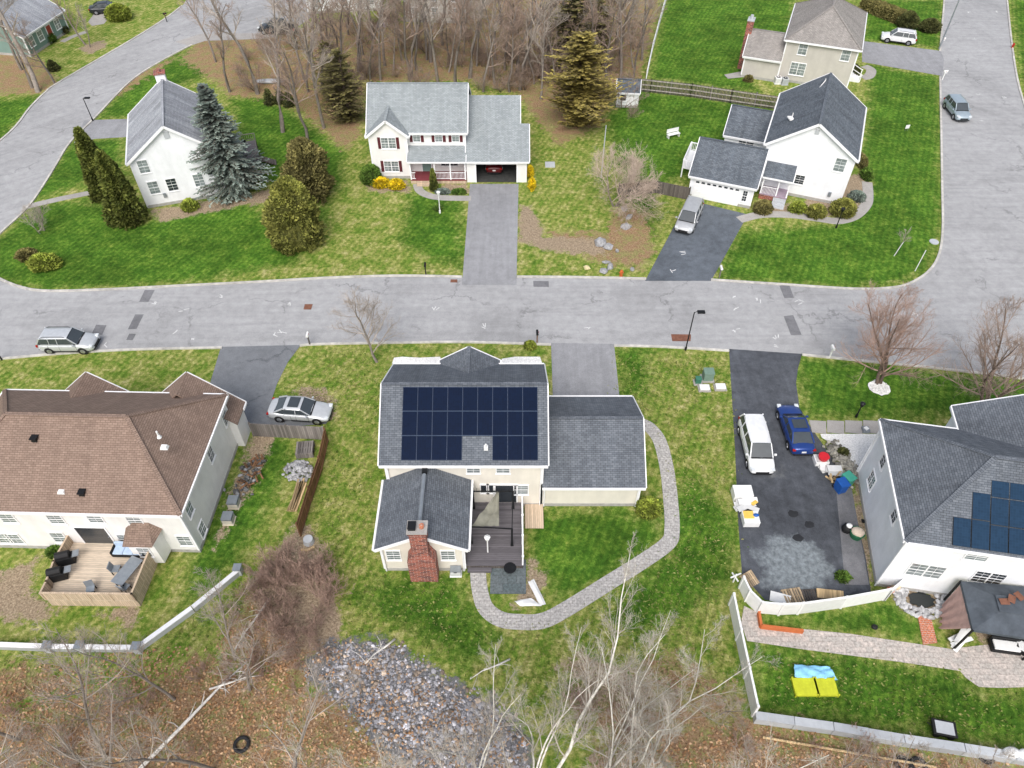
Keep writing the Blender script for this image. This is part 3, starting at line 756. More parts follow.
        d = D.build('door', M['glass_dark'] if glass else (mat or s.trim), s.root)
        Hn = MB(); o, tx, n = fr; q = o + tx * (w / 2 - .1) + Vector((0, 0, 1.0)) + n * .05; Hn.ell(q, (.035, .035, .035), 8, 5); Hn.build('handle', M['metal_grey'], d)
    def finish(s):
        if s.W.f: s.W.build('wall', s.wall, s.root)
        if s.Fo.f: s.Fo.build('foundation', M['foundation'], s.root)
        if s.T.f: s.T.build('trim', s.trim, s.root)
        return s.root
    def part(s, name, b, mat, parent=None, **k): return b.build(name, M[mat] if isinstance(mat, str) else mat, parent or s.root, **k)
    def vent(s, x, y, z, kind='pipe'):
        b = MB()
        if kind == 'pipe': b.cyl((x, y, z - .2), .06, .6, 10); b.cyl((x, y, z - .18), .16, .2, 12, .08); s.part('vent_pipe', b, 'white_plastic')
        elif kind == 'box': b.box((x, y, z + .1), (.36, .36, .26), taper=.8); b.box((x, y, z + .26), (.44, .44, .06)); s.part('roof_vent', b, 'metal_black')
        else: b.box((x, y, z + .06), (.5, .35, .2), taper=.7); s.part('roof_vent', b, 'white_plastic')

# ============ the middle house with the rooftop solar array
h = House('house', 'cream two-storey house with navy solar panels on its slate roof and a brick chimney', 'house', (-8.45, 30.1), 0, 'siding_cream', 'shingle_slate')
WX, WY = 10.5, 8.65
rf = h.gable(0, WX, 0, WY, 5.35, 8.0, 'x', ov=.33)
kk = (8.0 - 5.35) / (WY / 2)
# porch gable on the street side
gx = 3.25 + 2.05
d_ = MB(); rzz = 6.55
h.gable(gx - 2.0, gx + 2.0, WY - 2.6, WY + .55, 5.25, 6.5, 'y', walls=True, zb=3.0, ends=(0, 1), ov=.25, name='porch_roof')
# garage wing
h.gable(WX + .02, 17.3, 0, 7.75, 2.75, 5.0, 'x', ends=(0, 1), ov=.3, name='garage_roof')
# south wing with the chimney
sx0, sx1 = .05, 5.35
h.gable(sx0, sx1, -5.1, -.02, 3.25, 4.7, 'y', ends=(1, 0), ov=.33, name='wing_roof')
xm = (sx0 + sx1) / 2
b = MB()
b.box2(xm - .9, xm + .9, -5.95, -5.12, 0, 2.5)
for sg in (-1, 1):
    pass
q = [(xm - .9, 2.5), (xm + .9, 2.5), (xm + .52, 3.25), (xm - .52, 3.25)]
vs = [(x, -5.95 + (.0 if z < 3 else .1), z) for x, z in q] + [(x, -5.12, z) for x, z in q]
b.add(vs, [(0, 1, 2, 3), (1, 5, 6, 2), (4, 0, 3, 7), (5, 4, 7, 6)])
b.box2(xm - .52, xm + .52, -5.85, -5.12, 3.25, 5.75); b.box2(xm - .58, xm + .58, -5.92, -5.05, 5.62, 5.8)
ch = h.part('chimney', b, 'brick')
b = MB(); b.box2(xm - .63, xm + .63, -5.97, -5.0, 5.8, 5.9); h.part('chimney_cap', b, 'concrete', ch)
b = MB(); b.cyl((xm + .28, -5.48, 5.9), .16, .2, 14); h.part('flue', b, 'brick_orange', ch)
b = MB(); b.box2(xm - .52, xm - .08, -5.75, -5.25, 5.9, 6.12); b.box2(xm - .55, xm - .05, -5.79, -5.21, 6.12, 6.15); h.part('flue', b, 'metal_black', ch)
b = MB(); b.tube([(xm + .0, -4.95, 5.0), (xm + .0, -.9, 5.0)], .13, 10); h.part('ridge_duct', b, 'metal_grey')
b = MB(); b.box((xm, -.62, 4.95), (.34, .34, .26)); h.part('roof_vent', b, 'metal_black')
# windows seen from the back
for u in (393.5, 448): h.window('S', -5.1, 0, 0, .85, 1.05, 1, True, px=(u, 555))
for u in (473.3, 503): h.window('S', 0, 0, 4.72, .85, 1.0, 1, True, px=(u, 468))
for u in (484.5, 491): h.window('S', 0, 0, 0, .5, .9, 1, False, grid=None, dark=True, px=(u, 488.5))
h.window('S', 0, 0, 0, .95, 1.0, 1, True, px=(521, 489.5))
h.window('N', WY, 2.2, 4.4, .9, 1.2); h.window('N', WY, 8.6, 4.4, .9, 1.2); h.window('N', WY, 2.2, 1.5, .9, 1.2)
h.door('N', WY, gx, mat=M['siding_green'])
h.window('W', 0, 6, 4.4, .9, 1.2); h.window('W', 0, 6, 1.5, .9, 1.2); h.window('E', 17.3, 5.5, 1.6, .8, 1.0)
h.door('S', 0, 8.0, z0=.5, w=1.5, glass=True)
# panels on the south slope: nine columns, three rows, two missing in the lowest row
ang = math.atan(kk); cosA, sinA = math.cos(ang), math.sin(ang)
def slope_pt(x, sdist, lift):               # sdist: distance up the slope from the wall line
    return Vector((x, sdist * cosA - lift * sinA, 5.45 + sdist * sinA + lift * cosA))
o_, dv = h.M @ (Vector((0, 0, HC)) - h.loc), None
def on_slope(u, v):
    o = Vector((0, 0, HC)) - h.loc; d = ray(u, v); n = Vector((0, -sinA, cosA)); p0 = Vector((0, 0, 5.45 + .1))
    t = (p0 - o).dot(n) / d.dot(n); p = o + d * t; return p.x, p.y / cosA
xa, sb = on_slope(401.0, 459.5); xb, st_ = on_slope(538.5, 386); xc, _ = on_slope(538, 459.5)
pw = (xc - xa) / 9; ph = (st_ - sb) / 3
k = 0
for r_ in range(3):
    for c_ in range(9):
        if r_ == 0 and c_ in (4, 5): continue
        x0 = xa + c_ * pw; s0 = sb + r_ * ph; g = .008
        P_ = MB(); c4 = [slope_pt(x0 + g, s0 + g, .10), slope_pt(x0 + pw - g, s0 + g, .10), slope_pt(x0 + pw - g, s0 + ph - g * 2, .10), slope_pt(x0 + g, s0 + ph - g * 2, .10)]
        dn = Vector((0, sinA, -cosA)) * .04
        P_.add(c4 + [q + dn for q in c4], [(0, 1, 2, 3), (0, 4, 5, 1), (1, 5, 6, 2), (2, 6, 7, 3), (3, 7, 4, 0)])
        pn = P_.build('solar_panel', M['solar_frame'], rf)
        P_ = MB(); gg = .022; P_.poly([slope_pt(x0 + gg, s0 + gg, .104), slope_pt(x0 + pw - gg, s0 + gg, .104), slope_pt(x0 + pw - gg, s0 + ph - gg - .02, .104), slope_pt(x0 + gg, s0 + ph - gg - .02, .104)])
        P_.build('cells', M['solar_cell'], pn)
b = MB()
for r_ in (1, 2):
    for (c0, c1) in ((0, 9),): b.bar(slope_pt(xa + c0 * pw, sb + r_ * ph - .02, .108), slope_pt(xa + c1 * pw, sb + r_ * ph - .02, .108), .03, .012)
h.part('panel_rail', b, 'solar_rail', rf)
x, sv = on_slope(486, 447); b = MB(); b.box(slope_pt(x, sv, .12), (.28, .3, .25)); b.cyl(slope_pt(x, sv, .2), .06, .35, 10); h.part('roof_vent', b, 'white_plastic')
# gutters and downpipes
for x, y in ((.12, -.1), (WX - .1, -.1), (17.2, -.12), (WX + .2, -.12)): b = MB(); b.tube([(x, y, .1), (x, y, 2.6 if x > WX else 5.1)], .045, 6); h.part('downpipe', b, 'trim')
for x in (sx0 + .08, sx1 - .08): b = MB(); b.tube([(x, -5.2, .1), (x, -5.2, 3.0)], .045, 6); h.part('downpipe', b, 'trim')
# deck against the back wall
b = MB(); b.box2(5.42, 9.2, -5.0, -.02, .36, .46); dk = h.part('deck', b, 'deck_grey')
b = MB(); b.box2(5.44, 9.18, -4.98, -.04, .0, .36); h.part('deck_skirt', b, 'wood_dark', dk)
b = MB()
b.box2(5.5, 7.1, -5.3, -5.0, 0, .2)
h.part('deck_step', b, 'deck_grey', dk)
p0, p1 = (11.0, -.2), (11.0, -4.95)
b = MB(); b.box2(9.11, 9.21, -4.98, -.15, 1.38, 1.44); b.box2(9.12, 9.20, -4.98, -.15, .56, .60)
for i in range(40): b.box((9.16, -.2 - i * .121, .98), (.035, .035, .8))
for i in range(4): b.box((9.16, -.2 - i * 1.58, .98), (.11, .11, 1.1)); b.box((9.16, -.2 - i * 1.58, 1.56), (.15, .15, .06))
h.part('railing', b, 'trim', dk)
b = MB(); b.box2(9.35, 10.65, -2.0, -.05, .20, .28)
for x in (9.4, 10.6):
    for y in (-1.85, -.1): b.box((x, y, .1), (.09, .09, .2))
h.part('side_step', b, 'wood_tan')
h.finish()

# ============ house bottom left, brown roof
h = House('house', 'cream house with a brown hipped roof and a tan back deck, at the left edge', 'house', (-36.3, 26.35), 0, 'siding_ivory', 'shingle_brown')
WX, WY = 15.6, 9.6
h.rz = R(-1.6); h.root.rotation_euler.z = h.rz; h.M = Matrix.Rotation(-h.rz, 3, 'Z')
# anchor so that the south-east wall corner stands where the survey puts it
se = P(180, 515, 5.0) + Vector((-.3, .3, 0)); h.loc = Vector((se.x, se.y, 0)) - Matrix.Rotation(h.rz, 3, 'Z') @ Vector((WX, 0, 0)); h.root.location = h.loc
h.hip(0, WX, 0, WY, 5.05, 8.35, 4.0, WX - 3.75, ov=.32)
def cross_gable(h, xr, half, zr, y_end, ym, yb, ze, name):
    """ridge along y from the main slope out to y_end"""
    p = []
    b = MB(); up = .1; ov = .25; k = (zr - ze) / half; yn = ym
    for sg in (-1, 1):
        q = [(xr, yn, zr + up), (xr + sg * (half + ov), yn, ze - k * ov + up), (xr + sg * (half + ov), y_end, ze - k * ov + up), (xr, y_end, zr + up)]
        if sg > 0: q.reverse()
        q.reverse()
        b.poly(q[::-1] if sg > 0 else q[::-1]); low = [(a[0], a[1], a[2] - .12) for a in q]; b.poly(low)
        for i in range(4): b.poly([q[i], low[i], low[(i + 1) % 4], q[(i + 1) % 4]])
        h.T.bar((xr + sg * (half + ov), y_end + .04, ze - k * ov - .0), (xr, y_end + .04, zr), .07, .22)
        h.T.bar((xr + sg * (half + ov + .05), yn + 1.5, ze - k * ov), (xr + sg * (half + ov + .05), y_end, ze - k * ov), .09, .18)
    b.build(name, h.roofm, h.root)
    h.W.poly([(xr + half, y_end - .25, 0), (xr - half, y_end - .25, 0), (xr - half, y_end - .25, ze), (xr, y_end - .25, zr), (xr + half, y_end - .25, ze)])
    for sg in (-1, 1):
        q = [(xr + sg * half, yb, 0), (xr + sg * half, y_end - .25, 0), (xr + sg * half, y_end - .25, ze), (xr + sg * half, yb, ze)]
        h.W.poly(q if sg > 0 else q[::-1])
t1 = h.l(86, 373, 6.0); cross_gable(h, t1.x, 2.1, 6.0, t1.y, WY - 1.9, WY, 4.2, 'porch_roof')
t2 = h.l(186.5, 373, 6.0); e0 = h.l(245.5, 401, 3.0); e1 = h.l(236.5, 424, 3.0)
cross_gable(h, t2.x, e0.x - t2.x - .25, 6.0, t2.y, e1.y, e1.y + .3, 3.1, 'garage_roof')
h.W.poly([(WX, e1.y + .32, 0), (e0.x - .25, e1.y + .32, 0), (e0.x - .25, e1.y + .32, 3.0), (WX, e1.y + .32, 3.2)])
for (u, v) in ((225, 418), (210.5, 454), (189, 509), (202, 529)): h.window('E', WX, 0, 0, .75, 1.1, 1, px=(u, v))
for (u, v, w_) in ((8, 518, .9), (56, 519, .9), (95, 518, .9), (134.5, 520, .9)): h.window('S', 0, 0, 4.35, w_, .95, 1, px=(u, v))
for (u, v) in ((4, 538), (15, 538.5), (59, 537), (126, 539), (185, 540.5)): h.window('S', 0, 0, 0, .85, 1.1, 1, px=(u, v))
a, z = h.wp('S', 0, 100, 542); h.door('S', 0, a, 2.0, 2.05, .75, glass=True)
# bay under its own little roof
a0, _ = h.wp('S', 0, 137, 541); a1, _ = h.wp('S', 0, 168, 541); am = (a0 + a1) / 2; hw = (a1 - a0) / 2 - .1
bp = [(am - hw, 0), (am - hw * .9, -1.05), (am + hw * .9, -1.05), (am + hw, 0)]
b = MB(); b.prism([bp[0], bp[1], bp[2], bp[3]], .3, 2.75); h.part('bay', b, 'siding_ivory')
b = MB(); e_ = [(am - hw - .25, 0, 2.85), (am - hw, -1.35, 2.75), (am + hw, -1.35, 2.75), (am + hw + .25, 0, 2.85)]; tp = [(am - hw * .55, 0, 3.55), (am + hw * .55, 0, 3.55)]
b.poly([e_[0], e_[1], tp[0]]); b.poly([e_[1], e_[2], tp[1], tp[0]]); b.poly([e_[2], e_[3], tp[1]]); b.poly([e_[3], e_[2], e_[1], e_[0]])
h.part('bay_roof', b, 'shingle_brown')
h.window('S', -1.05, am, 1.7, .8, 1.0, 1)
for (u, v, kd) in ((35.5, 440, 'box'), (83, 494, 'box'), (62, 492, 'white'), (158.5, 435.5, 'pipe'), (164.5, 447.5, 'white')):
    # on the south slope plane
    o = h.M @ (Vector((0, 0, HC)) - h.loc); o.z = HC; d = h.M @ ray(u, v); kk = (8.35 - 5.05) / (WY / 2)
    t = (5.1 - HC + kk * o.y) / (d.z - kk * d.y); p = o + d * t; h.vent(p.x, p.y, p.z, kd)
# back deck
q = [h.l(71, 546, .9), h.l(46, 599, .9), h.l(136, 600, .9), h.l(157, 556, .9)]
pts = [(q[0].x, -.02), (q[0].x - .1, q[0].y - 1.6), (q[1].x, q[1].y + .8), (q[1].x, q[1].y), (q[2].x, q[2].y), (q[2].x, -.02)]
b = MB(); b.prism(pts, .78, .88); dk = h.part('deck', b, 'deck_tan')
b = MB(); b.prism([(x * .999, y * .999) for x, y in pts], 0, .78); h.part('deck_skirt', b, 'wood_tan', dk)
b = MB(); out = pts[0:6]
for i in range(0, 5):
    p_, q_ = Vector((*out[i], 0)), Vector((*out[i + 1], 0)); L = (q_ - p_).length
    b.bar((p_.x, p_.y, 1.72), (q_.x, q_.y, 1.72), .12, .05)
    b.bar((p_.x, p_.y, 1.27), (q_.x, q_.y, 1.27), .05, .78)
    for j in range(int(L / 1.4) + 1):
        c = p_.lerp(q_, j / max(1, int(L / 1.4))); b.box((c.x, c.y, 1.3), (.12, .12, .92))
h.part('deck_railing', b, 'wood_tan', dk)
h.finish(); houseB = h

# ============ white house on the right, roof with solar panels
h = House('house', 'white two-storey house with blue solar panels on a slate hipped roof, at the right edge', 'house', (0, 0), -10, 'siding_white', 'shingle_slate')
R10 = Matrix.Rotation(R(-10), 3, 'Z'); sw = P(906, 541, 5.9) ; WX, WY = 15.5, 9.1; ZE = 5.9
h.loc = Vector((sw.x, sw.y, 0)) + R10 @ Vector((.3, .3, 0)); h.root.location = h.loc
ap = None
for zr in np.arange(7.6, 9.6, .02):
    q = h.l(995, 458, float(zr))
    if q.y <= WY / 2: ap = (q.x, float(zr)); break
if ap is None: ap = (5.3, 8.6)
rf = h.hip(0, WX, 0, WY, ZE, ap[1], ap[0], WX - 5, ov=.3)
t1 = h.l(958, 428, ZE); t2 = h.l(1040, 402, ZE + 1.9)
cross_gable(h, t1.x + 4.2, 3.9, ZE + 1.9, WY + 2.4, 5.2, WY, ZE, 'cross_roof')
for (u, v, ww) in ((884, 460.5, .7), (872, 480, 1.0), (895.5, 515, .7)): h.window('W', 0, 0, 0, ww, 1.15, 2 if ww > .8 else 1, px=(u, v), dark=True)
h.window('S', 0, 0, 0, 2.0, 1.35, 2, px=(925.5, 570.5)); h.window('S', 0, 0, 5.0, 1.2, .85, 1, px=(977, 556)); h.window('S', 0, 0, 0, 1.7, 1.2, 2, dark=True, px=(988, 577.5))
# panels on the south slope
kk = (ap[1] - ZE) / (WY / 2 + .3); al = math.atan(kk); ca, sa = math.cos(al), math.sin(al)
def csl(u, v):
    o = h.M @ (Vector((0, 0, HC)) - h.loc); o.z = HC; d = h.M @ ray(u, v); z0 = ZE - .06 + .1; y0 = -.3
    t = (z0 - o.z + kk * (o.y - y0)) / (d.z - kk * d.y); p = o + d * t; return p.x, (p.y + .3) / ca
def cpt(x, s_, lift): return Vector((x, -.3 + s_ * ca - lift * sa, ZE - .06 + s_ * sa + lift * ca))
X0, S0 = csl(951.5, 545); X1, S1_ = csl(974, 548); pw = 1.04; phh = 1.72
xg0 = csl(952, 544)[0]; s_low = csl(974, 547)[1]
heights = [(0, 1), (0, 2), (0, 2.55), (0, 2.55), (0, 2.55), (0, 2.55), (0, 2.55)]
for i, n_ in enumerate((1, 2, 2.5, 2.5, 2.5)):
    x0 = xg0 + i * pw; s_ = max(.12, s_low - .05)
    hs = [1] if n_ == 1 else ([1, .95] if n_ == 2 else [.9, .95, .6]); 
    for f_ in hs:
        hh = phh * f_; c4 = [cpt(x0 + .02, s_ + .02, .12), cpt(x0 + pw - .02, s_ + .02, .12), cpt(x0 + pw - .02, s_ + hh - .02, .12), cpt(x0 + .02, s_ + hh - .02, .12)]
        P_ = MB(); dn = Vector((0, sa, -ca)) * .04
        P_.add(c4 + [q + dn for q in c4], [(0, 1, 2, 3), (0, 4, 5, 1), (1, 5, 6, 2), (2, 6, 7, 3), (3, 7, 4, 0)])
        pn = P_.build('solar_panel', M['metal_black'], rf)
        P_ = MB(); P_.poly([cpt(x0 + .035, s_ + .035, .124), cpt(x0 + pw - .035, s_ + .035, .124), cpt(x0 + pw - .035, s_ + hh - .035, .124), cpt(x0 + .035, s_ + hh - .035, .124)])
        P_.build('cells', M['solar_cell_blue'], pn)
        s_ += hh
for y in (-.08, WY + .08): b = MB(); b.tube([(-.08, y, .1), (-.08, y, ZE - .3)], .05, 6); h.part('downpipe', b, 'trim')
b = MB(); a, z = h.wp('W', 0, 864.5, 522); b.box((-.12, a, z), (.2, .25, .25)); h.part('wall_lamp', b, 'metal_black')
h.finish(); houseC = h

# ============ white house, upper left
u0 = P(126, 163, 5.5); h = House('house', 'white house with a worn grey gable roof beside the blue spruce', 'house', (0, 0), 18, 'siding_white', 'shingle_dgrey')
RM = Matrix.Rotation(R(18), 3, 'Z'); h.loc = Vector((u0.x, u0.y, 0)) + RM @ Vector((.3, .3, 0)); h.root.location = h.loc
rfD = h.gable(0, 8.4, 0, 10.2, 5.5, 8.6, 'y', ov=.3)
for (u, v) in ((143.5, 166.5), (153.8, 187.5), (172, 184.5), (199, 180)): h.window('S', 0, 0, 0, .95, 1.35, 1, px=(u, v), dark=(u == 172))
b = MB(); b.box2(3.6, 4.6, 10.25, 11.1, 0, 9.2); c_ = h.part('chimney', b, 'siding_white'); b = MB(); b.box2(3.5, 4.7, 10.15, 11.2, 9.2, 9.35); b.cyl((4.1, 10.7, 9.35), .2, .3, 12); h.part('chimney_cap', b, 'brick', c_)
b = MB(); b.box2(8.55, 12.0, 4.4, 9.0, .9, 1.0); dk = h.part('deck', b, 'deck_grey')
b = MB()
for x in (8.6, 11.95):
    for y in (4.45, 6.7, 8.95): b.box((x, y, .45), (.12, .12, .9))
h.part('deck_post', b, 'wood_dark', dk)
b = MB()
for (p_, q_) in (((8.6, 4.42), (11.98, 4.42)), ((11.98, 4.42), (11.98, 8.98)), ((11.98, 8.98), (8.6, 8.98))):
    b.bar((*p_, 1.85), (*q_, 1.85), .08, .05); b.bar((*p_, 1.15), (*q_, 1.15), .05, .05); L = (Vector(q_) - Vector(p_)).length
    for j in range(int(L / .22)): c = Vector(p_).lerp(Vector(q_), j / int(L / .22)); b.box((c.x, c.y, 1.48), (.04, .04, .72))
h.part('deck_railing', b, 'wood_grey', dk)
b = MB()
for i in range(6): b.box2(12.0 + i * .28, 12.3 + i * .28, 4.5, 5.6, .75 - i * .15, .85 - i * .15)
h.part('deck_step', b, 'wood_dark', dk)
for y in (-.07, 10.27): b = MB(); b.tube([(-.07, y, .1), (-.07, y, 5.2)], .05, 6); h.part('downpipe', b, 'trim')
b = MB(); b.box((4.2, -.05, 7.6), (.5, .06, .7)); h.part('gable_vent', b, 'trim_grey')
b = MB(); b.box((2.0, -.08, 1.2), (.3, .14, .45)); h.part('meter_box', b, 'metal_grey')
b = MB(); b.box((5.9, -.06, 3.0), (.2, .1, .2)); h.part('wall_vent', b, 'metal_grey')
h.finish(); houseD = h

# ============ pale house in the middle of the far side
h = House('house', 'cream house with pale grey roofs, maroon shutters and an open garage', 'house', (-15.1, 73.7), 0, 'siding_ivory', 'shingle_pale')
WX = 10.1; mar = m_plain('maroon paint', (.10, .022, .028), .6)
h.gable(0, WX, 0, 8.4, 5.3, 8.35, 'x', ov=.3)
pk = h.l(382, 121, 6.9)
cg0, cg1 = .0, 3.95
h.gable(cg0, cg1, -.75, 3.2, 5.25, 6.85, 'y', ov=.28, ends=(1, 0), name='gable_roof')
shut = mar
a, z = h.wp('S', -.75, 384, 140.5); h.window('S', -.75, 2.0, 4.25, 1.5, 1.2, 2, shut=shut); h.window('S', -.75, 2.0, 1.5, 1.5, 1.2, 2, shut=shut)
for u in (416.5, 438.5, 455.5): h.window('S', 0, 0, 0, .72, 1.15, 1, shut=shut, px=(u, 136.5)); 
# porch
px0, px1 = 4.05, WX + .05
h.slab([(px0 - .15, -1.95, 2.75), (px1, -1.95, 2.75), (px1, 0, 3.55), (px0 - .15, 0, 3.55)], name='porch_roof')
b = MB(); b.box2(px0, px1, -1.8, -.02, .35, .45); h.part('porch_floor', b, m_plain('red porch paint', (.19, .04, .05), .7))
b = MB(); b.box2(px0 + .02, px1 - .02, -1.78, -.03, 0, .35)
for i in range(2): b.box2(px0 + .7, px0 + 2.6, -2.1 - .3 * i, -1.8 - .3 * i, 0, .3 - .13 * i)
h.part('porch_base', b, 'wood_tan')
b = MB()
for x in (px0 + .1, px0 + 2.7, px0 + 4.4, px1 - .1): b.box((x, -1.72, 1.55), (.13, .13, 2.2))
for x0, x1 in ((px0 + .1, px0 + .6), (px0 + 2.7, px0 + 4.4), (px0 + 4.4, px1 - .1)):
    b.box2(x0, x1, -1.76, -1.70, 1.28, 1.34); b.box2(x0, x1, -1.76, -1.70, .55, .6)
    for j in range(int((x1 - x0) / .14)): b.box((x0 + .07 + j * .14, -1.73, .94), (.04, .04, .7))
h.part('porch_railing', b, 'trim')
h.door('S', 0, px0 + 1.7, z0=.45, mat=M['siding_green']); h.window('S', 0, px0 + 4.2, 1.75, 1.8, 1.2, 2, dark=True)
# garage
gx0, gx1 = WX + .1, 16.7; gy = -1.55; g0 = h.l(476.5, 184.5); g1 = h.l(516.5, 184.5)
op0, op1 = g0.x, g1.x
yj = 2.3; zr = 6.4; yr = h.l(490, 96, zr).y; kk = (zr - 2.75) / (yr - gy)
zj = 2.75 + kk * (yj - gy)
sx = gx1 - .95
h.slab([(gx0 - .05, gy - .3, 2.75 - kk * .3 + .1), (gx1 + .25, gy - .3, 2.75 - kk * .3 + .1), (gx1 + .25, yj, zj + .1), (gx0 - .05, yj, zj + .1)], name='garage_roof', skip=2)
h.slab([(gx0 - .05, yj, zj + .102), (sx + .25, yj, zj + .102), (sx + .25, yr, zr + .102), (gx0 - .05, yr, zr + .102)], name='garage_roof', skip=(0, 2))
h.slab([(gx0 - .05, yr, zr + .1), (sx + .25, yr, zr + .1), (sx + .25, yr + 3.6, 4.4), (gx0 - .05, yr + 3.6, 4.4)], name='garage_roof', skip=0)
b = h.W
for x0, x1, z0, z1 in ((gx0, op0, 0, 2.75), (op1, gx1, 0, 2.75), (op0, op1, 2.2, 2.75)): b.box2(x0, x1, gy, gy + .15, z0, z1)
b.poly([(gx1, gy + .15, 0), (gx1, yj - .2, 0), (gx1, yj - .2, zj - .1), (gx1, gy + .15, 2.75)]); b.poly([(gx1, yj - .2, 0), (sx, yj - .2, 0), (sx, yj - .2, zj - .1), (gx1, yj - .2, zj - .1)])
b.poly([(sx, yj - .2, 0), (sx, yr + 3.4, 0), (sx, yr + 3.4, 4.3), (sx, yr, zr), (sx, yj - .2, zj)])
b.poly([(gx0, yr + 3.4, 0), (sx, yr + 3.4, 0), (sx, yr + 3.4, 4.3), (gx0, yr + 3.4, 4.3)][::-1])
I = MB(); I.poly([(gx0, 4.5, 0), (gx1, 4.5, 0), (gx1, 4.5, 3.4), (gx0, 4.5, 3.4)]); I.poly([(gx0 + .05, gy + .16, 0), (gx0 + .05, 4.5, 0), (gx0 + .05, 4.5, 3.4), (gx0 + .05, gy + .16, 2.6)]); I.poly([(gx1 - .04, gy + .16, 0), (gx1 - .04, yj - .3, 0), (gx1 - .04, yj - .3, 3.0), (gx1 - .04, gy + .16, 2.6)]); I.poly([(gx0 + .05, gy + .01, .03), (gx1 - .05, gy + .01, .03), (gx1 - .05, 4.4, .03), (gx0 + .05, 4.4, .03)])
h.part('garage_interior', I, m_plain('dark garage lining', (.05, .052, .05), .9, var=.3))
b = MB()
for x0, x1, z0, z1 in ((op0 - .12, op0, 0, 2.32), (op1, op1 + .12, 0, 2.32), (op0, op1, 2.2, 2.32)): b.box2(x0, x1, gy - .04, gy + .01, z0, z1)
h.part('garage_door_frame', b, 'trim')
h.window('E', gx1, 1.5, 1.5, .8, 1.0)
h.finish(); houseE = h

# ============ white house upper right with a two-car garage
sw = P(765, 143, 5.5); h = House('house', 'white house with blue-grey roofs and an attached garage, on the corner lot', 'house', (0, 0), -21.3, 'siding_white', 'shingle_fgrey')
RM = Matrix.Rotation(R(-21.3), 3, 'Z'); h.loc = Vector((sw.x, sw.y, 0)) + RM @ Vector((.3, .3, 0)); h.root.location = h.loc
h.gable(0, 8.6, 0, 11.4, 5.5, 8.4, 'y', ov=.3)
h.window('S', 0, 0, 0, 1.0, 1.4, 1, px=(840, 165)); h.window('S', 0, 0, 0, .9, 1.0, 1, px=(799.5, 179.5), dark=True)
b = MB(); q = h.l(824, 83, 7.6); b.cyl((3.9, 10, 7.6), .05, .9, 8); b.bar((3.9, 10, 8.3), (3.5, 8.9, 7.9), .08, .08); h.part('vent_pipe', b, 'white_plastic')
o = h.l(781, 122, 6.6); b = MB(); b.box((1.5, 3.4, 6.75), (.5, .8, .12), rz=.5); b.cyl((1.6, 3.5, 6.6), .05, .7, 8); h.part('roof_vent', b, 'white_plastic')
# family-room roof between garage and the back
e0, e1 = h.l(724, 134, 2.95), h.l(764, 142, 2.95); yb_ = (e0.y + e1.y) / 2
h.gable(e0.x + .25, -.02, yb_ + .25, yb_ + 5.6, 3.0, 4.95, 'x', ov=.28, ends=(1, 0), name='back_roof')
h.window('S', yb_ + .25, 0, 0, 1.6, .8, 2, px=(746, 143.5), dark=True)
# garage
g0, g1 = h.l(689, 175, 2.65), h.l(757.5, 188.5, 2.65); gy = (g0.y + g1.y) / 2 + .3
h.gable(g0.x + .3, g1.x - .3, gy, gy + 6.6, 2.7, 5.0, 'x', ov=.3, name='garage_roof')
gx0, gx1 = g0.x + .3, g1.x - .3
fr = h.frame('S', gy, (gx0 + gx1) / 2 - .45, 0); b = MB(); wd = 4.9
h.rect(b, fr, -wd / 2, wd / 2, .02, 2.15, 0, .05); gd = b.build('garage_door', M['trim'], h.root)
b = MB()
for j in range(5): h.rect(b, fr, -wd / 2 + .03, wd / 2 - .03, .06 + j * .42, .44 + j * .42 - .03, .05, .066)
b.build('door_section', M['trim'], gd)
b = MB()
for i in range(8): h.rect(b, fr, -wd / 2 + .2 + i * .59, -wd / 2 + .55 + i * .59, 1.8, 2.0, .066, .075)
b.build('pane', M['glass_dark'], gd)
h.window('S', gy, gx1 - .75, 1.35, .42, 1.2, 1, px=None, dark=True)
# front porch
pr = [h.l(762.6, 177, 2.7), h.l(793, 182.3, 2.7)]; py = (pr[0].y + pr[1].y) / 2
p1 = -0.02
h.slab([(pr[0].x, py, 2.75), (pr[1].x, py, 2.75), (pr[1].x, -.02, 3.5), (pr[0].x, -.02, 3.5)], name='porch_roof')
xa_, xb_ = pr[0].x + .1, pr[1].x - .1
b = MB(); b.box2(xa_, xb_, py + .2, -.02, .55, .65); h.part('porch_floor', b, m_plain('mauve boards', (.34, .27, .33), .8))
b = MB(); b.box2(xa_ + .03, xb_ - .03, py + .23, -.03, 0, .55); h.part('porch_base', b, 'brick')
b = MB()
for x in (xa_ + .1, xa_ + 1.7, xb_ - .1): b.box((x, py + .3, 1.65), (.13, .13, 2.0))
b.box2(xa_, xa_ + 1.7, py + .27, py + .33, 1.45, 1.5)
for j in range(12): b.box((xa_ + .1 + j * .14, py + .3, 1.05), (.04, .04, .8))
h.part('porch_railing', b, 'trim')
b = MB()
for i in range(4): b.box2(xb_ - 1.35, xb_ - .05, py - .1 - .32 * i, py + .22 - .32 * i, 0, .5 - .13 * i)
h.part('front_step', b, 'trim_grey')
h.door('S', 0, xb_ - .7, z0=.65, mat=M['siding_white'])
b = MB(); bx0 = gx0 - 1.6
b.box2(bx0, gx0 - .02, gy + 3.4, gy + 7.4, 1.1, 1.2)
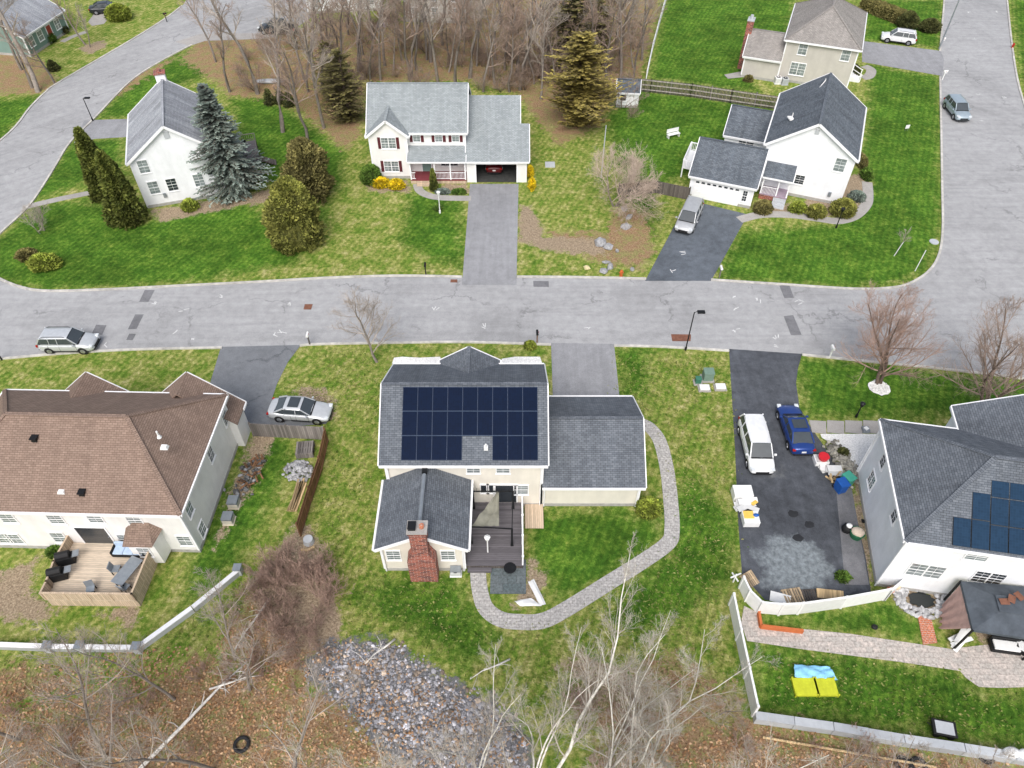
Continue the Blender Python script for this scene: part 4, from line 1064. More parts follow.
for p_, q_ in (((bx0, gy + 3.4), (bx0, gy + 7.4)), ((bx0, gy + 3.4), (gx0, gy + 3.4)), ((bx0, gy + 7.4), (gx0, gy + 7.4))):
    b.bar((*p_, 2.1), (*q_, 2.1), .1, .06); b.bar((*p_, 1.3), (*q_, 1.3), .05, .05); L = (Vector(q_) - Vector(p_)).length
    for j in range(int(L / .16)): c = Vector(p_).lerp(Vector(q_), j / int(L / .16)); b.box((c.x, c.y, 1.7), (.04, .04, .8))
for y in (gy + 3.45, gy + 7.35): b.box((bx0 + .05, y, 1.1), (.13, .13, 2.2))
h.part('balcony', b, 'trim')
for x in (-.07, 8.67): b = MB(); b.tube([(x, -.07, .1), (x, -.07, 5.2)], .05, 6); h.part('downpipe', b, 'trim')
b = MB(); b.box((4.3, -.05, 7.5), (.4, .06, .5)); h.part('gable_vent', b, 'trim_grey')
b = MB(); b.box((7.4, -.09, 1.1), (.3, .16, .5)); h.part('meter_box', b, 'metal_grey')
h.finish(); houseF = h

# ============ beige house, top right
sw = P(785, 39, 5.4); h = House('house', 'beige house with a taupe hipped roof and a low chimney wing, at the top right', 'house', (0, 0), -20.5, 'siding_beige', 'shingle_tan')
RM = Matrix.Rotation(R(-20.5), 3, 'Z'); h.loc = Vector((sw.x, sw.y, 0)) + RM @ Vector((.3, .3, 0)); h.root.location = h.loc
# hip roof with its ridge running away from the street: turned quarter
GW, GD = 8.7, 12.2
def hip_y(h, x0, x1, y0, y1, ze, zr, r0, r1, name):
    ov = .3; X0, X1, Y0, Y1 = x0 - ov, x1 + ov, y0 - ov, y1 + ov; ez = ze - .06; xm = (x0 + x1) / 2; b = MB(); z_ = zr + .1
    c = [(X0, Y0, ez), (X1, Y0, ez), (X1, Y1, ez), (X0, Y1, ez)]; e = [(xm, r0, z_), (xm, r1, z_)]
    for f in ([c[0], c[1], e[0]], [c[1], c[2], e[1], e[0]], [c[2], c[3], e[1]], [c[3], c[0], e[0], e[1]]): b.poly(f)
    b.poly([(q[0], q[1], q[2] - .12) for q in reversed(c)])
    for i in range(4):
        p, q = c[i], c[(i + 1) % 4]; b.poly([(p[0], p[1], p[2] - .12), (q[0], q[1], q[2] - .12), q, p])
        d = Vector((p[1] - q[1], q[0] - p[0], 0)).normalized() * -.06; h.T.bar((p[0], p[1], ez - .1), (q[0], q[1], ez - .1), .1, .2, off=d)
    for p, q in ((c[0], e[0]), (c[1], e[0]), (c[2], e[1]), (c[3], e[1]), (e[0], e[1])): b.bar(p, q, .28, .05, off=(0, 0, .012))
    for a, c2 in (((x0, y0), (x1, y0)), ((x1, y0), (x1, y1)), ((x1, y1), (x0, y1)), ((x0, y1), (x0, y0))): h.W.poly([(*a, 0), (*c2, 0), (*c2, ze), (*a, ze)])
    h.Fo.box2(x0 - .03, x1 + .03, y0 - .03, y1 + .03, 0, .3)
    for a in (x0, x1):
        for bb in (y0, y1): h.T.box((a, bb, ze / 2 + .15), (.15, .15, ze - .34))
    return b.build(name, h.roofm, h.root)
hip_y(h, 0, GW, 0, GD, 5.4, 8.3, 4.3, GD - 4.3, 'roof')
for (u, v) in ((803, 48.5), (846, 54.5)): h.window('S', 0, 0, 4.2, 1.0, 1.5, 1, px=(u, v))
h.window('S', 0, 0, 0, 1.8, 1.5, 2, px=(797.5, 69))
w0 = h.l(743, 55, 2.9); wy = h.l(760, 58, 2.9).y
h.gable(w0.x + .3, -.02, wy + .3, wy + 6.3, 2.95, 5.0, 'x', ends=(1, 0), ov=.3, name='wing_roof')
b = MB(); cx_ = w0.x + .3 - .42; b.box2(cx_ - .4, cx_ + .4, wy + 2.6, wy + 3.9, 0, 6.2); c_ = h.part('chimney', b, 'brick'); b = MB(); b.box2(cx_ - .45, cx_ + .45, wy + 2.55, wy + 3.95, 6.2, 6.3); b.cyl((cx_, wy + 3.2, 6.3), .2, .5, 12); h.part('chimney_cap', b, 'trim_grey', c_)
b = MB()
for i in range(5): b.box2(GW + .05 + .28 * i, GW + .35 + .28 * i, 3.0, 4.6, 0, .8 - .15 * i)
for y in (3.0, 4.6): b.bar((GW + .1, y, 1.7), (GW + 1.6, y, 1.0), .07, .07); b.box((GW + .1, y, 1.2), (.1, .1, 1.0)); b.box((GW + 1.5, y, .6), (.1, .1, 1.0))
h.part('front_step', b, 'trim')
h.finish()

# ============ sage green house in the top left corner
a0, a1 = P(24, 36, 2.9), P(65, 9, 2.9); ang = math.degrees(math.atan2(a1.y - a0.y, a1.x - a0.x)); L = (a1 - a0).length
h = House('house', 'sage green bungalow with a grey roof and red front door, in the top left corner', 'house', (a0.x, a0.y), ang, 'siding_green', 'shingle_dgrey')
h.gable(0, L - .5, .35, 9.5, 2.95, 5.6, 'x', ov=.35)
for x in (1.2, 3.2, L - 2.3): h.window('S', .35, x, 1.65, 1.0, 1.2, 2 if x > 5 else 1, grid=(2, 1), dark=False)
h.door('S', .35, 5.2, mat=m_plain('red door paint', (.30, .05, .03), .5), z0=.2)
h.finish()
# two houses glimpsed behind the bare trees at the top edge
for (u, v, wd, col, rf_, lb, rz) in ((345, 14, 11, 'siding_white', 'shingle_dgrey', 'white house with a grey roof glimpsed behind the bare trees', 8), (436, 22, 9, 'siding_beige', 'shingle_tan', 'small beige house behind the bare trees, right of the white one', -4)):
    p = P(u, v); h = House('house', lb, 'house', (p.x - wd / 2, p.y), rz, col, rf_)
    h.gable(0, wd, 0, 8, 4.6, 7.2, 'x'); [h.window('S', 0, x, z, .9, 1.2, 1) for x in (1.5, wd / 2, wd - 1.5) for z in (1.5, 3.7)]; h.finish()

# ============ garden shed
p0 = P(616, 107); h = House('garden_shed', 'small white garden shed with a dark roof at the end of the picket fence', 'shed', (p0.x, p0.y), -6, 'siding_white', 'shingle_fgrey')
h.gable(0, 2.6, 0, 2.4, 2.0, 2.95, 'x', ov=.15); h.window('S', 0, .75, 1.3, .7, .8, 1, grid=None, dark=True); h.door('S', 0, 1.8, .8, 1.7, .1); h.finish()
# ------------------------------------------------------------------ vehicles
def paint(name, c, metal=.3, rough=.3):
    m = NM(name); o = m.coord('Object'); f = m.noise(3, o, 3); col = m.ramp(f, [(.3, sc(c, .92)), (.7, sc(c, 1.05))])
    return m.done(col, rough, metal, .5, **{'Coat Weight': .4, 'Coat Roughness': .1})
PT = {'silver': paint('silver paint', (.48, .49, .50)), 'white': paint('white car paint', (.72, .73, .74), 0), 'bluegrey': paint('grey blue paint', (.36, .43, .48)),
      'blue': paint('dark blue paint', (.018, .055, .24)), 'red': paint('red car paint', (.11, .008, .01), 0), 'dark': paint('dark paint', (.03, .035, .04)), 'pale': paint('pale silver paint', (.58, .60, .62))}
TYPES = {
 #          L     W     hood_front/rear z, belt, roof, ws_base, roof_f, roof_r, rear_base, trunk z
 'suv':     (4.70, 1.86, .82, 1.02, 1.04, 1.68, 1.18, .50, -1.85, -2.22, 1.06),
 'sedan':   (4.85, 1.84, .68, .92, .95, 1.45, 1.05, .32, -1.05, -1.85, 1.02),
 'minivan': (5.05, 1.92, .80, 1.05, 1.06, 1.76, 1.55, .72, -2.10, -2.42, 1.08),
 'pickup':  (5.60, 1.95, .95, 1.12, 1.15, 1.85, 1.35, .80, -.75, -.95, 1.12)}
def vehicle(name, label, cat, loc, rz, kind, col, roofglass=False, rack=False, plate=True, loz=0):
    L, Wd, hf, hr, belt, roof, wb, rfx, rrx, rb, tz = TYPES[kind]
    root = thing(name, label, cat, (loc[0], loc[1], loc[2] if len(loc) > 2 else .02), R(rz)); hl, hw = L / 2, Wd / 2; pm = PT[col]
    # body: rings of half sections, front to back
    st = [(-hl, .34, .80, tz - .10, .84), (-hl + .10, .24, .92, tz - .02, .93), (-hl + .5, .22, .98, tz, .97), (rb, .22, 1.0, tz, 1.0), (min(rb + .9, -.3), .2, 1.0, belt, 1.0), (0, .2, 1.0, belt, 1.0), (wb - .3, .2, 1.0, belt, 1.0), (wb + .02, .22, 1.0, hr, .99),
          ((wb + hl) / 2, .22, 1.0, hr * .55 + hf * .45 + .03, .97), (hl - .32, .22, .96, hf + .04, .92), (hl - .07, .26, .86, hf - .06, .82), (hl, .36, .74, hf - .22, .70)]
    rings = []
    for x, zb, wf, zt, wt in st:
        w_ = hw * wf; zm = (zb + zt) / 2
        half = [(0, zb), (w_ * .86, zb), (w_ * .97, zb + .12), (w_, zm), (w_ * .985, zt - .16), (w_ * wt * .9, zt - .02), (0, zt + .035)]
        rings.append([(x, y, z) for y, z in half] + [(x, -y, z) for y, z in reversed(half[1:-1])])
    b = MB(); n = len(rings[0]); vs = [p for r_ in rings for p in r_]; fs = []
    for i in range(len(rings) - 1):
        for k in range(n):
            k2 = (k + 1) % n; fs.append((i * n + k, (i + 1) * n + k, (i + 1) * n + k2, i * n + k2))
    fs.append(tuple(range(n))); m_ = (len(rings) - 1) * n; fs.append(tuple(reversed(range(m_, m_ + n))))
    b.add(vs, fs); body = b.build('body', pm, root, smooth=True, sub=1)
    # greenhouse
    def ring(x, z, w_): return [(x, w_, z), (x, -w_, z)]
    w0, w1 = hw * .93, hw * .76; zb_ = belt - .03
    g = MB(); B = [(wb, w0 * .9, hr - .02), (rfx + .35, w0, zb_), (rrx, w0, zb_), (rb, w0 * .93, tz - .02)]
    T = [(rfx, w1 * .95, roof - .05), (rfx - .1, w1, roof - .04), (rrx + .1, w1, roof - .05), (rrx, w1 * .93, roof - .08)]
    vs = B + T + [(x, -y, z) for x, y, z in B] + [(x, -y, z) for x, y, z in T]
    fs = []
    for i in range(3): fs.append((i, i + 4, i + 5, i + 1)); fs.append((i + 8, i + 9, i + 13, i + 12))
    fs += [(0, 8, 12, 4), (3, 7, 15, 11), (4, 12, 13, 5), (5, 13, 14, 6), (6, 14, 15, 7)]
    g.add(vs, fs); g.build('windows', M['carglass'], root)
    # roof skin and pillars
    b = MB(); e = .035; k_ = 8; top = []
    for i in range(k_ + 1):
        t = i / k_; x = rfx + (rrx - rfx) * t; z = roof + .035 * math.sin(math.pi * (t * .9 + .1)) - .04 - .03 * t; w_ = w1 * (1 + .03 * math.sin(math.pi * t)) + .02
        top.append([(x, w_, z - .05), (x, w_ * .93, z + .012), (x, w_ * .5, z + .035), (x, 0, z + .042), (x, -w_ * .5, z + .035), (x, -w_ * .93, z + .012), (x, -w_, z - .05)])
    vs = [p for r_ in top for p in r_]; fs = [(i * 7 + k, i * 7 + k + 1, i * 7 + k + 8, i * 7 + k + 7) for i in range(k_) for k in range(6)]
    b.add(vs, fs)
    rp = b.build('roof_panel', pm, root, smooth=True)
    mids = [(.5 * (rfx + rrx) + .28, .06)] + ([(rrx + .75, .07)] if kind != 'sedan' else []) if kind != 'pickup' else [(-.1, .06)]
    for sg in (-1, 1):
        b = MB(); b.bar((wb - .02, sg * w0 * .93, hr), (rfx - .02, sg * (w1 * .97), roof - .05), .07, .06)
        b.bar((rb + .02, sg * w0 * .95, tz), (rrx - .02, sg * (w1 * .96), roof - .07), .10 if kind != 'sedan' else .08, .10)
        for mx, ww in mids: b.bar((mx, sg * (w0 + .005), zb_), (mx, sg * (w1 + .01), roof - .05), .04, ww * 1.2)
        b.bar((rfx + .35, sg * (w0 + .006), zb_ + .03), (rrx, sg * (w0 + .006), zb_ + .03), .04, .06)
        b.build('pillar', pm, root)
    if roofglass:
        b = MB(); b.box(((rfx + rrx) / 2 + .05, 0, roof + .045), ((rfx - rrx) * .62, w1 * 1.5, .012)); b.build('sunroof', M['carglass'], root)
    if rack:
        b = MB()
        for sg in (-1, 1):
            b.tube([(rfx - .2, sg * w1 * .9, roof + .01), (rfx - .35, sg * w1 * .9, roof + .07), (rrx + .35, sg * w1 * .9, roof + .06), (rrx + .2, sg * w1 * .9, roof)], .022, 6)
        b.build('roof_rail', M['metal_black'], root)
    if kind == 'pickup':
        b = MB(); b.box2(-hl + .12, rb - .12, -hw * .8, hw * .8, tz + .02, tz + .05); b.build('bed', M['black'], root)
    # wheels
    wr = .34 if kind != 'sedan' else .33
    for x in (hl - .92, -hl + .95):
        for sg in (-1, 1):
            b = MB(); y = sg * (hw - .10)
            b.tube([(x, y - .11, wr), (x, y - .085, wr), (x, y + .085, wr), (x, y + .11, wr)], [wr - .03, wr, wr, wr - .03], 20)
            wl = b.build('wheel', M['rubber'], root, smooth=False)
            b = MB(); y2 = sg * (hw + .012); b.tube([(x, y2 - sg * .06, wr), (x, y2, wr)], [wr * .62, wr * .60], 16)
            for k in range(5):
                a = k * 2 * math.pi / 5; b.bar((x, y2 + sg * .006, wr), (x + math.cos(a) * wr * .58, y2 + sg * .006, wr + math.sin(a) * wr * .58), .03, .05)
            b.build('rim', M['rim'], wl)
            b = MB(); b.tube([(x, sg * (hw + .004) - sg * .02, wr), (x, sg * (hw + .004), wr)], [wr + .06] * 2, 20); b.build('wheel_arch', M['black'], root)
    for sg in (-1, 1):
        b = MB(); b.add([(hl - .10, sg * hw * .86, hf - .14), (hl - .02, sg * hw * .55, hf - .18), (hl - .20, sg * hw * .60, hf + .005), (hl - .42, sg * hw * .90, hf - .0), (hl - .2, sg * hw * .93, hf - .12)], [(0, 1, 2, 3, 4)] if sg > 0 else [(4, 3, 2, 1, 0)])
        b.box((hl - .16, sg * hw * .74, hf - .07), (.28, hw * .33, .13)); b.build('headlight', M['headlight'], root, bevel=.02)
        b = MB(); b.box((-hl + .09, sg * hw * .82, tz - .2), (.16, hw * .26, .22 if kind != 'sedan' else .14)); b.build('tail_light', M['taillight'], root, bevel=.02)
        b = MB(); b.box((wb - .25, sg * (hw + .09), belt + .04), (.14, .2, .14)); b.build('mirror', pm, root, bevel=.03)
        b = MB()
        for hx in (.55, -.45): b.box((hx, sg * (hw + .002), belt - .2), (.18, .03, .03))
        b.build('door_handle', pm, root)
    for sg in (-1, 1):
        b = MB()
        for sx_ in (wb - .15, .5 * (rfx + rrx) + .28, rrx + .55): b.bar((sx_, sg * (hw + .004), .34), (sx_, sg * (hw * .985 + .006), belt - .1), .012, .018)
        b.bar((wb - .15, sg * (hw + .004), .34), (rrx + .55, sg * (hw + .004), .34), .014, .10); b.build('door_seam', M['black'], root)
    b = MB(); b.bar((wb + .04, hw * .8, hr + .015), (wb + .04, -hw * .8, hr + .015), .10, .03); b.build('wiper_cowl', M['black'], root)
    b = MB(); b.box((hl - .01, 0, hf - .30), (.07, hw * 1.0, .16)); b.build('grille', M['black'], root, bevel=.02)
    b = MB(); b.box((hl - .03, 0, .34), (.10, hw * 1.45, .12)); b.build('bumper', M['black'], root, bevel=.02)
    b = MB(); b.box((-hl + .03, 0, .36), (.10, hw * 1.5, .14)); b.build('bumper', M['black'], root, bevel=.02)
    b = MB(); b.box((-hl + .0, 0, .66 if kind == 'sedan' else .72), (.02, .34, .15)); b.build('number_plate', M['white_plastic'], root)
    return root
def park(px, rz, z=.02): p = P(*px); return (p.x, p.y, z)
vehicle('parked_car', 'silver SUV parked on the street at the far left', 'car', park((72, 347), 0), 0, 'suv', 'pale', rack=True)
vehicle('parked_car', 'silver sedan with a black glass sunroof, parked by the grey board fence', 'car', park((302, 415), 0), -5, 'sedan', 'pale', roofglass=True)
vehicle('parked_minivan', 'white minivan parked on the dark driveway next to the blue sedan', 'minivan', park((754, 450), 0), -91, 'minivan', 'white')
vehicle('parked_car', 'dark blue sedan parked on the dark driveway beside the minivan', 'car', park((793, 433), 0), 90.5, 'sedan', 'blue', roofglass=True)
vehicle('parked_minivan', 'silver minivan parked in front of the two-car garage door', 'minivan', park((688, 222), 0), -113, 'minivan', 'silver')
vehicle('parked_car', 'white SUV in the driveway of the beige house', 'car', park((897, 42), 0), 160, 'suv', 'white', rack=True)
vehicle('parked_car', 'grey-blue SUV standing on the right-hand street', 'car', park((955, 114), 0), -91, 'suv', 'bluegrey')
vehicle('parked_car', 'red car inside the open garage of the pale-roofed house', 'car', (houseE.loc.x + op0 + 1.9, houseE.loc.y + 2.1, .05), 90, 'sedan', 'red')
vehicle('pickup_truck', 'dark pickup truck behind the bare trees at the top left', 'pickup truck', park((279, 33), 0), 172, 'pickup', 'dark')
vehicle('parked_car', 'dark green car in the driveway of the sage green bungalow', 'car', park((108, 12), 0), 15, 'sedan', 'dark')
# ------------------------------------------------------------------ vegetation
def m_leaf(name, dark, light, trans=.0):
    m = NM(name); o = m.coord('Object'); f = m.noise(1.6, o, 4, .7); g = m.noise(11, o, 2, .6)
    c = m.ramp(m.math('ADD', m.math('MULTIPLY', f, .55), m.math('MULTIPLY', g, .45)), [(.36, dark), (.64, light)])
    return m.done(m.tint(c), .75, 0, .2)
M['bark'] = m_plain('grey bark', (.22, .19, .165), .95, var=.3, scale=4)
M['bark_brown'] = m_plain('brown bark', (.13, .095, .075), .95, var=.3, scale=4)
M['bark_birch'] = m_plain('pale birch bark', (.66, .63, .58), .9, var=.35, scale=3)
M['twig'] = m_plain('grey twigs', (.36, .31, .265), .95, var=.25, scale=2)
M['twig_brown'] = m_plain('brown twigs', (.30, .225, .18), .95, var=.3, scale=2)
M['twig_red'] = m_plain('brown grey twigs', (.36, .25, .20), .95, var=.3, scale=2)
M['twig_pink'] = m_plain('pinkish tan twigs', (.50, .40, .33), .95, var=.2, scale=2)
M['twig_birch'] = m_plain('pale birch twigs', (.44, .40, .35), .9, var=.25, scale=2)
M['leaf_spruce'] = m_leaf('blue spruce needles', (.085, .12, .10), (.30, .35, .30))
M['leaf_arbor'] = m_leaf('arborvitae foliage', (.035, .06, .012), (.22, .235, .05))
M['leaf_round'] = m_leaf('bronze evergreen foliage', (.075, .095, .02), (.40, .39, .095))
M['leaf_gold'] = m_leaf('golden evergreen foliage', (.11, .095, .022), (.52, .42, .12))
M['leaf_dark'] = m_leaf('dark evergreen foliage', (.035, .05, .018), (.15, .15, .05))
M['leaf_green'] = m_leaf('green shrub foliage', (.035, .09, .015), (.17, .27, .045))
M['leaf_lime'] = m_leaf('lime shrub foliage', (.10, .15, .02), (.42, .47, .08))
M['leaf_yellow'] = m_leaf('yellow flowers', (.55, .38, .01), (.85, .68, .03))
M['leaf_bronze'] = m_leaf('olive brown foliage', (.085, .08, .028), (.30, .265, .095))

def bare_tree(seed, H_, r0=.16, spread=.5, first=.35, up=.25, n1=11, n2=6, n3=5, stems=1, lean=.1, wob=.12, tw=.012, n4=0, ang=(.55, 1.05)):
    rg = random.Random(seed); T, Bm = MB(), MB()
    def limb(mb, p, d, L, r, segs, sides, trop, end=.35):
        pts = [p.copy()]; rad = [r]; d = d.normalized()
        for i in range(segs):
            d = (d + Vector((rg.gauss(0, wob), rg.gauss(0, wob), rg.gauss(0, wob * .6) + trop / segs))).normalized()
            p = p + d * L / segs; pts.append(p.copy()); rad.append(r * (1 - (1 - end) * (i + 1) / segs))
        mb.tube(pts, rad, sides, cap=False, col=rg.uniform(.75, 1.2)); return pts, rad
    def along(pts, rad, t):
        f = t * (len(pts) - 1); i = min(int(f), len(pts) - 2); q = f - i
        return pts[i].lerp(pts[i + 1], q), (pts[i + 1] - pts[i]).normalized(), rad[i] * (1 - q) + rad[i + 1] * q
    def side(d, a):
        o = d.orthogonal().normalized(); o.rotate(Matrix.Rotation(rg.uniform(0, 6.283), 3, d)); return (d * math.cos(a) + o * math.sin(a)).normalized()
    for s_ in range(stems):
        a = rg.uniform(0, 6.28); ln = lean * (1 if stems == 1 else 2.2)
        d0 = Vector((math.cos(a) * ln, math.sin(a) * ln, 1)); hh = H_ * rg.uniform(.8, 1.05) if stems > 1 else H_
        p0 = Vector((0, 0, -.1)) if stems == 1 else Vector((math.cos(a) * .25, math.sin(a) * .25, -.1))
        tp, tr = limb(T, p0, d0, hh, r0 * rg.uniform(.8, 1) if stems > 1 else r0, 8, 7, .05, .15)
        for i in range(n1):
            t = first + (1 - first) * ((i + rg.random()) / n1) ** .9; p, d, r = along(tp, tr, min(t, .97))
            L1 = H_ * spread * (1.05 - t * .75) * rg.uniform(.65, 1.1); dd = side(d, rg.uniform(*ang))
            b1, r1 = limb(Bm, p, dd, L1, min(r * .6, r0 * .5), 5, 4, up)
            for j in range(n2):
                t2 = .2 + .8 * (j + rg.random()) / n2; p2, d2, q2 = along(b1, r1, min(t2, .98))
                L2 = L1 * .55 * (1.1 - t2 * .6) * rg.uniform(.6, 1.1)
                b2, r2 = limb(Bm, p2, side(d2, rg.uniform(ang[0] * .75, ang[1] * .85)), L2, max(q2 * .55, tw), 3, 3, up * .8)
                for k in range(n3):
                    t3 = .15 + .85 * (k + rg.random()) / n3; p3, d3, q3 = along(b2, r2, min(t3, .98))
                    b3, r3 = limb(Bm, p3, side(d3, rg.uniform(.4, .9)), L2 * rg.uniform(.3, .6), max(q3 * .5, tw * .6), 2, 3, up * .6)
                    for l in range(n4):
                        p4, d4, q4 = along(b3, r3, rg.uniform(.3, .95)); limb(Bm, p4, side(d4, rg.uniform(.4, .9)), L2 * rg.uniform(.18, .35), tw * .5, 1, 3, .1)
    return T, Bm
def tree_obj(name, label, cat, loc, mbs, bm='bark', tm='twig', group=None, rz=0, names=('trunk', 'crown')):
    root = thing(name, label, cat, loc, rz, group)
    mbs[0].build(names[0], M[bm], root, smooth=True); mbs[1].build(names[1], M[tm], root); return root

def tufts(mb, pts, size, rg, droop=0.0, flat=.5, shade=None, aspect=1.8):
    """small leaf blades: one quad each at p, pointing roughly along n"""
    for p, n in pts:
        L = size * rg.uniform(.6, 1.3); n = Vector(n); n = (n + Vector((rg.gauss(0, flat), rg.gauss(0, flat), rg.gauss(0, flat) - droop))).normalized()
        s_ = n.orthogonal().normalized(); s_.rotate(Matrix.Rotation(rg.uniform(0, 6.28), 3, n)); s_ *= L / aspect / 2; p = Vector(p)
        k = shade(p) if shade else 1; k *= rg.uniform(.65, 1.35)
        mb.add([p - s_ * .6, p + s_ * .6, p + s_ * .9 + n * L * .6, p + n * L, p - s_ * .9 + n * L * .6], [(0, 1, 2, 3, 4)], k)
def blob(seed, rx, ry, hz, n=3000, size=.28, shape='egg', lump=.25, droop=.1):
    """evergreen of clipped or natural rounded form standing on z=0"""
    rg = random.Random(seed); F_ = MB(); core = MB(); pts = []
    def prof(t):      # radius factor at height fraction t
        if shape == 'egg': return (math.sin(math.pi * min(1, (t * .86 + .14)) ** .8)) ** .6 if t < 1 else 0
        if shape == 'cone': return (1 - t) ** .75 * min(1, (t + .08) / .14) ** .5
        if shape == 'column': return (1 - t ** 3.2) * min(1, (t + .2) / .3) ** .5
        if shape == 'dome': return math.sqrt(max(0, 1 - t * t))
        return 1
    off = Vector((seed * 3.1, seed * 1.7, 0))
    def surf(a, t):
        q = Vector((math.cos(a), math.sin(a), t * 2)); g = 1 + lump * mnoise.noise(q * 1.7 + off) + lump * .6 * mnoise.noise(q * 4.2 + off)
        r = prof(t) * g; return Vector((rx * r * math.cos(a), ry * r * math.sin(a), hz * t))
    for i in range(n):
        t = rg.random() ** .85; a = rg.uniform(0, 6.283); depth = 1 - abs(rg.gauss(0, .13)); p = surf(a, t); q = Vector((p.x * depth, p.y * depth, p.z * (1 if t < .9 else .98)))
        nn = Vector((math.cos(a), math.sin(a), .2 + t * 1.3 if shape != 'cone' else .35)).normalized(); pts.append((q, nn))
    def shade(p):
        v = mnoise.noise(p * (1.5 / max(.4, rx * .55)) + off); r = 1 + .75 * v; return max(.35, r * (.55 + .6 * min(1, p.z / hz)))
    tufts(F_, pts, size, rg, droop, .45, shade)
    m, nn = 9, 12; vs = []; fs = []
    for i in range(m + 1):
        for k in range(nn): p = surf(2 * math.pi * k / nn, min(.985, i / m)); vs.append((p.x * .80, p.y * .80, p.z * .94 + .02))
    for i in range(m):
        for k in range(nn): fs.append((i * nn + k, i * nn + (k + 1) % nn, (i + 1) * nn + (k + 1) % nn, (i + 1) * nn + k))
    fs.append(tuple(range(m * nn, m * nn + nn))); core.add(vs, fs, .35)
    return F_, core
def evergreen(name, label, cat, loc, seed, rx, ry, hz, mat, n=3000, size=.28, shape='egg', group=None, lump=.25, trunk=True):
    root = thing(name, label, cat, loc, 0, group); F_, core = blob(seed, rx, ry, hz, n, size, shape, lump)
    nb = len(F_.v); F_.v += core.v; F_.f += [tuple(i + nb for i in f) for f in core.f]; F_.c += core.c
    F_.build('crown' if trunk else 'foliage', M[mat], root)
    b = MB(); b.tube([(0, 0, -.1), (0, 0, hz * .6)], [max(.04, rx * .09), .03], 7); b.build('trunk' if trunk else 'stem', M['bark_brown'], root)
    return root
def spruce(seed, H_, Rb, n_lay=26, mat='leaf_spruce', per=15, blades=13, bl=.42, droop=.25, irr=.45, full=.85):
    rg = random.Random(seed); F_ = MB(); T = MB(); T.tube([(0, 0, -.1), (0, 0, H_ * .97)], [.17, .02], 8); pts = []
    for i in range(n_lay):
        t = i / n_lay; z0 = H_ * (.04 + .95 * t); rr = Rb * (1 - t) ** full * min(1, .62 + t * 2.2) + .12; m = max(4, int(per * (1 - t * .65)))
        for k in range(m):
            a = rg.uniform(0, 6.28); L = rr * rg.uniform(.55, 1.15) * (1 + irr * 1.6 * mnoise.noise(Vector((math.cos(a) * 1.1, math.sin(a) * 1.1, z0 * .55 + seed)))); d = Vector((math.cos(a), math.sin(a), -droop * (1 - t) + .25 * t)); z = z0 + rg.uniform(-.2, .2)
            T.bar((0, 0, z), tuple(Vector((0, 0, z)) + d * L * .9), .03, .03)
            br = rg.uniform(.6, 1.35)
            for q in range(blades):
                s_ = (q + rg.random()) / blades; p = Vector((0, 0, z)) + d * L * (.15 + .85 * s_); side_ = Vector((-d.y, d.x, 0)) * rg.choice((-1, 1)); n = (d * .8 + side_ * rg.uniform(.2, 1.0) + Vector((0, 0, rg.uniform(-.25, .15)))).normalized()
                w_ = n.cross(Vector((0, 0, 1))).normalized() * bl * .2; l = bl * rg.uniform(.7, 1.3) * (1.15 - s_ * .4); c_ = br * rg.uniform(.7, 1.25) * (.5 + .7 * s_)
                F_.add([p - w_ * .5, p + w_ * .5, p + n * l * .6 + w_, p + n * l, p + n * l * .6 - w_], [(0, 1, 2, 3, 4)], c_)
    return T, F_

# --- evergreens in the far gardens
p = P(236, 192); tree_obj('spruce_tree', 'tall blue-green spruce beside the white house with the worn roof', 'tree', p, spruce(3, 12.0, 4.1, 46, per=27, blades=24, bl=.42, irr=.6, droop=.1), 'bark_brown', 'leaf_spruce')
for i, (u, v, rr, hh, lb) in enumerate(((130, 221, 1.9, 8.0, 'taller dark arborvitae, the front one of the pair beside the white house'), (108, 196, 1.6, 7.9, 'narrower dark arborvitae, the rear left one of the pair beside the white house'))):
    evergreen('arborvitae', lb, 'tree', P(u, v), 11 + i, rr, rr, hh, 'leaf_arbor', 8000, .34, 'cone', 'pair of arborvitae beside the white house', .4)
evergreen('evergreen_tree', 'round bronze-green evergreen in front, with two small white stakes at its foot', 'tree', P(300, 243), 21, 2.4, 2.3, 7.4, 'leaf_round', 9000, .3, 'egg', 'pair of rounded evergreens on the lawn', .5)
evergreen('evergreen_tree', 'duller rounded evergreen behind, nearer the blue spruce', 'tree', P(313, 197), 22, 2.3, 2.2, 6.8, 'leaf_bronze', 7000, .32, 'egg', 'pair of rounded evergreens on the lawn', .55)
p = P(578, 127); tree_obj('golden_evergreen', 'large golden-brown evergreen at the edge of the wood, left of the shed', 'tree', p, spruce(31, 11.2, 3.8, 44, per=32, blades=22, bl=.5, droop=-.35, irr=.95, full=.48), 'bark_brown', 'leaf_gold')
gd_ = spruce(33, 9.5, 3.2, 26, per=16, blades=14, bl=.5, droop=-.2, irr=.9, full=.55)
first = None
for i, (u, v, s_) in enumerate(((350, 122, .95), (335, 100, .8), (566, 70, 1.25), (596, 66, .9))):
    p = P(u, v)
    if first is None:
        first = tree_obj('evergreen_tree', 'dark green-brown evergreen among the bare trees of the wood', 'tree', p, gd_, 'bark_brown', 'leaf_bronze', 'dark evergreens in the wood'); first.scale = (s_,) * 3
    else: copy_tree(first, p, i * 1.3, s_)

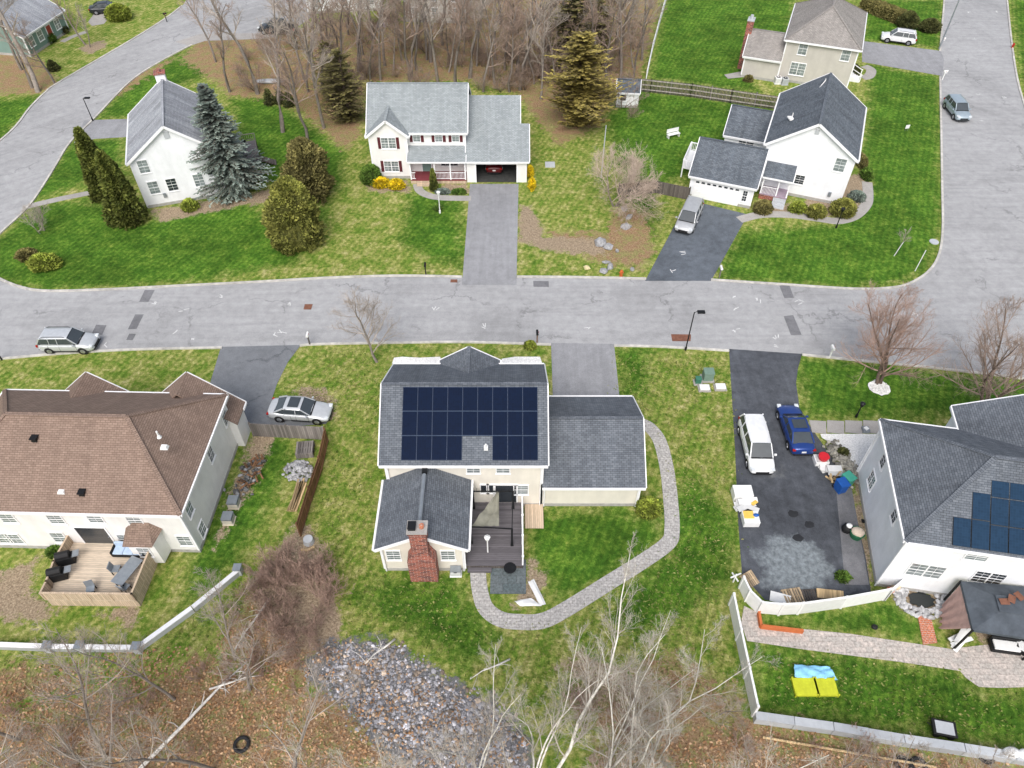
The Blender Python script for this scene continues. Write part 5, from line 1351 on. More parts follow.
# --- the bare wood across the top
protos = []
for k, (H_, r0, sp, fi) in enumerate(((13, .22, .36, .32), (15, .26, .33, .35), (12, .17, .42, .25), (14, .2, .4, .3), (11, .15, .45, .2))):
    protos.append((H_, bare_tree(40 + k, H_, r0, sp, fi, .35, 15, 8, 6, lean=.08, tw=.02, n4=1)))
WOODP = [(345, 95), (356, 72), (366, 55), (384, 66), (402, 60), (416, 70), (432, 62), (452, 66), (476, 66), (488, 74), (502, 70), (514, 76), (526, 72), (538, 80), (556, 82), (598, 80), (585, 60), (605, 55), (622, 78), (636, 68), (640, 40), (615, 45), (575, 50), (545, 45), (505, 48), (330, 62), (316, 78), (306, 92), (415, 35), (460, 30), (500, 25), (540, 25), (580, 25), (620, 20), (300, 35), (10, 40), (35, 88), (55, 84), (20, 70), (84, 45), (232, 92), (258, 94), (213, 62), (303, 80), (310, 60), (322, 95), (336, 75), (352, 88), (325, 128), (340, 60), (298, 50), (360, 65), (372, 82), (380, 80), (395, 70), (408, 80), (412, 78), (425, 60), (436, 84), (446, 72), (458, 90), (470, 78), (482, 92), (494, 84), (495, 60), (508, 92), (520, 90), (533, 84), (541, 100), (466, 55), (530, 60), (548, 58), (566, 70), (590, 72), (612, 70), (608, 84), (620, 62), (631, 77), (640, 60), (480, 40), (440, 45), (400, 40), (520, 35), (560, 40), (600, 40), (630, 30), (370, 40), (350, 35), (318, 30), (298, 112), (310, 140), (284, 132)]
done = {}
rg = random.Random(5)
for i, (u, v) in enumerate(WOODP):
    k = i % len(protos); p = P(u + rg.uniform(-3, 3), v); rz = rg.uniform(0, 6.28); s_ = rg.uniform(.8, 1.12)
    if k not in done:
        done[k] = tree_obj('bare_tree', 'leafless grey tree in the wood across the top', 'tree', p, protos[k][1], 'bark', 'twig' if k % 2 else 'twig_brown', 'bare trees of the wood across the top', rz)
    else: copy_tree(done[k], p, rz, s_)
# brush under the trees
bru = bare_tree(61, 2.6, .03, .6, .05, .5, 10, 6, 4, stems=7, lean=.25, tw=.012)
br0 = None
for i in range(80):
    while True:
        u, v = rg.uniform(215, 640), rg.uniform(20, 118)
        if 365 < u < 530 and v > 92: continue
        if u < 290 and v > 95: continue
        if u < 330 and v < 45: continue
        if u < 350 and rg.random() < .6: continue
        break
    if br0 is None: br0 = tree_obj('brushwood_shrub', 'low leafless brush on the floor of the wood', 'shrub', P(u, v), bru, 'bark_brown', 'twig_brown', 'brush under the bare trees', names=('stem', 'twigs'))
    else: copy_tree(br0, P(u, v), rg.uniform(0, 6), rg.uniform(.6, 1.5))
# evergreen mid bushes at wood edge
for i, (u, v, s_) in enumerate(((270, 104, .8), (281, 103, .7), (290, 106, .75))):
    evergreen('young_conifer', ('leftmost', 'middle', 'rightmost')[i] + ' of the three young conifers at the edge of the wood', 'shrub', P(u, v), 70 + i, s_, s_, s_ * 2.4, 'leaf_dark', 500, .25, 'cone')

# --- single bare trees
tree_obj('street_tree', 'pale bare tree on the verge in front of the middle house', 'tree', P(377, 362), bare_tree(81, 7.8, .13, .55, .12, .35, 18, 9, 6, tw=.011, n4=3), 'bark', 'twig')
tree_obj('street_tree', 'bare reddish-brown tree ringed by white stones on the right-hand verge', 'tree', P(880, 386), bare_tree(82, 8.6, .17, .62, .06, .45, 14, 9, 7, stems=3, lean=.13, tw=.011, n4=3), 'bark_brown', 'twig_red', rz=.6)
tree_obj('street_tree', 'bare brown tree ringed by white stones at the right edge', 'tree', P(984, 412), bare_tree(83, 8.6, .17, .62, .06, .45, 14, 9, 7, stems=3, lean=.13, tw=.011, n4=3), 'bark_brown', 'twig_brown', rz=-.4)
tree_obj('garden_tree', 'broad bare pinkish tree beside the brown board fence', 'tree', P(615, 205), bare_tree(84, 6.8, .13, .75, .06, .22, 12, 9, 7, stems=4, lean=.2, tw=.014, n4=3), 'bark', 'twig_pink')
tree_obj('sapling', 'small bare sapling tied to a stake on the corner lawn', 'tree', P(896, 254), bare_tree(85, 3.4, .05, .5, .35, .5, 12, 6, 4, tw=.012), 'bark', 'twig')
tree_obj('garden_tree', 'small bare tree in a bark ring before the sage green bungalow', 'tree', P(90, 47), bare_tree(86, 6, .1, .45, .2, .4, 12, 6, 4, tw=.016), 'bark', 'twig')
tree_obj('garden_tree', 'grey bare bush beside the clipped shrubs at the street corner', 'shrub', P(42, 232), bare_tree(87, 3.4, .06, .6, .05, .4, 14, 7, 5, stems=3, tw=.012), 'bark', 'twig')
tree_obj('tall_bare_tree', 'tall leaning bare tree by the left-hand road, with a thick pale trunk', 'tree', P(38, 92), bare_tree(88, 17, .34, .32, .35, .3, 14, 7, 5, lean=.25, tw=.022), 'bark', 'twig')

# --- birches in the foreground
bir = [bare_tree(90 + k, H_, r0, sp, .16, .6, n1_, 8, 6, stems=st_, lean=.07, tw=.009, n4=2, wob=.09, ang=(.38, .8)) for k, (H_, r0, sp, st_, n1_) in enumerate(((17, .085, .30, 3, 10), (19, .12, .28, 1, 19), (15, .08, .33, 3, 9), (17, .09, .3, 2, 12)))]
bd = {}
BP = [(520, 800, 0, 1), (550, 790, 1, .93), (590, 805, 2, 1.05), (635, 790, 3, .95), (535, 775, 2, .8), (605, 775, 0, .78), (575, 830, 3, 1.05), (640, 850, 1, .95), (500, 850, 1, .95), (690, 830, 2, .7), (475, 800, 2, .8), (655, 760, 3, .7), (610, 850, 0, 1.1)]
for i, (u, v, k, sc_) in enumerate(BP):
    p = P(u, v); rz = rg.uniform(0, 6.28)
    if k not in bd: bd[k] = tree_obj('birch_tree', 'slender pale birch without leaves in the foreground thicket', 'tree', p, bir[k], 'bark_birch', 'twig_birch', 'bare birches in the foreground', rz); bd[k].scale = (sc_,) * 3
    else: copy_tree(bd[k], p, rz, sc_)
lb_ = [bare_tree(100 + k, H_, r0, sp, .22, .35, 16, 8, 6, lean=.2, tw=.011, n4=2) for k, (H_, r0, sp) in enumerate(((13, .15, .42), (11, .12, .46)))]
ld = {}
for i, (u, v, k, s_) in enumerate(((150, 775, 0, 1), (105, 760, 1, 1), (60, 800, 0, .9), (215, 770, 1, 1), (20, 740, 1, .9), (250, 690, 1, .75), (235, 660, 1, .7), (175, 700, 1, .8), (10, 830, 0, 1), (300, 820, 0, .9), (130, 850, 0, 1.1), (748, 775, 1, .38), (800, 800, 0, .55), (870, 810, 1, .6), (960, 815, 1, .55), (835, 775, 1, .4), (720, 715, 1, .4))):
    p = P(u, v)
    if k not in ld: ld[k] = tree_obj('bare_tree', 'grey leafless tree in the rough ground at the bottom', 'tree', p, lb_[k], 'bark', 'twig', 'bare trees along the bottom of the picture', rg.uniform(0, 6)); ld[k].scale = (s_,) * 3
    else: copy_tree(ld[k], p, rg.uniform(0, 6.28), s_)
# fallen pale trunks
for (a, b_, r_) in (((140, 770), (250, 660), .12), ((270, 600), (235, 650), .09), ((395, 640), (365, 665), .07), ((510, 660), (470, 680), .06), ((210, 690), (262, 676), .07)):
    p, q = P(*a), P(*b_); root = thing('fallen_trunk', None, 'log', p); b = MB(); d = q - p
    b.tube([(0, 0, .12), tuple(d * .35 + Vector((.1, 0, .3))), tuple(d * .7 + Vector((0, .1, .2))), tuple(d + Vector((0, 0, .1)))], [r_, r_ * .85, r_ * .6, r_ * .3], 7); b.build('log', M['bark_birch'], root, smooth=True)
    tg = MB()
    for j in range(7):
        t = rg.uniform(.2, 1); o = d * t + Vector((0, 0, .2)); e = o + Vector((rg.uniform(-1, 1), rg.uniform(-1, 1), rg.uniform(0, .8))); tg.tube([o, o.lerp(e, .5) + Vector((.05, .05, .1)), e], [r_ * .3, r_ * .2, .01], 4)
    tg.build('branch', M['bark_birch'], root)
    root['label'] = {.12: 'long pale fallen trunk in the rough ground at the lower left', .09: 'pale branch lying beside the brown brush patch'}.get(r_, 'thin fallen branch on the rough ground at ' + {395: 'the head of the rock slope', 510: 'the lawn edge above the rock slope', 210: 'the right of the long fallen trunk'}.get(a[0], ''))

# --- the brown brush patch left of the middle lawn
bp = bare_tree(120, 1.8, .02, .6, .08, .7, 7, 5, 4, stems=8, lean=.3, tw=.012)
b0 = None
PATCH = W([(250, 580), (285, 552), (312, 560), (332, 600), (345, 640), (300, 665), (262, 640), (238, 610)])
cx = sum(p[0] for p in PATCH) / 8; cy = sum(p[1] for p in PATCH) / 8
for i in range(22):
    a, k = rg.uniform(0, 8), .25 + .75 * rg.random() ** .6; j = int(a) % 8; q = Vector((*PATCH[j], 0)).lerp(Vector((*PATCH[(j + 1) % 8], 0)), a % 1); p = Vector((cx, cy, 0)).lerp(q, k)
    if b0 is None: b0 = tree_obj('brush_shrub', 'dense reddish-brown leafless shrub in the patch at the end of the brown fence', 'shrub', p, bp, 'twig_red', 'twig_red', 'brown shrubs at the end of the fence', names=('stem', 'twigs'))
    else: copy_tree(b0, p, rg.uniform(0, 6), rg.uniform(.55, 1.45))
for i in range(46):
    u, v = rg.choice(((rg.uniform(0, 300), rg.uniform(665, 790)), (rg.uniform(560, 1010), rg.uniform(745, 800)), (rg.uniform(220, 300), rg.uniform(600, 680)), (rg.uniform(560, 700), rg.uniform(690, 740))))
    q = copy_tree(b0, P(u, v), rg.uniform(0, 6), rg.uniform(.35, .9), 'low leafless brush in the rough ground along the bottom'); q['group'] = 'low brush along the bottom'

# --- shrubs
SH = [
 (46, 267, 1.55, 1.0, 1.3, 'leaf_lime', 'egg', 'clipped lime-topped shrub at the left street corner'),
 (28, 258, 1.0, .8, .9, 'leaf_bronze', 'egg', 'dull bronze shrub behind the clipped lime one at the left street corner'),
 (191, 209, .85, .8, 1.1, 'leaf_lime', 'egg', 'yellow-green shrub at the foot of the upper left white house'),
 (372, 182, 1.15, 1.1, 2.0, 'leaf_green', 'egg', 'dark green rounded shrub at the left corner of the pale-roofed house'),
 (381, 186, .95, .7, .95, 'leaf_yellow', 'egg', 'left of the two bright yellow forsythias by the porch'),
 (397, 188, .85, .7, .95, 'leaf_yellow', 'egg', 'right of the two bright yellow forsythias by the porch'),
 (434, 190, .45, .45, 2.6, 'leaf_arbor', 'cone', 'slim upright evergreen in front of the porch'),
 (530, 175, .35, .9, 1.0, 'leaf_yellow', 'egg', 'yellow forsythia along the garage wall, far end'),
 (532, 187, .35, .9, .9, 'leaf_yellow', 'egg', 'yellow forsythia along the garage wall, street end'),
 (443, 193, .8, .4, .4, 'leaf_spruce', 'dome', 'low blue-green juniper before the porch railing'),
 (459, 193, .8, .4, .4, 'leaf_green', 'dome', 'low green groundcover bush between porch and driveway'),
 (438, 209, .45, .45, .5, 'leaf_green', 'dome', 'small dark bush at the foot of the white lamp post'),
 (762, 212, .9, .8, 1.3, 'leaf_bronze', 'egg', 'olive shrub between the garage and the front steps'),
 (797, 211, .9, .7, 1.0, 'leaf_lime', 'egg', 'first shrub right of the front steps, yellow green'),
 (815, 216, 1.0, .8, 1.3, 'leaf_round', 'egg', 'second shrub right of the front steps, olive green'),
 (841, 214, 1.3, 1.1, 1.7, 'leaf_round', 'egg', 'largest shrub at the corner of the white corner-lot house'),
 (856, 199, .9, .8, .8, 'leaf_spruce', 'dome', 'low blue-green juniper inside the curved walk'),
 (860, 165, .5, 1.4, 1.2, 'leaf_bronze', 'egg', 'bushy shrub along the right wall of the corner-lot house'),
 (866, 178, .6, .9, 1.1, 'leaf_green', 'egg', 'green shrub beside the walk along the right wall'),
 (906, 27, 1.4, 1.3, 2.2, 'leaf_dark', 'egg', 'left of the two round dark bushes by the white SUV'),
 (928, 31, 1.5, 1.2, 1.7, 'leaf_dark', 'egg', 'right of the two round dark bushes, next to the street'),
 (852, 75, .8, .8, 1.4, 'leaf_dark', 'egg', 'dark shrub below the front steps of the beige house'),
 (120, 19, 1.9, 1.6, 2.1, 'leaf_lime', 'egg', 'big yellow-green bush by the driveway at the top left'),
 (62, 33, 1.0, .9, 1.1, 'leaf_dark', 'egg', 'dark bush under the window of the sage green bungalow'),
 (48, 42, 1.3, 1.1, 1.5, 'leaf_green', 'egg', 'green bush left of the red door of the bungalow'),
 (54, 70, .9, .9, 1.3, 'leaf_dark', 'cone', 'small dark conifer on the lawn by the bungalow'),
 (648, 512, .85, .75, 1.35, 'leaf_lime', 'egg', 'clipped green shrub at the corner of the garage wing'),
 (530, 347, .5, .4, .5, 'leaf_lime', 'dome', 'small green clump in the front bed of the middle house'),
 (57, 553, .6, .4, .5, 'leaf_green', 'dome', 'small green plant at the wall of the brown-roofed house'),
 (842, 454, .35, .35, .5, 'leaf_dark', 'dome', 'tiny dark bush in the white gravel bed'),
 (748, 81, .6, .5, .7, 'leaf_bronze', 'dome', 'small brown-green bush at the wall of the beige house'),
 (810, 82, 1.2, .5, .6, 'leaf_green', 'dome', 'low green planting along the back wall of the beige house'),
]
for i, (u, v, rx, ry, hz, mt, shp, lb) in enumerate(SH):
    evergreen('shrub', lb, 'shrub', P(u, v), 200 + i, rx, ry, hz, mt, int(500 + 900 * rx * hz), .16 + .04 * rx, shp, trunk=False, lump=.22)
# clipped hedge
p, q = P(862, 8), P(902, 24); b = MB(); root = thing('hedge', 'long clipped bronze-green hedge behind the white SUV', 'hedge', p); rg2 = random.Random(9); pts = []; L = (q - p).length; d = (q - p).normalized(); n_ = Vector((-d.y, d.x, 0))
core = MB(); core.bar((0, 0, .7), tuple(q - p + Vector((0, 0, .7))), 1.5, 1.4, .4)
for i in range(3800):
    t = rg2.random() * L; f = rg2.random()
    if f < .5: pts.append((d * t + n_ * rg2.uniform(-.85, .85) + Vector((0, 0, 1.5)), (0, 0, 1)))
    else: pts.append((d * t - n_ * .85 * rg2.choice((1, 1, -1)) + Vector((0, 0, rg2.uniform(.05, 1.5))), tuple(-n_)))
tufts(b, pts, .25, rg2); nb = len(b.v); b.v += core.v; b.f += [tuple(i + nb for i in f) for f in core.f]; b.c += core.c
b.build('foliage', M['leaf_bronze'], root)

# ------------------------------------------------------------------ things nobody could count
def scatter(name, poly_px, n, fn, mat, seed, z=0.02):
    rg = random.Random(seed); b = MB(); polys = [W(p) for p in poly_px]; areas = []
    for P_ in polys:
        xs_, ys_ = [p[0] for p in P_], [p[1] for p in P_]; areas.append((max(xs_) - min(xs_)) * (max(ys_) - min(ys_)))
    tot = sum(areas)
    for P_, ar in zip(polys, areas):
        xs_, ys_ = [p[0] for p in P_], [p[1] for p in P_]; m = int(n * ar / tot)
        X = np.array([rg.uniform(min(xs_), max(xs_)) for _ in range(m)]); Y = np.array([rg.uniform(min(ys_), max(ys_)) for _ in range(m)])
        D = dist_poly(X, Y, P_)
        for x, y, d_ in zip(X, Y, D):
            if d_ > -.9 and (d_ > .9 or rg.random() < ((d_ + .9) / 1.8) ** 2): fn(b, x, y, rg)
    return tag(b.build(name, mat), kind='stuff')
def f_rock(b, x, y, rg):
    r = min(.19, .04 + rg.expovariate(28)); k = rg.uniform(.45, 1.35) * (1 if rg.random() < .9 else 1.9); e = rg.random() < .3; b.rock((x, y, r * .15), r, rg, (k, k * (.8 if e else .98), k * (.62 if e else 1.02)))
scatter('rock_slope', [[(306, 668), (334, 642), (385, 642), (438, 674), (498, 708), (528, 742), (530, 800), (470, 800), (400, 765), (350, 712)]], 17000, f_rock, M['rock'], 1)
def f_leaf(b, x, y, rg):
    s_ = rg.uniform(.05, .12); a = rg.uniform(0, 6.28); t = rg.uniform(-.7, .7); c, s2 = math.cos(a) * s_, math.sin(a) * s_
    col = rg.choice(((1.0, .82, .68), (1.25, .95, .7), (.7, .55, .45), (1.35, 1.15, .95), (1.6, 1.45, 1.3), (.85, .62, .42)))
    z = rg.uniform(.03, .08); b.add([(x - c, y - s2, z), (x + s2 * .6, y - c * .6, z + s_ * t), (x + c, y + s2, z + .02), (x - s2 * .6, y + c * .6, z - s_ * t * .3)], [(0, 1, 2, 3)], col)
M['leaflitter'] = m_plain('fallen leaves', (.33, .24, .16), .9, var=.3)
scatter('leaf_litter', [[(-60, 670), (60, 668), (150, 645), (300, 690), (345, 715), (400, 768), (470, 815), (420, 850), (-80, 850)], [(215, 650), (250, 600), (300, 640), (310, 672), (290, 700), (230, 680)], [(560, 790), (640, 735), (755, 722), (1040, 770), (1040, 850), (560, 850)]], 26000, f_leaf, M['leaflitter'], 2)
scatter('leaf_litter', [[(300, 655), (350, 640), (440, 690), (530, 740), (520, 800), (420, 790), (345, 725)]], 1500, lambda b, x, y, rg: (lambda n: (f_leaf(b, x, y, rg), [b.v.__setitem__(q, (b.v[q][0], b.v[q][1], b.v[q][2] + .14)) for q in range(n, len(b.v))]))(len(b.v)), M['leaflitter'], 8)
scatter('leaf_litter', [[(215, 60), (330, 45), (470, 20), (640, 20), (630, 76), (530, 100), (365, 82), (345, 130), (230, 92)]], 9000, lambda b, x, y, rg: f_leaf(b, x, y, rg), M['leaflitter'], 3)
def f_grass(b, x, y, rg):
    h_ = rg.uniform(.05, .13); a = rg.uniform(0, 6.28); w_ = rg.uniform(.05, .11); c, s2 = math.cos(a) * w_, math.sin(a) * w_; lx, ly = rg.uniform(-.06, .06), rg.uniform(-.06, .06)
    v = mnoise.noise(Vector((x * .5, y * .5, 3))) * .5 + mnoise.noise(Vector((x * 2, y * 2, 9))) * .35 + .5
    v += rg.uniform(-.25, .25); v = min(1, max(0, v)); k = rg.uniform(.75, 1.15); v *= .75
    col = ((.075 + .36 * v) * k, (.17 + .20 * v) * k, (.016 + .15 * v) * k)
    b.add([(x - c, y - s2, .0), (x + c, y + s2, .0), (x + c * .5 + lx, y + s2 * .5 + ly, h_), (x - c * .6 + lx, y - s2 * .6 + ly, h_ * .8)], [(0, 1, 2, 3)], col)
M['grassblade'] = NM('grass tufts'); mm = M['grassblade']; M['grassblade'] = mm.done(mm.tint((1, 1, 1)), .9, 0, .1)
near = [[(325, 425), (378, 470), (376, 575), (466, 580), (480, 620), (560, 625), (680, 540), (660, 430), (615, 400), (614, 352), (726, 356), (733, 450), (738, 560), (728, 605), (750, 712), (620, 735), (540, 730), (440, 668), (390, 636), (345, 650), (330, 590), (305, 540), (326, 450)],
        [(280, 392), (325, 350), (392, 350), (388, 400), (380, 470), (332, 420)], [(0, 655), (138, 652), (240, 575), (262, 590), (230, 640), (150, 650), (60, 672), (0, 675)], [(750, 645), (960, 675), (985, 692), (1024, 692), (1024, 748), (765, 712)]]
scatter('grass_tufts', near, 30000, f_grass, M['grassblade'], 4)
# ------------------------------------------------------------------ fences and walls
def board_fence(name, label, px, ht, mat, world=None, cap=None, post='inside', base_z=0.0, t=.05, pm=None, dz=0, cat='fence', rails=True, pt=.11):
    pts = world or [P(u, v) for u, v in px]; root = thing(name, label, cat, (pts[0].x, pts[0].y, 0)); o = Vector((pts[0].x, pts[0].y, 0)); pts = [p - o for p in pts]
    b, pb, rb = MB(), MB(), MB()
    for i in range(len(pts) - 1):
        p, q = pts[i], pts[i + 1]; L = (q - p).length; n = max(1, round(L / 2.4)); d = (q - p).normalized(); side = Vector((-d.y, d.x, 0))
        for j in range(n):
            a, c = p.lerp(q, j / n), p.lerp(q, (j + 1) / n); s_ = rnd.uniform(-.02, .02) + base_z
            b.bar((a.x, a.y, ht / 2 + s_), (c.x, c.y, ht / 2 + s_), t, ht - .06, rnd.uniform(.85, 1.12))
            pb.box((a.x, a.y, ht / 2 + .04), (pt, pt, ht + .1))
            if rails:
                for z in (.3, ht - .3): rb.bar((a.x, a.y, z), (c.x, c.y, z), .06, .09, off=side * (.06))
        if i == len(pts) - 2: pb.box((q.x, q.y, ht / 2 + .04), (pt, pt, ht + .1))
    if cap:
        for i in range(len(pts) - 1): rb.bar(pts[i] + Vector((0, 0, ht + .0)), pts[i + 1] + Vector((0, 0, ht + .0)), cap, .07)
    b.build('panel', M[mat], root)
    # every post is a piece of its own
    nb = len(pb.f) // 6
    for k in range(nb):
        q = MB(); q.add(pb.v[k * 8:(k + 1) * 8], [(3, 2, 1, 0), (4, 5, 6, 7), (0, 1, 5, 4), (1, 2, 6, 5), (2, 3, 7, 6), (3, 0, 4, 7)]); q.build('post', M[pm or mat], root)
    if rb.f: rb.build('rail', M[pm or mat], root)
    return root
board_fence('board_fence', 'weathered grey board fence behind the silver sedan', [(254, 436), (326, 440)], 1.55, 'wood_grey')
board_fence('board_fence', 'brown board fence running down from the corner by the silver sedan', [(328, 442), (322, 470), (312, 500), (301, 536)], 1.6, 'wood_brown')
board_fence('board_fence', 'dark brown board fence between the garden and the two-car garage', [(618, 196), (655, 193), (688, 200)], 1.5, 'wood_dark')
board_fence('white_fence', 'long white fence between the wood and the top lawn', [(646, 80), (652, 52), (660, 22), (668, -6)], 1.3, 'trim', rails=False, t=.1)
# two-rail picket fence, really two rows with a strip of ground between
def rail_fence(name, label, px, ht, mat):
    pts = [P(u, v) for u, v in px]; o = pts[0].copy(); root = thing(name, label, 'fence', (o.x, o.y, 0)); pts = [p - o for p in pts]; pk, rl = MB(), MB(); posts = []
    for i in range(len(pts) - 1):
        p, q = pts[i], pts[i + 1]; L = (q - p).length; d = (q - p).normalized(); s_ = Vector((-d.y, d.x, 0))
        for z in (.35, ht * .55, ht - .18): rl.bar(p + Vector((0, 0, z)), q + Vector((0, 0, z)), .06, .12, off=s_ * -.05, col=1.8)
        k = 0
        while k * .17 < L:
            a = p + d * (k * .17); pk.box((a.x, a.y, ht / 2), (.12, .025, ht * rnd.uniform(.96, 1.0)), rz=math.atan2(d.y, d.x), col=rnd.uniform(.6, 1.25)); k += 1
        n = max(1, round(L / 2.4))
        for j in range(n + 1): posts.append(p.lerp(q, j / n))
    pk.build('pickets', M[mat], root); rl.build('rail', M['wood_grey'], root)
    for a in posts: b = MB(); b.box((a.x, a.y, ht / 2 + .05), (.12, .12, ht + .1)); b.build('post', M['wood_grey'], root)
    return root
rail_fence('picket_fence', 'weathered grey picket fence along the back of the corner-lot garden', [(622, 90), (650, 92.5), (690, 97), (730, 103), (778, 110)], 1.75, 'wood_dark')
# white vinyl fence of the right-hand garden
def vinyl(label, px, ht, cap=True):
    return board_fence('vinyl_fence', label, px, ht, 'white_plastic', cap=.13 if cap else None, rails=False, t=.05, pt=.14)
vinyl('white vinyl fence curving round the end of the dark driveway', [(739, 588), (745, 601), (757, 613), (778, 615), (797, 614), (840, 608), (883, 600)], 1.45)
vinyl('white vinyl gate panel meeting the right-hand house', [(884, 600), (898, 588), (912, 580)], 1.3)
vinyl('white vinyl fence down the left side of the right-hand garden', [(729, 605), (736, 640), (744, 678), (752, 716)], 1.5)
def low_wall(label, px, ht, wd, mat='trim_grey', caps=(), name='retaining_wall', top='trim'):
    pts = [P(u, v) for u, v in px]; o = pts[0].copy(); root = thing(name, label, 'wall', (o.x, o.y, 0)); b = MB(); t = MB()
    for i in range(len(pts) - 1):
        p, q = pts[i] - o, pts[i + 1] - o; L = (q - p).length; n = max(1, int(L / 1.9))
        for j in range(n):
            a, c = p.lerp(q, j / n), p.lerp(q, (j + .985) / n); z = rnd.uniform(-.025, .025)
            b.bar(a + Vector((0, 0, ht / 2 + z)), c + Vector((0, 0, ht / 2 + z)), wd, ht, rnd.uniform(.8, 1.15)); t.bar(a + Vector((0, 0, ht + .03 + z)), c + Vector((0, 0, ht + .03 + z)), wd + .08, .06, rnd.uniform(.85, 1.05))
    b.build('block_course', M[mat], root); t.build('coping', M[top], root)
    for (u, v) in caps:
        c = P(u, v) - o; q = MB(); q.box((c.x, c.y, ht / 2 + .1), (.42, .42, ht + .2)); pr = q.build('pier', M['trim_grey'], root); q = MB(); q.box((c.x, c.y, ht + .26), (.52, .52, .1)); q.build('pier_cap', M['metal_grey'], pr)
    return root
low_wall('long white-topped garden wall at the lower left, with grey piers', [(-40, 648), (0, 648), (52, 650), (140, 651), (195, 611), (240, 574)], .5, .22, caps=((52, 650), (84, 650), (140, 651), (240, 573)))
low_wall('grey-topped block wall along the bottom of the right-hand garden', [(753, 720), (830, 731), (900, 743), (960, 752), (1060, 768)], .7, .4, top='trim_grey')
# orange timber edging
root = thing('timber_edging', 'orange-stained timber edging beside the paver path', 'edging', P(757, 612)); o = P(757, 612); b = MB()
for a, c in (((757, 609), (760, 628)), ((760, 628), (802, 633))): b.bar(P(*a) - o + Vector((0, 0, .2)), P(*c) - o + Vector((0, 0, .2)), .16, .4)
b.build('board', m_plain('orange stain', (.50, .14, .045), .7), root)
root = thing('split_rail', 'long weathered timber rail lying in the brush below the block wall', 'rail', P(762, 738)); o = P(762, 738); b = MB()
b.tube([(0, 0, .15), P(841, 752) - o + Vector((0, 0, .2)), P(935, 768) - o + Vector((0, 0, .15))], .07, 6); b.build('timber', M['lumber'], root)

# ------------------------------------------------------------------ posts and small street furniture
def post_lamp(label, base, ht, pole='metal_black', head='metal_black', name='street_lamp', arm=.35, r=.055, cat='lamp'):
    root = thing(name, label, cat, P(*base)); b = MB(); b.tube([(0, 0, 0), (0, 0, .35), (0, 0, .36), (0, 0, ht)], [r * 1.8, r * 1.6, r, r * .8], 10); b.build('pole', M[pole], root)
    b = MB()
    if arm: b.tube([(0, 0, ht - .05), (arm * .6, 0, ht + .08), (arm, 0, ht + .05)], .03, 6); b.box((arm + .2, 0, ht + .03), (.62, .34, .12)); 
    else: b.cyl((0, 0, ht), .13, .32, 8, .19); b.cyl((0, 0, ht + .32), .22, .12, 8, .04)
    lh = b.build('lamp_head', M[head], root, bevel=.01)
    b = MB()
    if arm: b.box((arm + .2, 0, ht - .04), (.5, .26, .02)); b.build('lens', M['white_plastic'], lh)
    else: b.cyl((0, 0, ht + .03), .11, .26, 8, .17); b.build('lens', M['headlight'], lh)
    return root
post_lamp('black street lamp on the verge right of the middle driveway', (685.5, 350), 4.3)
post_lamp('black street lamp by the driveway of the upper left white house', (93, 121), 2.9, arm=.3)
post_lamp('white lamp post on the lawn before the pale-roofed house', (440, 213), 2.2, 'white_plastic', 'white_plastic', 'lamp_post', 0)
post_lamp('black lamp post on the curved front walk of the corner-lot house', (836, 228), 2.0, name='lamp_post', arm=0)
post_lamp('black lamp post on the lawn between the two ringed trees', (856, 417), 1.3, name='lamp_post', arm=0)
post_lamp('white lamp post standing on the grey deck', (488, 555.5), 2.0, 'white_plastic', 'white_plastic', 'lamp_post', 0)
root = thing('utility_pole', 'tall grey pole at the kerb by the top right driveway', 'pole', P(939, 49)); b = MB(); b.tube([(0, 0, 0), (0, 0, 8.5)], [.11, .07], 10); b.build('pole', M['metal_grey'], root); b = MB(); b.tube([(0, 0, 8.4), (.8, 0, 8.8), (1.8, 0, 8.8)], .04, 6); b.build('arm', M['metal_grey'], root)
root = thing('garden_pole', 'thin pale pole standing in front of the golden evergreen', 'pole', P(601, 178)); b = MB(); b.tube([(0, 0, 0), (0, 0, 6.2)], [.07, .05], 8); b.build('pole', M['trim_grey'], root)
def mailbox(label, base, post='wood_dark', box='white_plastic', rz=0):
    root = thing('mailbox', label, 'mailbox', P(*base), rz); b = MB(); b.box((0, 0, .55), (.1, .1, 1.1)); b.box((.12, 0, .95), (.35, .07, .07)); b.build('post', M[post], root)
    b = MB(); n = 8; pr = [(-.1, 1.1), (.1, 1.1), (.1, 1.22)] + [(.1 * math.cos(math.pi * i / n), 1.22 + .1 * math.sin(math.pi * i / n)) for i in range(1, n)] + [(-.1, 1.22)]
    vs = [(x0, y, z) for x0 in (-.22, .3) for y, z in pr]; m = len(pr); fs = [tuple(range(m))[::-1], tuple(range(m, 2 * m))] + [(i, (i + 1) % m, (i + 1) % m + m, i + m) for i in range(m)]
    b.add(vs, fs); bx = b.build('box', M[box], root); b = MB(); b.box((.05, -.115, 1.24), (.03, .02, .16)); b.build('flag', M['taillight'], bx)
mailbox('white mailbox on a dark post at the left driveway of the middle house', (310, 345), rz=1.6)
mailbox('brown mailbox post at the kerb between verge and middle driveway', (537, 343), 'wood_brown', 'metal_black', 1.6)
mailbox('white mailbox on the verge right of the dark driveway', (829, 358), 'white_plastic', rz=1.6)
mailbox('white mailbox at the kerb above the beige house driveway', (940, 47), 'white_plastic', rz=0)
mailbox('white mailbox at the kerb below the beige house driveway', (942, 80), 'white_plastic', rz=0)
mailbox('grey mailbox at the kerb right of the two-car driveway', (719, 278), 'wood_grey', rz=1.6)
mailbox('dark mailbox at the kerb at the left edge of the picture', (2, 360), 'metal_black', 'metal_black', 1.6)
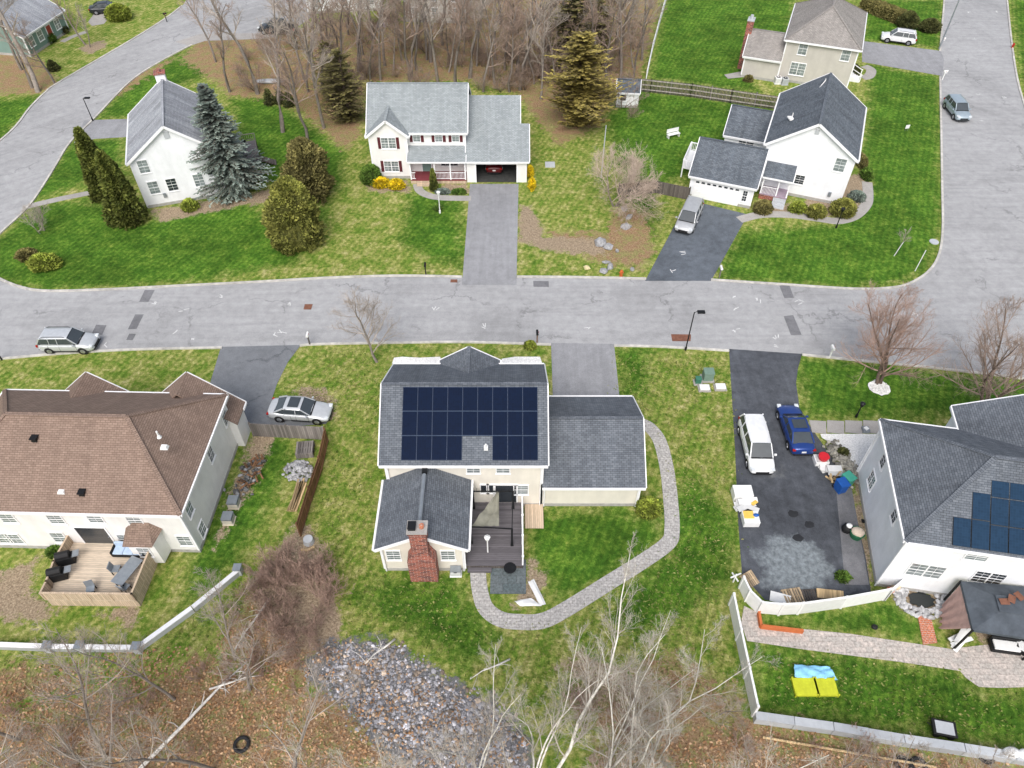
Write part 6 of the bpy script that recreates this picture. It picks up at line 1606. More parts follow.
mailbox('black mailbox at the kerb left of the open-garage driveway', (426, 275), 'metal_black', 'metal_black', 1.6)
mailbox('dark mailbox by the left-hand road near the top left', (167, 22), 'metal_black', 'metal_black', .6)
root = thing('fire_hydrant', 'red fire hydrant at the right-hand kerb', 'hydrant', P(1012, 48)); b = MB(); b.cyl((0, 0, 0), .16, .08, 12); b.cyl((0, 0, .08), .12, .5, 12); b.ell((0, 0, .6), (.14, .14, .12), 10, 6); b.tube([(-.2, 0, .42), (.2, 0, .42)], .06, 8); b.tube([(0, -.2, .42), (0, 0, .42)], .07, 8); b.build('barrel', m_plain('red hydrant paint', (.4, .03, .02), .5), root)
root = thing('fire_hydrant', 'small orange hydrant at the kerb beside the mulch bed', 'hydrant', P(621, 276)); b = MB(); b.cyl((0, 0, 0), .16, .08, 12); b.cyl((0, 0, .08), .13, .5, 12); b.ell((0, 0, .6), (.15, .15, .12), 10, 6); b.tube([(-.22, 0, .42), (.22, 0, .42)], .06, 8); b.build('barrel', m_plain('orange hydrant paint', (.5, .12, .03), .5), root)
root = thing('garden_boulder', 'pale yellow boulder on the verge left of the orange hydrant', 'rock', P(587, 269)); b = MB(); b.rock((0, 0, .18), .4, random.Random(3)); b.build('stone', m_plain('buff stone', (.6, .52, .3), .9), root)
for i, (u, v, r_) in enumerate(((604, 272, .4), (610, 268, .5), (606, 263, .35), (601, 244, .6), (608, 248, .5), (626, 228, .5), (629, 218, .45), (624, 210, .4), (617, 252, .35), (632, 270, .3))):
    root = thing('garden_boulder', 'grey boulder in the dry mulch bed beside the two-car driveway', 'rock', P(u, v), 0, 'boulders in the dry mulch bed'); b = MB(); b.rock((0, 0, r_ * .35), r_, random.Random(20 + i)); b.build('stone', M['rock'], root)
root = thing('tree_stake', 'white slanting stake on the corner lawn', 'stake', P(915, 271)); b = MB(); b.tube([(0, 0, 0), (.1, .05, 2.4)], .04, 6); b.build('pole', M['white_plastic'], root)
root = thing('tree_stake', 'short white stake holding the sapling on the corner lawn', 'stake', P(894, 256)); b = MB(); b.tube([(0, 0, 0), (.35, .1, 1.6)], .035, 6); b.build('pole', M['white_plastic'], root)
root = thing('manhole_cover', 'round grey manhole cover in the corner lawn', 'manhole cover', P(934, 242)); b = MB(); b.cyl((0, 0, 0), .45, .06, 20); b.cyl((0, 0, .06), .36, .015, 20); b.build('lid', M['trim_grey'], root)
root = thing('drain_cover', 'square grey drain cover in the lawn right of the open-garage house', 'drain cover', P(550, 165)); b = MB(); b.box((0, 0, .05), (1.1, 1.1, .1)); [b.box((-.4 + i * .2, 0, .11), (.06, .9, .03)) for i in range(5)]; b.build('lid', M['trim_grey'], root)
root = thing('garden_bench', 'small white bench on the lawn behind the corner-lot house', 'bench', P(673, 137), .4); b = MB(); b.box((0, 0, .42), (1.6, .5, .05)); b.build('seat', M['white_plastic'], root); b = MB(); b.box((0, .27, .75), (1.6, .05, .45)); b.build('backrest', M['white_plastic'], root)
for x in (-.7, .7): b = MB(); b.box((x, 0, .2), (.07, .45, .4)); b.build('leg', M['white_plastic'], root)
for i, (u, v) in enumerate(((291, 250), (304, 250))):
    root = thing('garden_marker', ('left', 'right')[i] + ' of the two small white markers below the round evergreen', 'marker', P(u, v)); b = MB(); b.box((0, 0, .3), (.28, .08, .6), taper=.8); b.build('board', M['white_plastic'], root); b = MB(); b.box((0, .06, .15), (.06, .06, .3)); b.build('stake', M['wood_grey'], root)
# white signs / markers on the corner lawn
root = thing('lawn_sign', 'small white lawn sign in the middle of the corner lawn', 'sign', P(906, 131), .2); b = MB(); b.box((0, 0, .55), (.5, .04, .45)); b.build('board', M['white_plastic'], root); b = MB(); [b.box((x, 0, .2), (.02, .02, .4)) for x in (-.15, .15)]; b.build('wire_leg', M['metal_grey'], root)
# utility boxes
def ubox(label, base, d, mat, rz=0, name='utility_box'):
    root = thing(name, label, 'utility box', P(*base), rz); b = MB(); b.box((0, 0, .05), (d[0] + .25, d[1] + .25, .1)); b.build('pad', M['concrete'], root); b = MB(); b.box((0, 0, .1 + d[2] / 2), d); b.box((0, -.03, .1 + d[2] + .02), (d[0] + .05, d[1] + .09, .05)); b.build('cabinet', mat, root, bevel=.02)
ug = m_plain('utility green', (.16, .24, .19), .5); ug2 = m_plain('dark utility green', (.05, .17, .11), .5)
ubox('large grey-green utility cabinet on the lawn left of the dark driveway', (707, 379), (.8, .7, .85), ug)
ubox('small dark green utility box left of the large cabinet', (697.5, 383), (.45, .4, .5), ug2)
ubox('white flat utility cover, left, below the green cabinets', (704, 389), (.75, .5, .15), M['white_plastic'])
ubox('white flat utility cover, right, below the green cabinets', (720, 388), (.75, .5, .15), M['white_plastic'])
# stone rings round the trees
for i, (u, v, rr) in enumerate(((879, 388, .85), (973, 411, .8))):
    root = thing('stone_ring', ('white pebble ring round the reddish street tree', 'white pebble ring beside the bare tree at the right edge')[i], 'tree ring', P(u, v)); b = MB()
    n = 26; b.add([(rr * math.cos(6.283 * k / n) * rnd.uniform(.9, 1.1), rr * math.sin(6.283 * k / n) * rnd.uniform(.9, 1.1), .07) for k in range(n)], [tuple(range(n))]); b.build('pebbles', M['whitestone'], root)
    b = MB(); rg = random.Random(i); [b.rock((rr * math.sqrt(rg.random()) * math.cos(a), rr * .95 * math.sin(a) * rg.random(), .1), .09, rg, rg.uniform(.7, 1.1)) for a in [rg.uniform(0, 6.28) for _ in range(90)]]; b.build('loose_stones', M['whitestone'], root)

# ------------------------------------------------------------------ on and around the deck of the middle house
A0 = Vector((-8.45, 30.1, 0))
cn = [P(474, 508, .46), P(513, 508, .46), P(471.5, 543, .46), P(512, 545, .46)]; o = (cn[0] + cn[3]) / 2; root = thing('gazebo_frame', 'black metal gazebo frame standing on the grey deck, its cover off', 'gazebo', (o.x, o.y, .46)); tp = []
for c in cn:
    b = MB(); q = c - Vector((o.x, o.y, .46)); b.box((q.x, q.y, 1.0), (.13, .13, 2.0)); b.box((q.x, q.y, .25), (.2, .2, .5), taper=.6); b.build('post', M['metal_black'], root); tp.append(Vector((q.x, q.y, 2.03)))
b = MB()
for i, j in ((0, 1), (2, 3), (0, 2), (1, 3)): b.bar(tp[i], tp[j], .06, .08)
cc = sum(tp, Vector()) / 4 + Vector((0, 0, .7)); b.build('beam', M['metal_black'], root)
b = MB()
for i in range(6): x = tp[0].x + (tp[1].x - tp[0].x) * (i + .5) / 6; b.bar((x, tp[0].y + .05, 2.05), (x, tp[0].y + .5, 1.7), .025, .025)
b.build('hanging_rod', M['metal_black'], root)
def cloth(name, label, cat, pts, nx_, ny_, sag, mat, rough=.05, seed=1, parent=None):
    """a draped sheet between four corners"""
    o = pts[0].copy(); b = MB(); vs = []
    for j in range(ny_ + 1):
        for i in range(nx_ + 1):
            u, v = i / nx_, j / ny_; p = pts[0].lerp(pts[1], u).lerp(pts[3].lerp(pts[2], u), v) - o
            p.z += -sag * math.sin(math.pi * u) * math.sin(math.pi * v) + rough * mnoise.noise(Vector((u * 4 + seed, v * 5, seed))) * 2; vs.append(p)
    fs = [(j * (nx_ + 1) + i, j * (nx_ + 1) + i + 1, (j + 1) * (nx_ + 1) + i + 1, (j + 1) * (nx_ + 1) + i) for j in range(ny_) for i in range(nx_)]
    b.add(vs, fs)
    ob = b.build(name, mat, None, smooth=True); ob.location = o; return tag(ob, label, cat)
olive = m_plain('olive grey cloth', (.24, .235, .19), .9, var=.15); wt = m_plain('white tarp', (.70, .70, .70), .6, var=.1)
cloth('shade_cloth', 'olive grey shade cloth bunched inside the gazebo frame', 'shade cloth', [P(471.5, 526, 2.4), P(499, 526, 2.35), P(499, 493, 2.45), P(497, 492, 2.5)], 10, 10, .3, olive, .12)
cloth('white_tarp', 'white folded tarp lying beside the patio square, upper piece', 'tarp', [P(528, 582, .05), P(534, 579, .15), P(546, 604, .1), P(540, 606, .06)], 8, 4, -.12, wt, .07, 3)
cloth('white_tarp', 'white folded tarp lying beside the patio square, lower piece', 'tarp', [P(514, 601, .05), P(531, 598, .12), P(542, 606, .1), P(520, 606, .06)], 8, 4, -.1, wt, .07, 5)
root = thing('fire_pit', 'small black round fire pit on the paved square', 'fire pit', P(510, 571, .06)); b = MB(); b.cyl((0, 0, .22), .30, .2, 18, .42); b.build('bowl', M['metal_black'], root); 
for a in (0, 2.1, 4.2): b = MB(); b.bar((math.cos(a) * .25, math.sin(a) * .25, 0), (math.cos(a) * .3, math.sin(a) * .3, .3), .04, .04); b.build('leg', M['metal_black'], root)
M['cream_casing'] = m_plain('cream casing', (.62, .56, .45), .6)
def ac_unit(label, loc, d=(.8, .8, .75), mat='trim_grey'):
    root = thing('ac_unit', label, 'air conditioner', loc); b = MB(); b.box((0, 0, d[2] / 2 + .06), d); b.box((0, 0, .03), (d[0] + .1, d[1] + .1, .06)); b.build('casing', M[mat], root, bevel=.04)
    b = MB(); b.cyl((0, 0, d[2] + .06), d[0] * .36, .02, 20); fn = b.build('fan_grille', M['metal_black'], root); b = MB(); b.cyl((0, 0, d[2] + .08), d[0] * .12, .02, 12); b.build('fan_hub', M[mat], fn)
    b = MB()
    for i in range(7): b.box((0, 0, .16 + i * .09), (d[0] + .012, d[1] + .012, .02))
    b.build('louvre', M['metal_grey'], root)
ac_unit('white air-conditioning box at the corner of the chimney wing', P(456, 574), (.7, .45, .5), 'white_plastic')
ac_unit('upper cream air conditioner beside the brown-roofed house', P(235, 505), (.7, .7, .45), 'cream_casing')
ac_unit('lower cream air conditioner beside the brown-roofed house', P(229.5, 521), (.7, .7, .45), 'cream_casing')
ac_unit('grey air conditioner behind the beige house, left', P(826 - 42, 84), mat='trim_grey'); ac_unit('grey air conditioner behind the beige house, right', P(777, 83), mat='white_plastic')

# ------------------------------------------------------------------ yard of the brown-roofed house
def pallet(label, loc, rz=0, w_=1.2, l=1.0, tilt=0, mat='pallet', n=1):
    root = thing('pallet', label, 'pallet', loc, rz); root.rotation_euler = (tilt, 0, rz); b = MB(); s_ = MB()
    for k in range(n):
        z = k * .15
        for i in range(7): b.box((-w_ / 2 + (i + .5) * w_ / 7, 0, .13 + z), (w_ / 7 * .72, l, .02), col=rnd.uniform(.7, 1.3))
        for y in (-l / 2 + .05, 0, l / 2 - .05): s_.box((0, y, .06 + z), (w_, .09, .1))
    b.build('top_board', M[mat], root); s_.build('stringer', M[mat], root)
pallet('grey pallet stack inside the corner of the board fences', P(306, 452), .1, 1.3, 1.2, 0, 'wood_grey', 4)
root = thing('rubble_pile', 'pile of grey field stones inside the brown fence', 'stone pile', P(299, 472)); b = MB(); rg = random.Random(4)
for i in range(150):
    a, r_ = rg.uniform(0, 6.28), rg.random() ** .6; b.rock((math.cos(a) * 1.15 * r_, math.sin(a) * .95 * r_, .1 + .35 * (1 - r_)), rg.uniform(.1, .22), rg, rg.uniform(.7, 1.4))
b.build('stones', M['rock'], root)
root = thing('lumber_stack', 'stack of pale boards leaning along the brown fence', 'lumber', P(298, 497)); b = MB(); d = P(304, 482) - P(293, 512)
for i in range(10): o = Vector((rg.uniform(-.35, .35), 0, .08 + .07 * (i % 4))); b.bar(-d / 2 + o, d / 2 + o + Vector((rg.uniform(-.2, .2), rg.uniform(-.3, .3), 0)), .14, .05, rg.uniform(.7, 1.2))
b.build('board', M['lumber'], root)
root = thing('rubble_pile', 'dark heap of firewood and garden junk along the wall of the brown-roofed house', 'junk pile', P(248, 478)); b = MB(); w2 = MB()
for i in range(60):
    x, y = rg.gauss(0, .35), rg.uniform(-1.6, 1.6); b.rock((x - y * -.18, y, .15), rg.uniform(.1, .25), rg, rg.choice((.3, .5, .9)))
for i in range(22): x, y = rg.gauss(.1, .4), rg.uniform(-1.8, 1.6); a = rg.uniform(0, 3); w2.tube([(x, y, .25), (x + .5 * math.cos(a), y + .5 * math.sin(a), .3)], .07, 7, col=rg.uniform(.5, 1.3))
b.build('stones', M['rock'], root); w2.build('firewood', M['wood_brown'], root)
root = thing('tree_stump', 'grey round stump at the lower end of the brown fence', 'stump', P(309, 542)); b = MB(); b.cyl((0, 0, 0), .38, .42, 14, .33); b.build('stump', M['trim_grey'], root)
root = thing('half_log_seat', 'pale half-round timber on the ground below the stump', 'timber', P(308, 549), .2); b = MB(); b.tube([(-.45, 0, .1), (0, -.15, .1), (.45, .05, .1)], .1, 8); b.build('log', M['lumber'], root)
# deck furniture
dz = .88
root = thing('outdoor_sofa', 'outdoor sofa with pale blue cushions against the deck wall', 'sofa', (*P(132, 553, dz)[:2], dz), R(-2)); b = MB(); b.box((0, 0, .22), (2.2, .8, .25)); b.box((0, .38, .5), (2.2, .1, .5)); [b.box((x, 0, .42), (.1, .8, .35)) for x in (-1.08, 1.08)]; b.build('frame', M['metal_black'], root)
for x in (-.68, 0, .68): b = MB(); b.box((x, -.02, .42), (.66, .7, .15)); b.box((x, .28, .68), (.66, .16, .42)); b.build('cushion', m_plain('pale blue cushion', (.42, .52, .66), .8), root, bevel=.04)
for (u, v, lb) in ((60, 578, 'covered barbecue at the outer end of the deck rail'), (68, 562, 'black barbecue grill beside the house wall on the tan deck')):
    q = P(u, v, dz); root = thing('barbecue_grill', lb, 'barbecue', (q.x, q.y, dz), .3); b = MB(); b.box((0, 0, .4), (1.1, .6, .7), taper=.95); b.build('cart', M['metal_black'], root, bevel=.03); b = MB(); b.tube([(-.42, 0, .85), (.42, 0, .85)], .28, 14); b.build('lid', M['black'], root, bevel=.02); b = MB(); b.box((.75, 0, .75), (.4, .5, .05)); b.build('side_shelf', M['metal_grey'], root)
q = P(131, 576, dz); root = thing('patio_table', 'long dark patio table on the tan deck', 'table', (q.x, q.y, dz), R(68)); b = MB(); b.box((0, 0, .7), (2.0, .9, .06)); b.build('table_top', M['metal_grey'], root, bevel=.02)
for x in (-.85, .85):
    for y in (-.35, .35): b = MB(); b.box((x, y, .34), (.07, .07, .68)); b.build('leg', M['metal_black'], root)
def chair(label, loc, rz, mat='metal_grey', group=None):
    root = thing('patio_chair', label, 'chair', loc, rz, group); b = MB(); b.box((0, 0, .42), (.5, .5, .06)); b.build('seat', M[mat], root); b = MB(); b.box((0, .25, .7), (.5, .06, .5), rx=-.15); b.build('backrest', M[mat], root)
    for x in (-.21, .21):
        for y in (-.21, .21): b = MB(); b.box((x, y, .2), (.05, .05, .4)); b.build('leg', M['metal_black'], root)
for (u, v, r_, lb) in ((118, 572, 1.6, 'patio chair at the left side of the dark table'), (127, 590, 2.8, 'patio chair at the near end of the dark table'), (93, 592, .3, 'lone grey patio chair near the front edge of the deck')):
    q = P(u, v, dz); chair(lb, (q.x, q.y, dz), r_)

# ------------------------------------------------------------------ right-hand driveway and garden
def bin_(label, loc, col, lid, rz=0, tip=0):
    root = thing('wheelie_bin', label, 'bin', loc, rz); root.rotation_euler = (tip, 0, rz); b = MB(); b.box((0, 0, .5), (.62, .7, .95), taper=1.12); b.build('body', col, root, bevel=.03); b = MB(); b.box((0, -.03, 1.0), (.72, .84, .07)); b.build('lid', lid, root, bevel=.03)
    for x in (-.3, .3): b = MB(); b.tube([(x - .03, .36, .12), (x + .03, .36, .12)], .12, 12); b.build('wheel', M['rubber'], root)
teal = m_plain('teal plastic', (.06, .33, .24), .5); blu = m_plain('blue plastic', (.015, .09, .35), .45); redp = m_plain('red plastic', (.55, .02, .03), .45); grn = m_plain('green plastic', (.02, .13, .06), .5)
bin_('teal wheelie bin by the driveway-side wall of the right-hand house', P(845, 484), teal, teal, .5); bin_('blue recycling bin in front of the teal bin', P(839, 490), blu, blu, .3)
root = thing('white_crate', 'white open crate on the driveway edge with a red tub on it', 'crate', P(820, 462)); b = MB(); b.box((0, 0, .2), (1.0, .8, .4)); b.box((0, 0, .42), (.86, .66, .05), col=.6); b.build('box', M['white_plastic'], root)
root = thing('red_tub', 'round red plastic tub standing on the white crate', 'tub', P(823, 458.5, .45)); root.location.z = .45; b = MB(); b.cyl((0, 0, 0), .33, .3, 18, .4); b.cyl((0, 0, .301), .36, .02, 18); b.build('tub', redp, root)
root = thing('cardboard_pile', 'flattened grey-white boxes piled between the crate and the bins', 'boxes', P(829, 471)); b = MB()
for i in range(6): b.box((rg.uniform(-.3, .3), rg.uniform(-.3, .3), .06 + i * .07), (rg.uniform(.7, 1.2), rg.uniform(.5, .9), .06), rz=rg.uniform(-.4, .4), col=rg.uniform(.6, 1.05))
b.build('box', M['white_plastic'], root)
root = thing('timber_offcuts', 'small heap of yellow timber offcuts beside the bins', 'timber', P(835, 479)); b = MB()
for i in range(9): b.box((rg.uniform(-.5, .5), rg.uniform(-.4, .3), .08 + i * .04), (rg.uniform(.5, 1.0), .12, .06), rz=rg.uniform(0, 3), col=rg.uniform(.7, 1.2))
b.build('board', M['lumber'], root)
root = thing('rubble_pile', 'long pile of olive-grey rubble between driveway and white gravel', 'stone pile', P(846, 463)); b = MB()
for i in range(240):
    t = rg.random(); c = P(832, 447).lerp(P(858, 482), t) - P(846, 463); b.rock((c.x + rg.gauss(0, .38), c.y + rg.gauss(0, .35), .15), rg.uniform(.08, .24), rg, sc((1.0, .95, .8), rg.uniform(.45, 1.3)))
b.build('stones', M['rock'], root)
def junk(label, loc, rz=0):
    root = thing('debris_heap', label, 'debris', loc, rz); return root
root = junk('heap of white packaging and yellow boards at the left edge of the dark driveway', P(746, 511)); b = MB(); b.box((-.1, 1.25, .38), (1.35, .95, .75)); b.build('white_box', M['white_plastic'], root, bevel=.03)
b = MB()
for i in range(14): b.box((rg.uniform(-.5, .6), rg.uniform(-.3, .7), .1 + i * .035), (rg.uniform(.5, 1.1), rg.uniform(.3, .8), .05), rz=rg.uniform(-.5, .5), col=rg.uniform(.65, 1.05))
b.build('packaging', M['white_plastic'], root)
b = MB(); b.box((.05, -.85, .3), (1.1, 1.0, .55)); b.build('crate', M['white_plastic'], root, bevel=.02); b = MB(); b.box((-.1, -.7, .6), (.7, .6, .06)); b.box((.55, .35, .5), (.5, .25, .05), rz=.6); b.build('yellow_board', m_plain('yellow foam', (.75, .5, .1), .7), root); b = MB(); b.ell((.4, -.75, .63), (.22, .14, .1), 10, 6); b.build('blue_cloth', blu, root)
q = P(849, 530); root = thing('bin_bag', 'white and black bags in a tub against the wall', 'bags', P(846, 531)); b = MB(); b.ell((0, 0, .35), (.38, .35, .38), 12, 8, .4, 2); b.build('black_bag', M['black'], root, smooth=True); b = MB(); b.ell((0, 0, .68), (.2, .2, .14), 12, 8, .4, 4); b.build('white_bag', M['white_plastic'], root, smooth=True)
root = thing('planter_tub', 'dark green tub holding a pale sack, against the wall', 'tub', P(855.5, 536)); b = MB(); b.cyl((0, 0, 0), .4, .5, 16, .5); b.build('tub', grn, root); b = MB(); b.ell((0, 0, .55), (.42, .4, .2), 12, 8, .4, 8); b.build('sack', m_plain('beige sack', (.6, .5, .4), .8), root, smooth=True)
evergreen('potted_plant', 'small bright green plant at the end of the driveway', 'plant', P(842, 578), 301, .45, .35, .45, 'leaf_green', 350, .2, 'dome', trunk=False)
pallet('tan pallet lying against the white fence', P(793, 597), .15, 1.3, 1.1); pallet('small pallet tipped against the fence post', P(749, 580), .5, 1.0, 1.0, .25); pallet('dark grey pallet frame right of the tan pallet', P(812, 597), .05, 1.3, 1.0, 0, 'wood_dark')
root = thing('plywood_sheet', 'yellowish plywood sheet propped on the fence', 'board', P(829, 596)); b = MB(); b.box((0, 0, .25), (1.7, .6, .03), rx=.25, rz=-.12); b.build('sheet', M['lumber'], root)
root = thing('plywood_sheet', 'whitish board lying left of the tan pallet', 'board', P(780, 599)); b = MB(); b.box((0, 0, .1), (1.3, .7, .03), rx=.1, rz=-.3); b.build('sheet', M['white_plastic'], root)
for i, (u, v) in enumerate(((793, 514), (809, 525), (798, 538))):
    root = thing('puddle', 'dark oil-stained ring on the driveway', 'stain', P(u, v)); c = P(u, v); b = MB(); n = 16; b.add([(.35 * math.cos(6.283 * k / n) * rg.uniform(.8, 1.2), .3 * math.sin(6.283 * k / n) * rg.uniform(.8, 1.2), .002) for k in range(n)], [tuple(range(n))]); ob = b.build('stain', M['stain'], root); bpy.data.objects.remove(root); ob.parent = None; ob.location = (c.x, c.y, .022); ob.name = 'stain'; tag(ob, kind='structure')
# pond with rocks
root = thing('garden_pond', 'small black pond ringed by pale rocks behind the right-hand house', 'pond', P(921, 600)); b = MB(); n = 22
b.add([(.85 * math.cos(6.283 * k / n) * rg.uniform(.85, 1.15), .55 * math.sin(6.283 * k / n) * rg.uniform(.85, 1.15), .07) for k in range(n)], [tuple(range(n))]); mw = NM('pond water'); b.build('water', mw.done((.008, .012, .012), .05, 0, .6), root)
b = MB()
for i in range(170):
    a = rg.uniform(0, 6.28); r_ = rg.uniform(1.0, 1.75); b.rock((1.0 * r_ * math.cos(a), .72 * r_ * math.sin(a), .12), rg.uniform(.09, .25), rg, rg.uniform(.8, 1.7))
b.build('rim_stone', M['rock'], root)
for i, (u, v, r_) in enumerate(((894, 588, .3), (889, 592, .25), (885, 596, .25))):
    root = thing('garden_pot', ('buff round pot at the end of the white gate', 'orange pot next to the buff one', 'dark pot nearest the white fence')[i], 'pot', P(u, v)); b = MB(); b.cyl((0, 0, 0), r_ * .7, r_ * 1.2, 14, r_); b.build('pot', (m_plain('buff clay', (.6, .48, .32), .8), M['brick_orange'], M['black'])[i], root)
# patio canopy
cz = 2.7; c = [P(961, 581, cz), P(1045, 588, cz), P(1045, 641, cz), P(973, 630, cz)]
o = c[0].copy(); o.z = 0; root = thing('patio_canopy', 'dark slate-coloured patio canopy with a pink side curtain', 'canopy', (o.x, o.y, 0)); q = [p - o for p in c]; mid = sum(q, Vector()) / 4 + Vector((0, 0, .75)); b = MB(); N_ = 8
dm = m_plain('slate canvas', (.075, .088, .105), .85, var=.25, scale=1.5)
for i in range(4):
    a_, b_ = q[i], q[(i + 1) % 4]; m1, m2 = a_.lerp(mid, .72), b_.lerp(mid, .72); b.poly([b_, a_, m1, m2]) if (b_ - a_).cross(mid - a_).z < 0 else b.poly([a_, b_, m2, m1])
    b.poly([a_, b_, b_ - Vector((0, 0, .22)), a_ - Vector((0, 0, .22))])
b.build('canvas', dm, root)
b = MB(); ins = [p.lerp(mid, .66) + Vector((0, 0, .14)) for p in q]; b.poly(ins[::-1]) if (ins[1] - ins[0]).cross(ins[2] - ins[0]).z < 0 else b.poly(ins); b.build('vent_cover', dm, root)
b = MB()
for k in range(3): p_ = q[0].lerp(mid, .8 + .05 * k) + Vector((.4 * k, .25 * (k - 1), .16)); b.box((p_.x, p_.y, p_.z), (.55, .4, .015), rz=k)
b.build('patch', M['rust'], root)
for p_ in q: b = MB(); b.box((p_.x, p_.y, cz / 2), (.1, .1, cz)); b.build('post', M['metal_black'], root)
pink = m_plain('dusty pink cloth', (.42, .28, .25), .85, var=.15)
b = MB(); t0, t1 = P(961, 584, 2.55) - o, P(972, 629, 2.55) - o; g0, g1 = P(941, 606, .3) - o, P(940, 630, .3) - o; vs = []
for j in range(9):
    for i in range(17):
        u, v = i / 16, j / 8; p_ = t0.lerp(t1, u).lerp(g0.lerp(g1, u), v ** .9); p_ += Vector((.12 * math.sin(u * 26) * (.3 + .7 * v), 0, .1 * math.sin(u * 26 + 1))); vs.append(p_)
b.add(vs, [(j * 17 + i, j * 17 + i + 1, (j + 1) * 17 + i + 1, (j + 1) * 17 + i) for j in range(8) for i in range(16)]); b.build('curtain', pink, root, smooth=True)
for (u, v, rz, lb) in ((1003, 648, .05, 'dark outdoor sofa with a white cushion under the canopy edge'), (1026, 652, -.4, 'second outdoor sofa with white cushions at the right edge')):
    root = thing('outdoor_sofa', lb, 'sofa', P(u, v, .03), rz - .2); b = MB(); b.box((0, 0, .22), (1.7, .8, .3)); b.box((0, .36, .5), (1.7, .12, .45)); b.build('frame', M['metal_black'], root); b = MB(); b.box((0, -.04, .43), (1.5, .64, .14)); b.build('cushion', M['white_plastic'], root, bevel=.05)
root = thing('board_pile', 'pale boards stacked at the foot of the pink curtain', 'boards', P(962, 641)); b = MB()
for i in range(7): b.box((rg.uniform(-.3, .3), rg.uniform(-.3, .3), .08 + i * .07), (1.5, .25, .06), rz=.55 + rg.uniform(-.3, .3), col=rg.uniform(.75, 1.1))
b.build('board', M['white_plastic'], root)
# lawn things
yl = m_plain('yellow-green mat', (.52, .55, .03), .7, var=.15); bl2 = m_plain('light blue sheet', (.25, .55, .78), .6, var=.2)
for i, (u0, u1) in enumerate(((795, 814.5), (816.5, 833))):
    root = thing('play_mat', ('left', 'right')[i] + ' yellow-green square play frame on the lawn', 'play mat', P((u0 + u1) / 2, 688)); a_ = P(u0, 697) - P((u0 + u1) / 2, 688); c_ = P(u1, 679) - P((u0 + u1) / 2, 688); b = MB(); b.box(((a_.x + c_.x) / 2, (a_.y + c_.y) / 2, .12), (c_.x - a_.x, c_.y - a_.y, .22)); b.build('mat', yl, root, bevel=.03)
    b = MB()
    for x in (a_.x + .02, c_.x - .02):
        for y in (a_.y + .02, c_.y - .02): b.cyl((x, y, 0), .05, .32, 8)
    b.build('peg', yl, root)
cloth('blue_sheet', 'crumpled light blue sheet draped over the yellow-green frames', 'sheet', [P(795, 677, .28), P(838, 680, .15), P(830, 667, .3), P(794, 664, .3)], 14, 8, -.15, bl2, .12, 7)
root = thing('garden_cart', 'black garden tub cart on the right-hand lawn', 'cart', P(941, 731), -.2); b = MB(); b.box((0, 0, .35), (1.15, .8, .35), taper=1.15); b.build('tub', M['black'], root, bevel=.04); b = MB(); b.box((0, 0, .53), (1.0, .7, .02)); b.build('load', M['trim_grey'], root)
for x in (-.4, .4): b = MB(); b.tube([(x, -.42, .18), (x, -.36, .18)], .18, 14); b.build('wheel', M['rubber'], root)
b = MB(); b.tube([(-.6, 0, .4), (-1.0, .05, .7)], .025, 6); b.build('handle', M['metal_black'], root)
root = thing('garden_lantern', 'small dark ball-shaped thing on the grass between fence and paver path', 'lantern', P(874, 628)); b = MB(); b.ell((0, 0, .14), (.2, .18, .14), 12, 8, .2); b.build('body', M['black'], root)
def tyre(label, base, r=.38, z=.1):
    root = thing('old_tyre', label, 'tyre', P(*base)); b = MB(); n, m_ = 20, 8; vs = []
    for i in range(n):
        for k in range(m_): a, t = 6.283 * i / n, 6.283 * k / m_; vs.append(((r + .11 * math.cos(t)) * math.cos(a), (r + .11 * math.cos(t)) * math.sin(a), z + .1 * math.sin(t)))
    b.add(vs, [(i * m_ + k, ((i + 1) % n) * m_ + k, ((i + 1) % n) * m_ + (k + 1) % m_, i * m_ + (k + 1) % m_) for i in range(n) for k in range(m_)]); b.build('tyre', M['rubber'], root, smooth=True)
tyre('old tyre resting by the block wall at the lower right', (985, 756)); tyre('left of the two old tyres at the bottom edge', (903, 765)); tyre('right of the two old tyres at the bottom edge', (918, 766))
tyre('old tyre at the bottom left under the bare branches', (242, 745))
root = thing('white_sacks', 'white sacks on the block wall at the lower right', 'sacks', P(1005, 757)); b = MB(); b.ell((0, 0, .8), (.5, .3, .2), 12, 8, .4, 3); b.ell((.7, -.1, .8), (.4, .3, .18), 12, 8, .4, 5); b.build('sack', M['white_plastic'], root, smooth=True)
root = thing('weather_vane', 'white wooden cross marker at the corner of the vinyl fence', 'marker', P(733, 582)); b = MB(); b.box((0, 0, .5), (.08, .08, 1.0)); b.box((0, 0, .85), (.8, .08, .08), rz=.4); b.box((0, 0, .65), (.08, .7, .08), rz=.4); b.build('frame', M['white_plastic'], root)
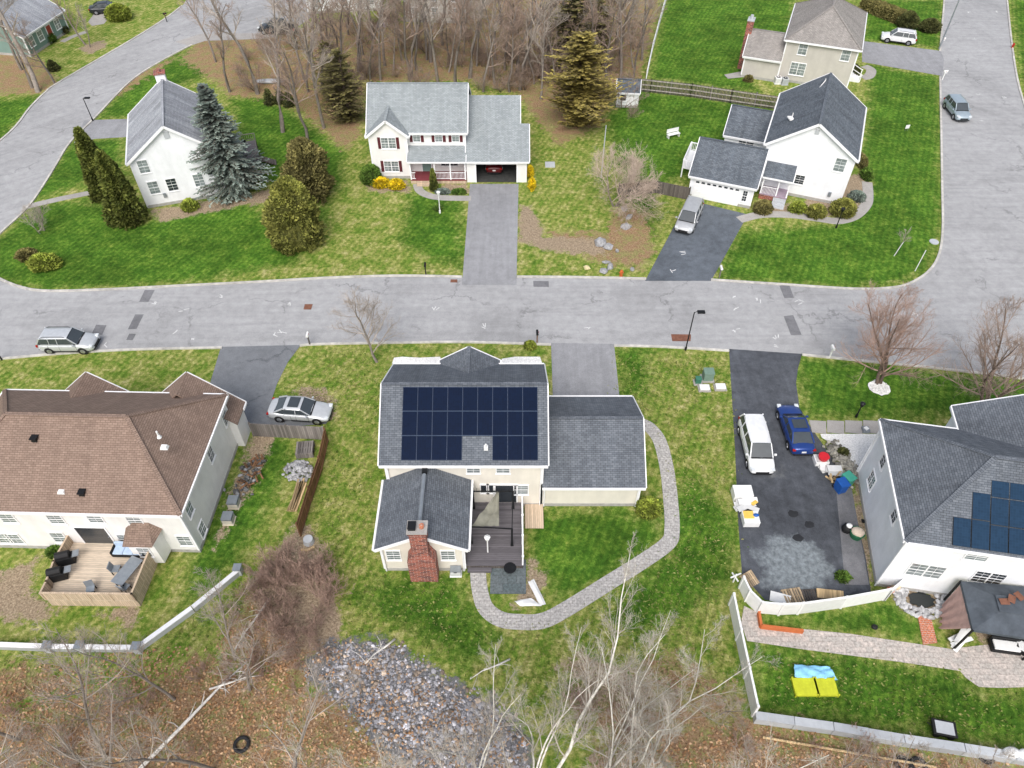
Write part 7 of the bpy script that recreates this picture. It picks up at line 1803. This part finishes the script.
root = thing('garden_shelf', 'white and grey odds and ends in a crate on the path slabs', 'crate', P(865, 431)); b = MB(); b.box((0, 0, .15), (.5, .5, .3)); b.build('crate', M['metal_grey'], root); b = MB(); b.box((0, 0, .33), (.3, .3, .06), rz=.5); b.build('lid', M['white_plastic'], root)
# playground slide and chairs at the wood edge
root = thing('kayak', 'pale grey upturned boat at the edge of the wood by the far lawn', 'boat', P(270, 83), .02); b = MB(); b.ell((0, 0, .25), (2.1, .45, .28), 16, 8); b.build('hull', M['trim_grey'], root, smooth=True)
root = thing('garden_tarp', 'blue and white toy heap among the trees near the top', 'toys', P(381, 27)); b = MB(); b.box((0, 0, .4), (1.4, .8, .6), taper=.6); b.build('blue_toy', m_plain('violet blue plastic', (.2, .22, .6), .5), root, bevel=.05); b = MB(); b.box((.6, .4, .3), (.9, .6, .5), taper=.7); b.build('white_toy', M['white_plastic'], root, bevel=.05)
root = thing('garden_hut', 'small rust-red hut among the trees near the top', 'hut', P(385, 22)); b = MB(); b.box((0, 0, .7), (1.6, 1.2, 1.4)); b.build('wall', M['brick'], root); b = MB(); b.box((0, 0, 1.5), (1.9, 1.5, .25), taper=.4); b.build('roof', M['rust'], root)
for (x, y, rz, lb) in ((9.4, 7.6, .3, 'left dark armchair on the deck beside the blue spruce'), (10.6, 7.4, -.5, 'right dark armchair on the deck beside the blue spruce')):
    q = houseD.loc + Matrix.Rotation(houseD.rz, 3, 'Z') @ Vector((x, y, 0)); chair(lb, (q.x, q.y, 1.0), houseD.rz + rz, 'metal_black')
q = houseD.loc + Matrix.Rotation(houseD.rz, 3, 'Z') @ Vector((9.6, 5.6, 0)); root = thing('patio_table', 'white-topped table on the deck beside the blue spruce', 'table', (q.x, q.y, 1.0), houseD.rz); b = MB(); b.box((0, 0, .7), (1.2, .8, .05)); b.build('table_top', M['white_plastic'], root)
for x in (-.5, .5):
    for y in (-.3, .3): b = MB(); b.box((x, y, .34), (.06, .06, .68)); b.build('leg', M['metal_black'], root)
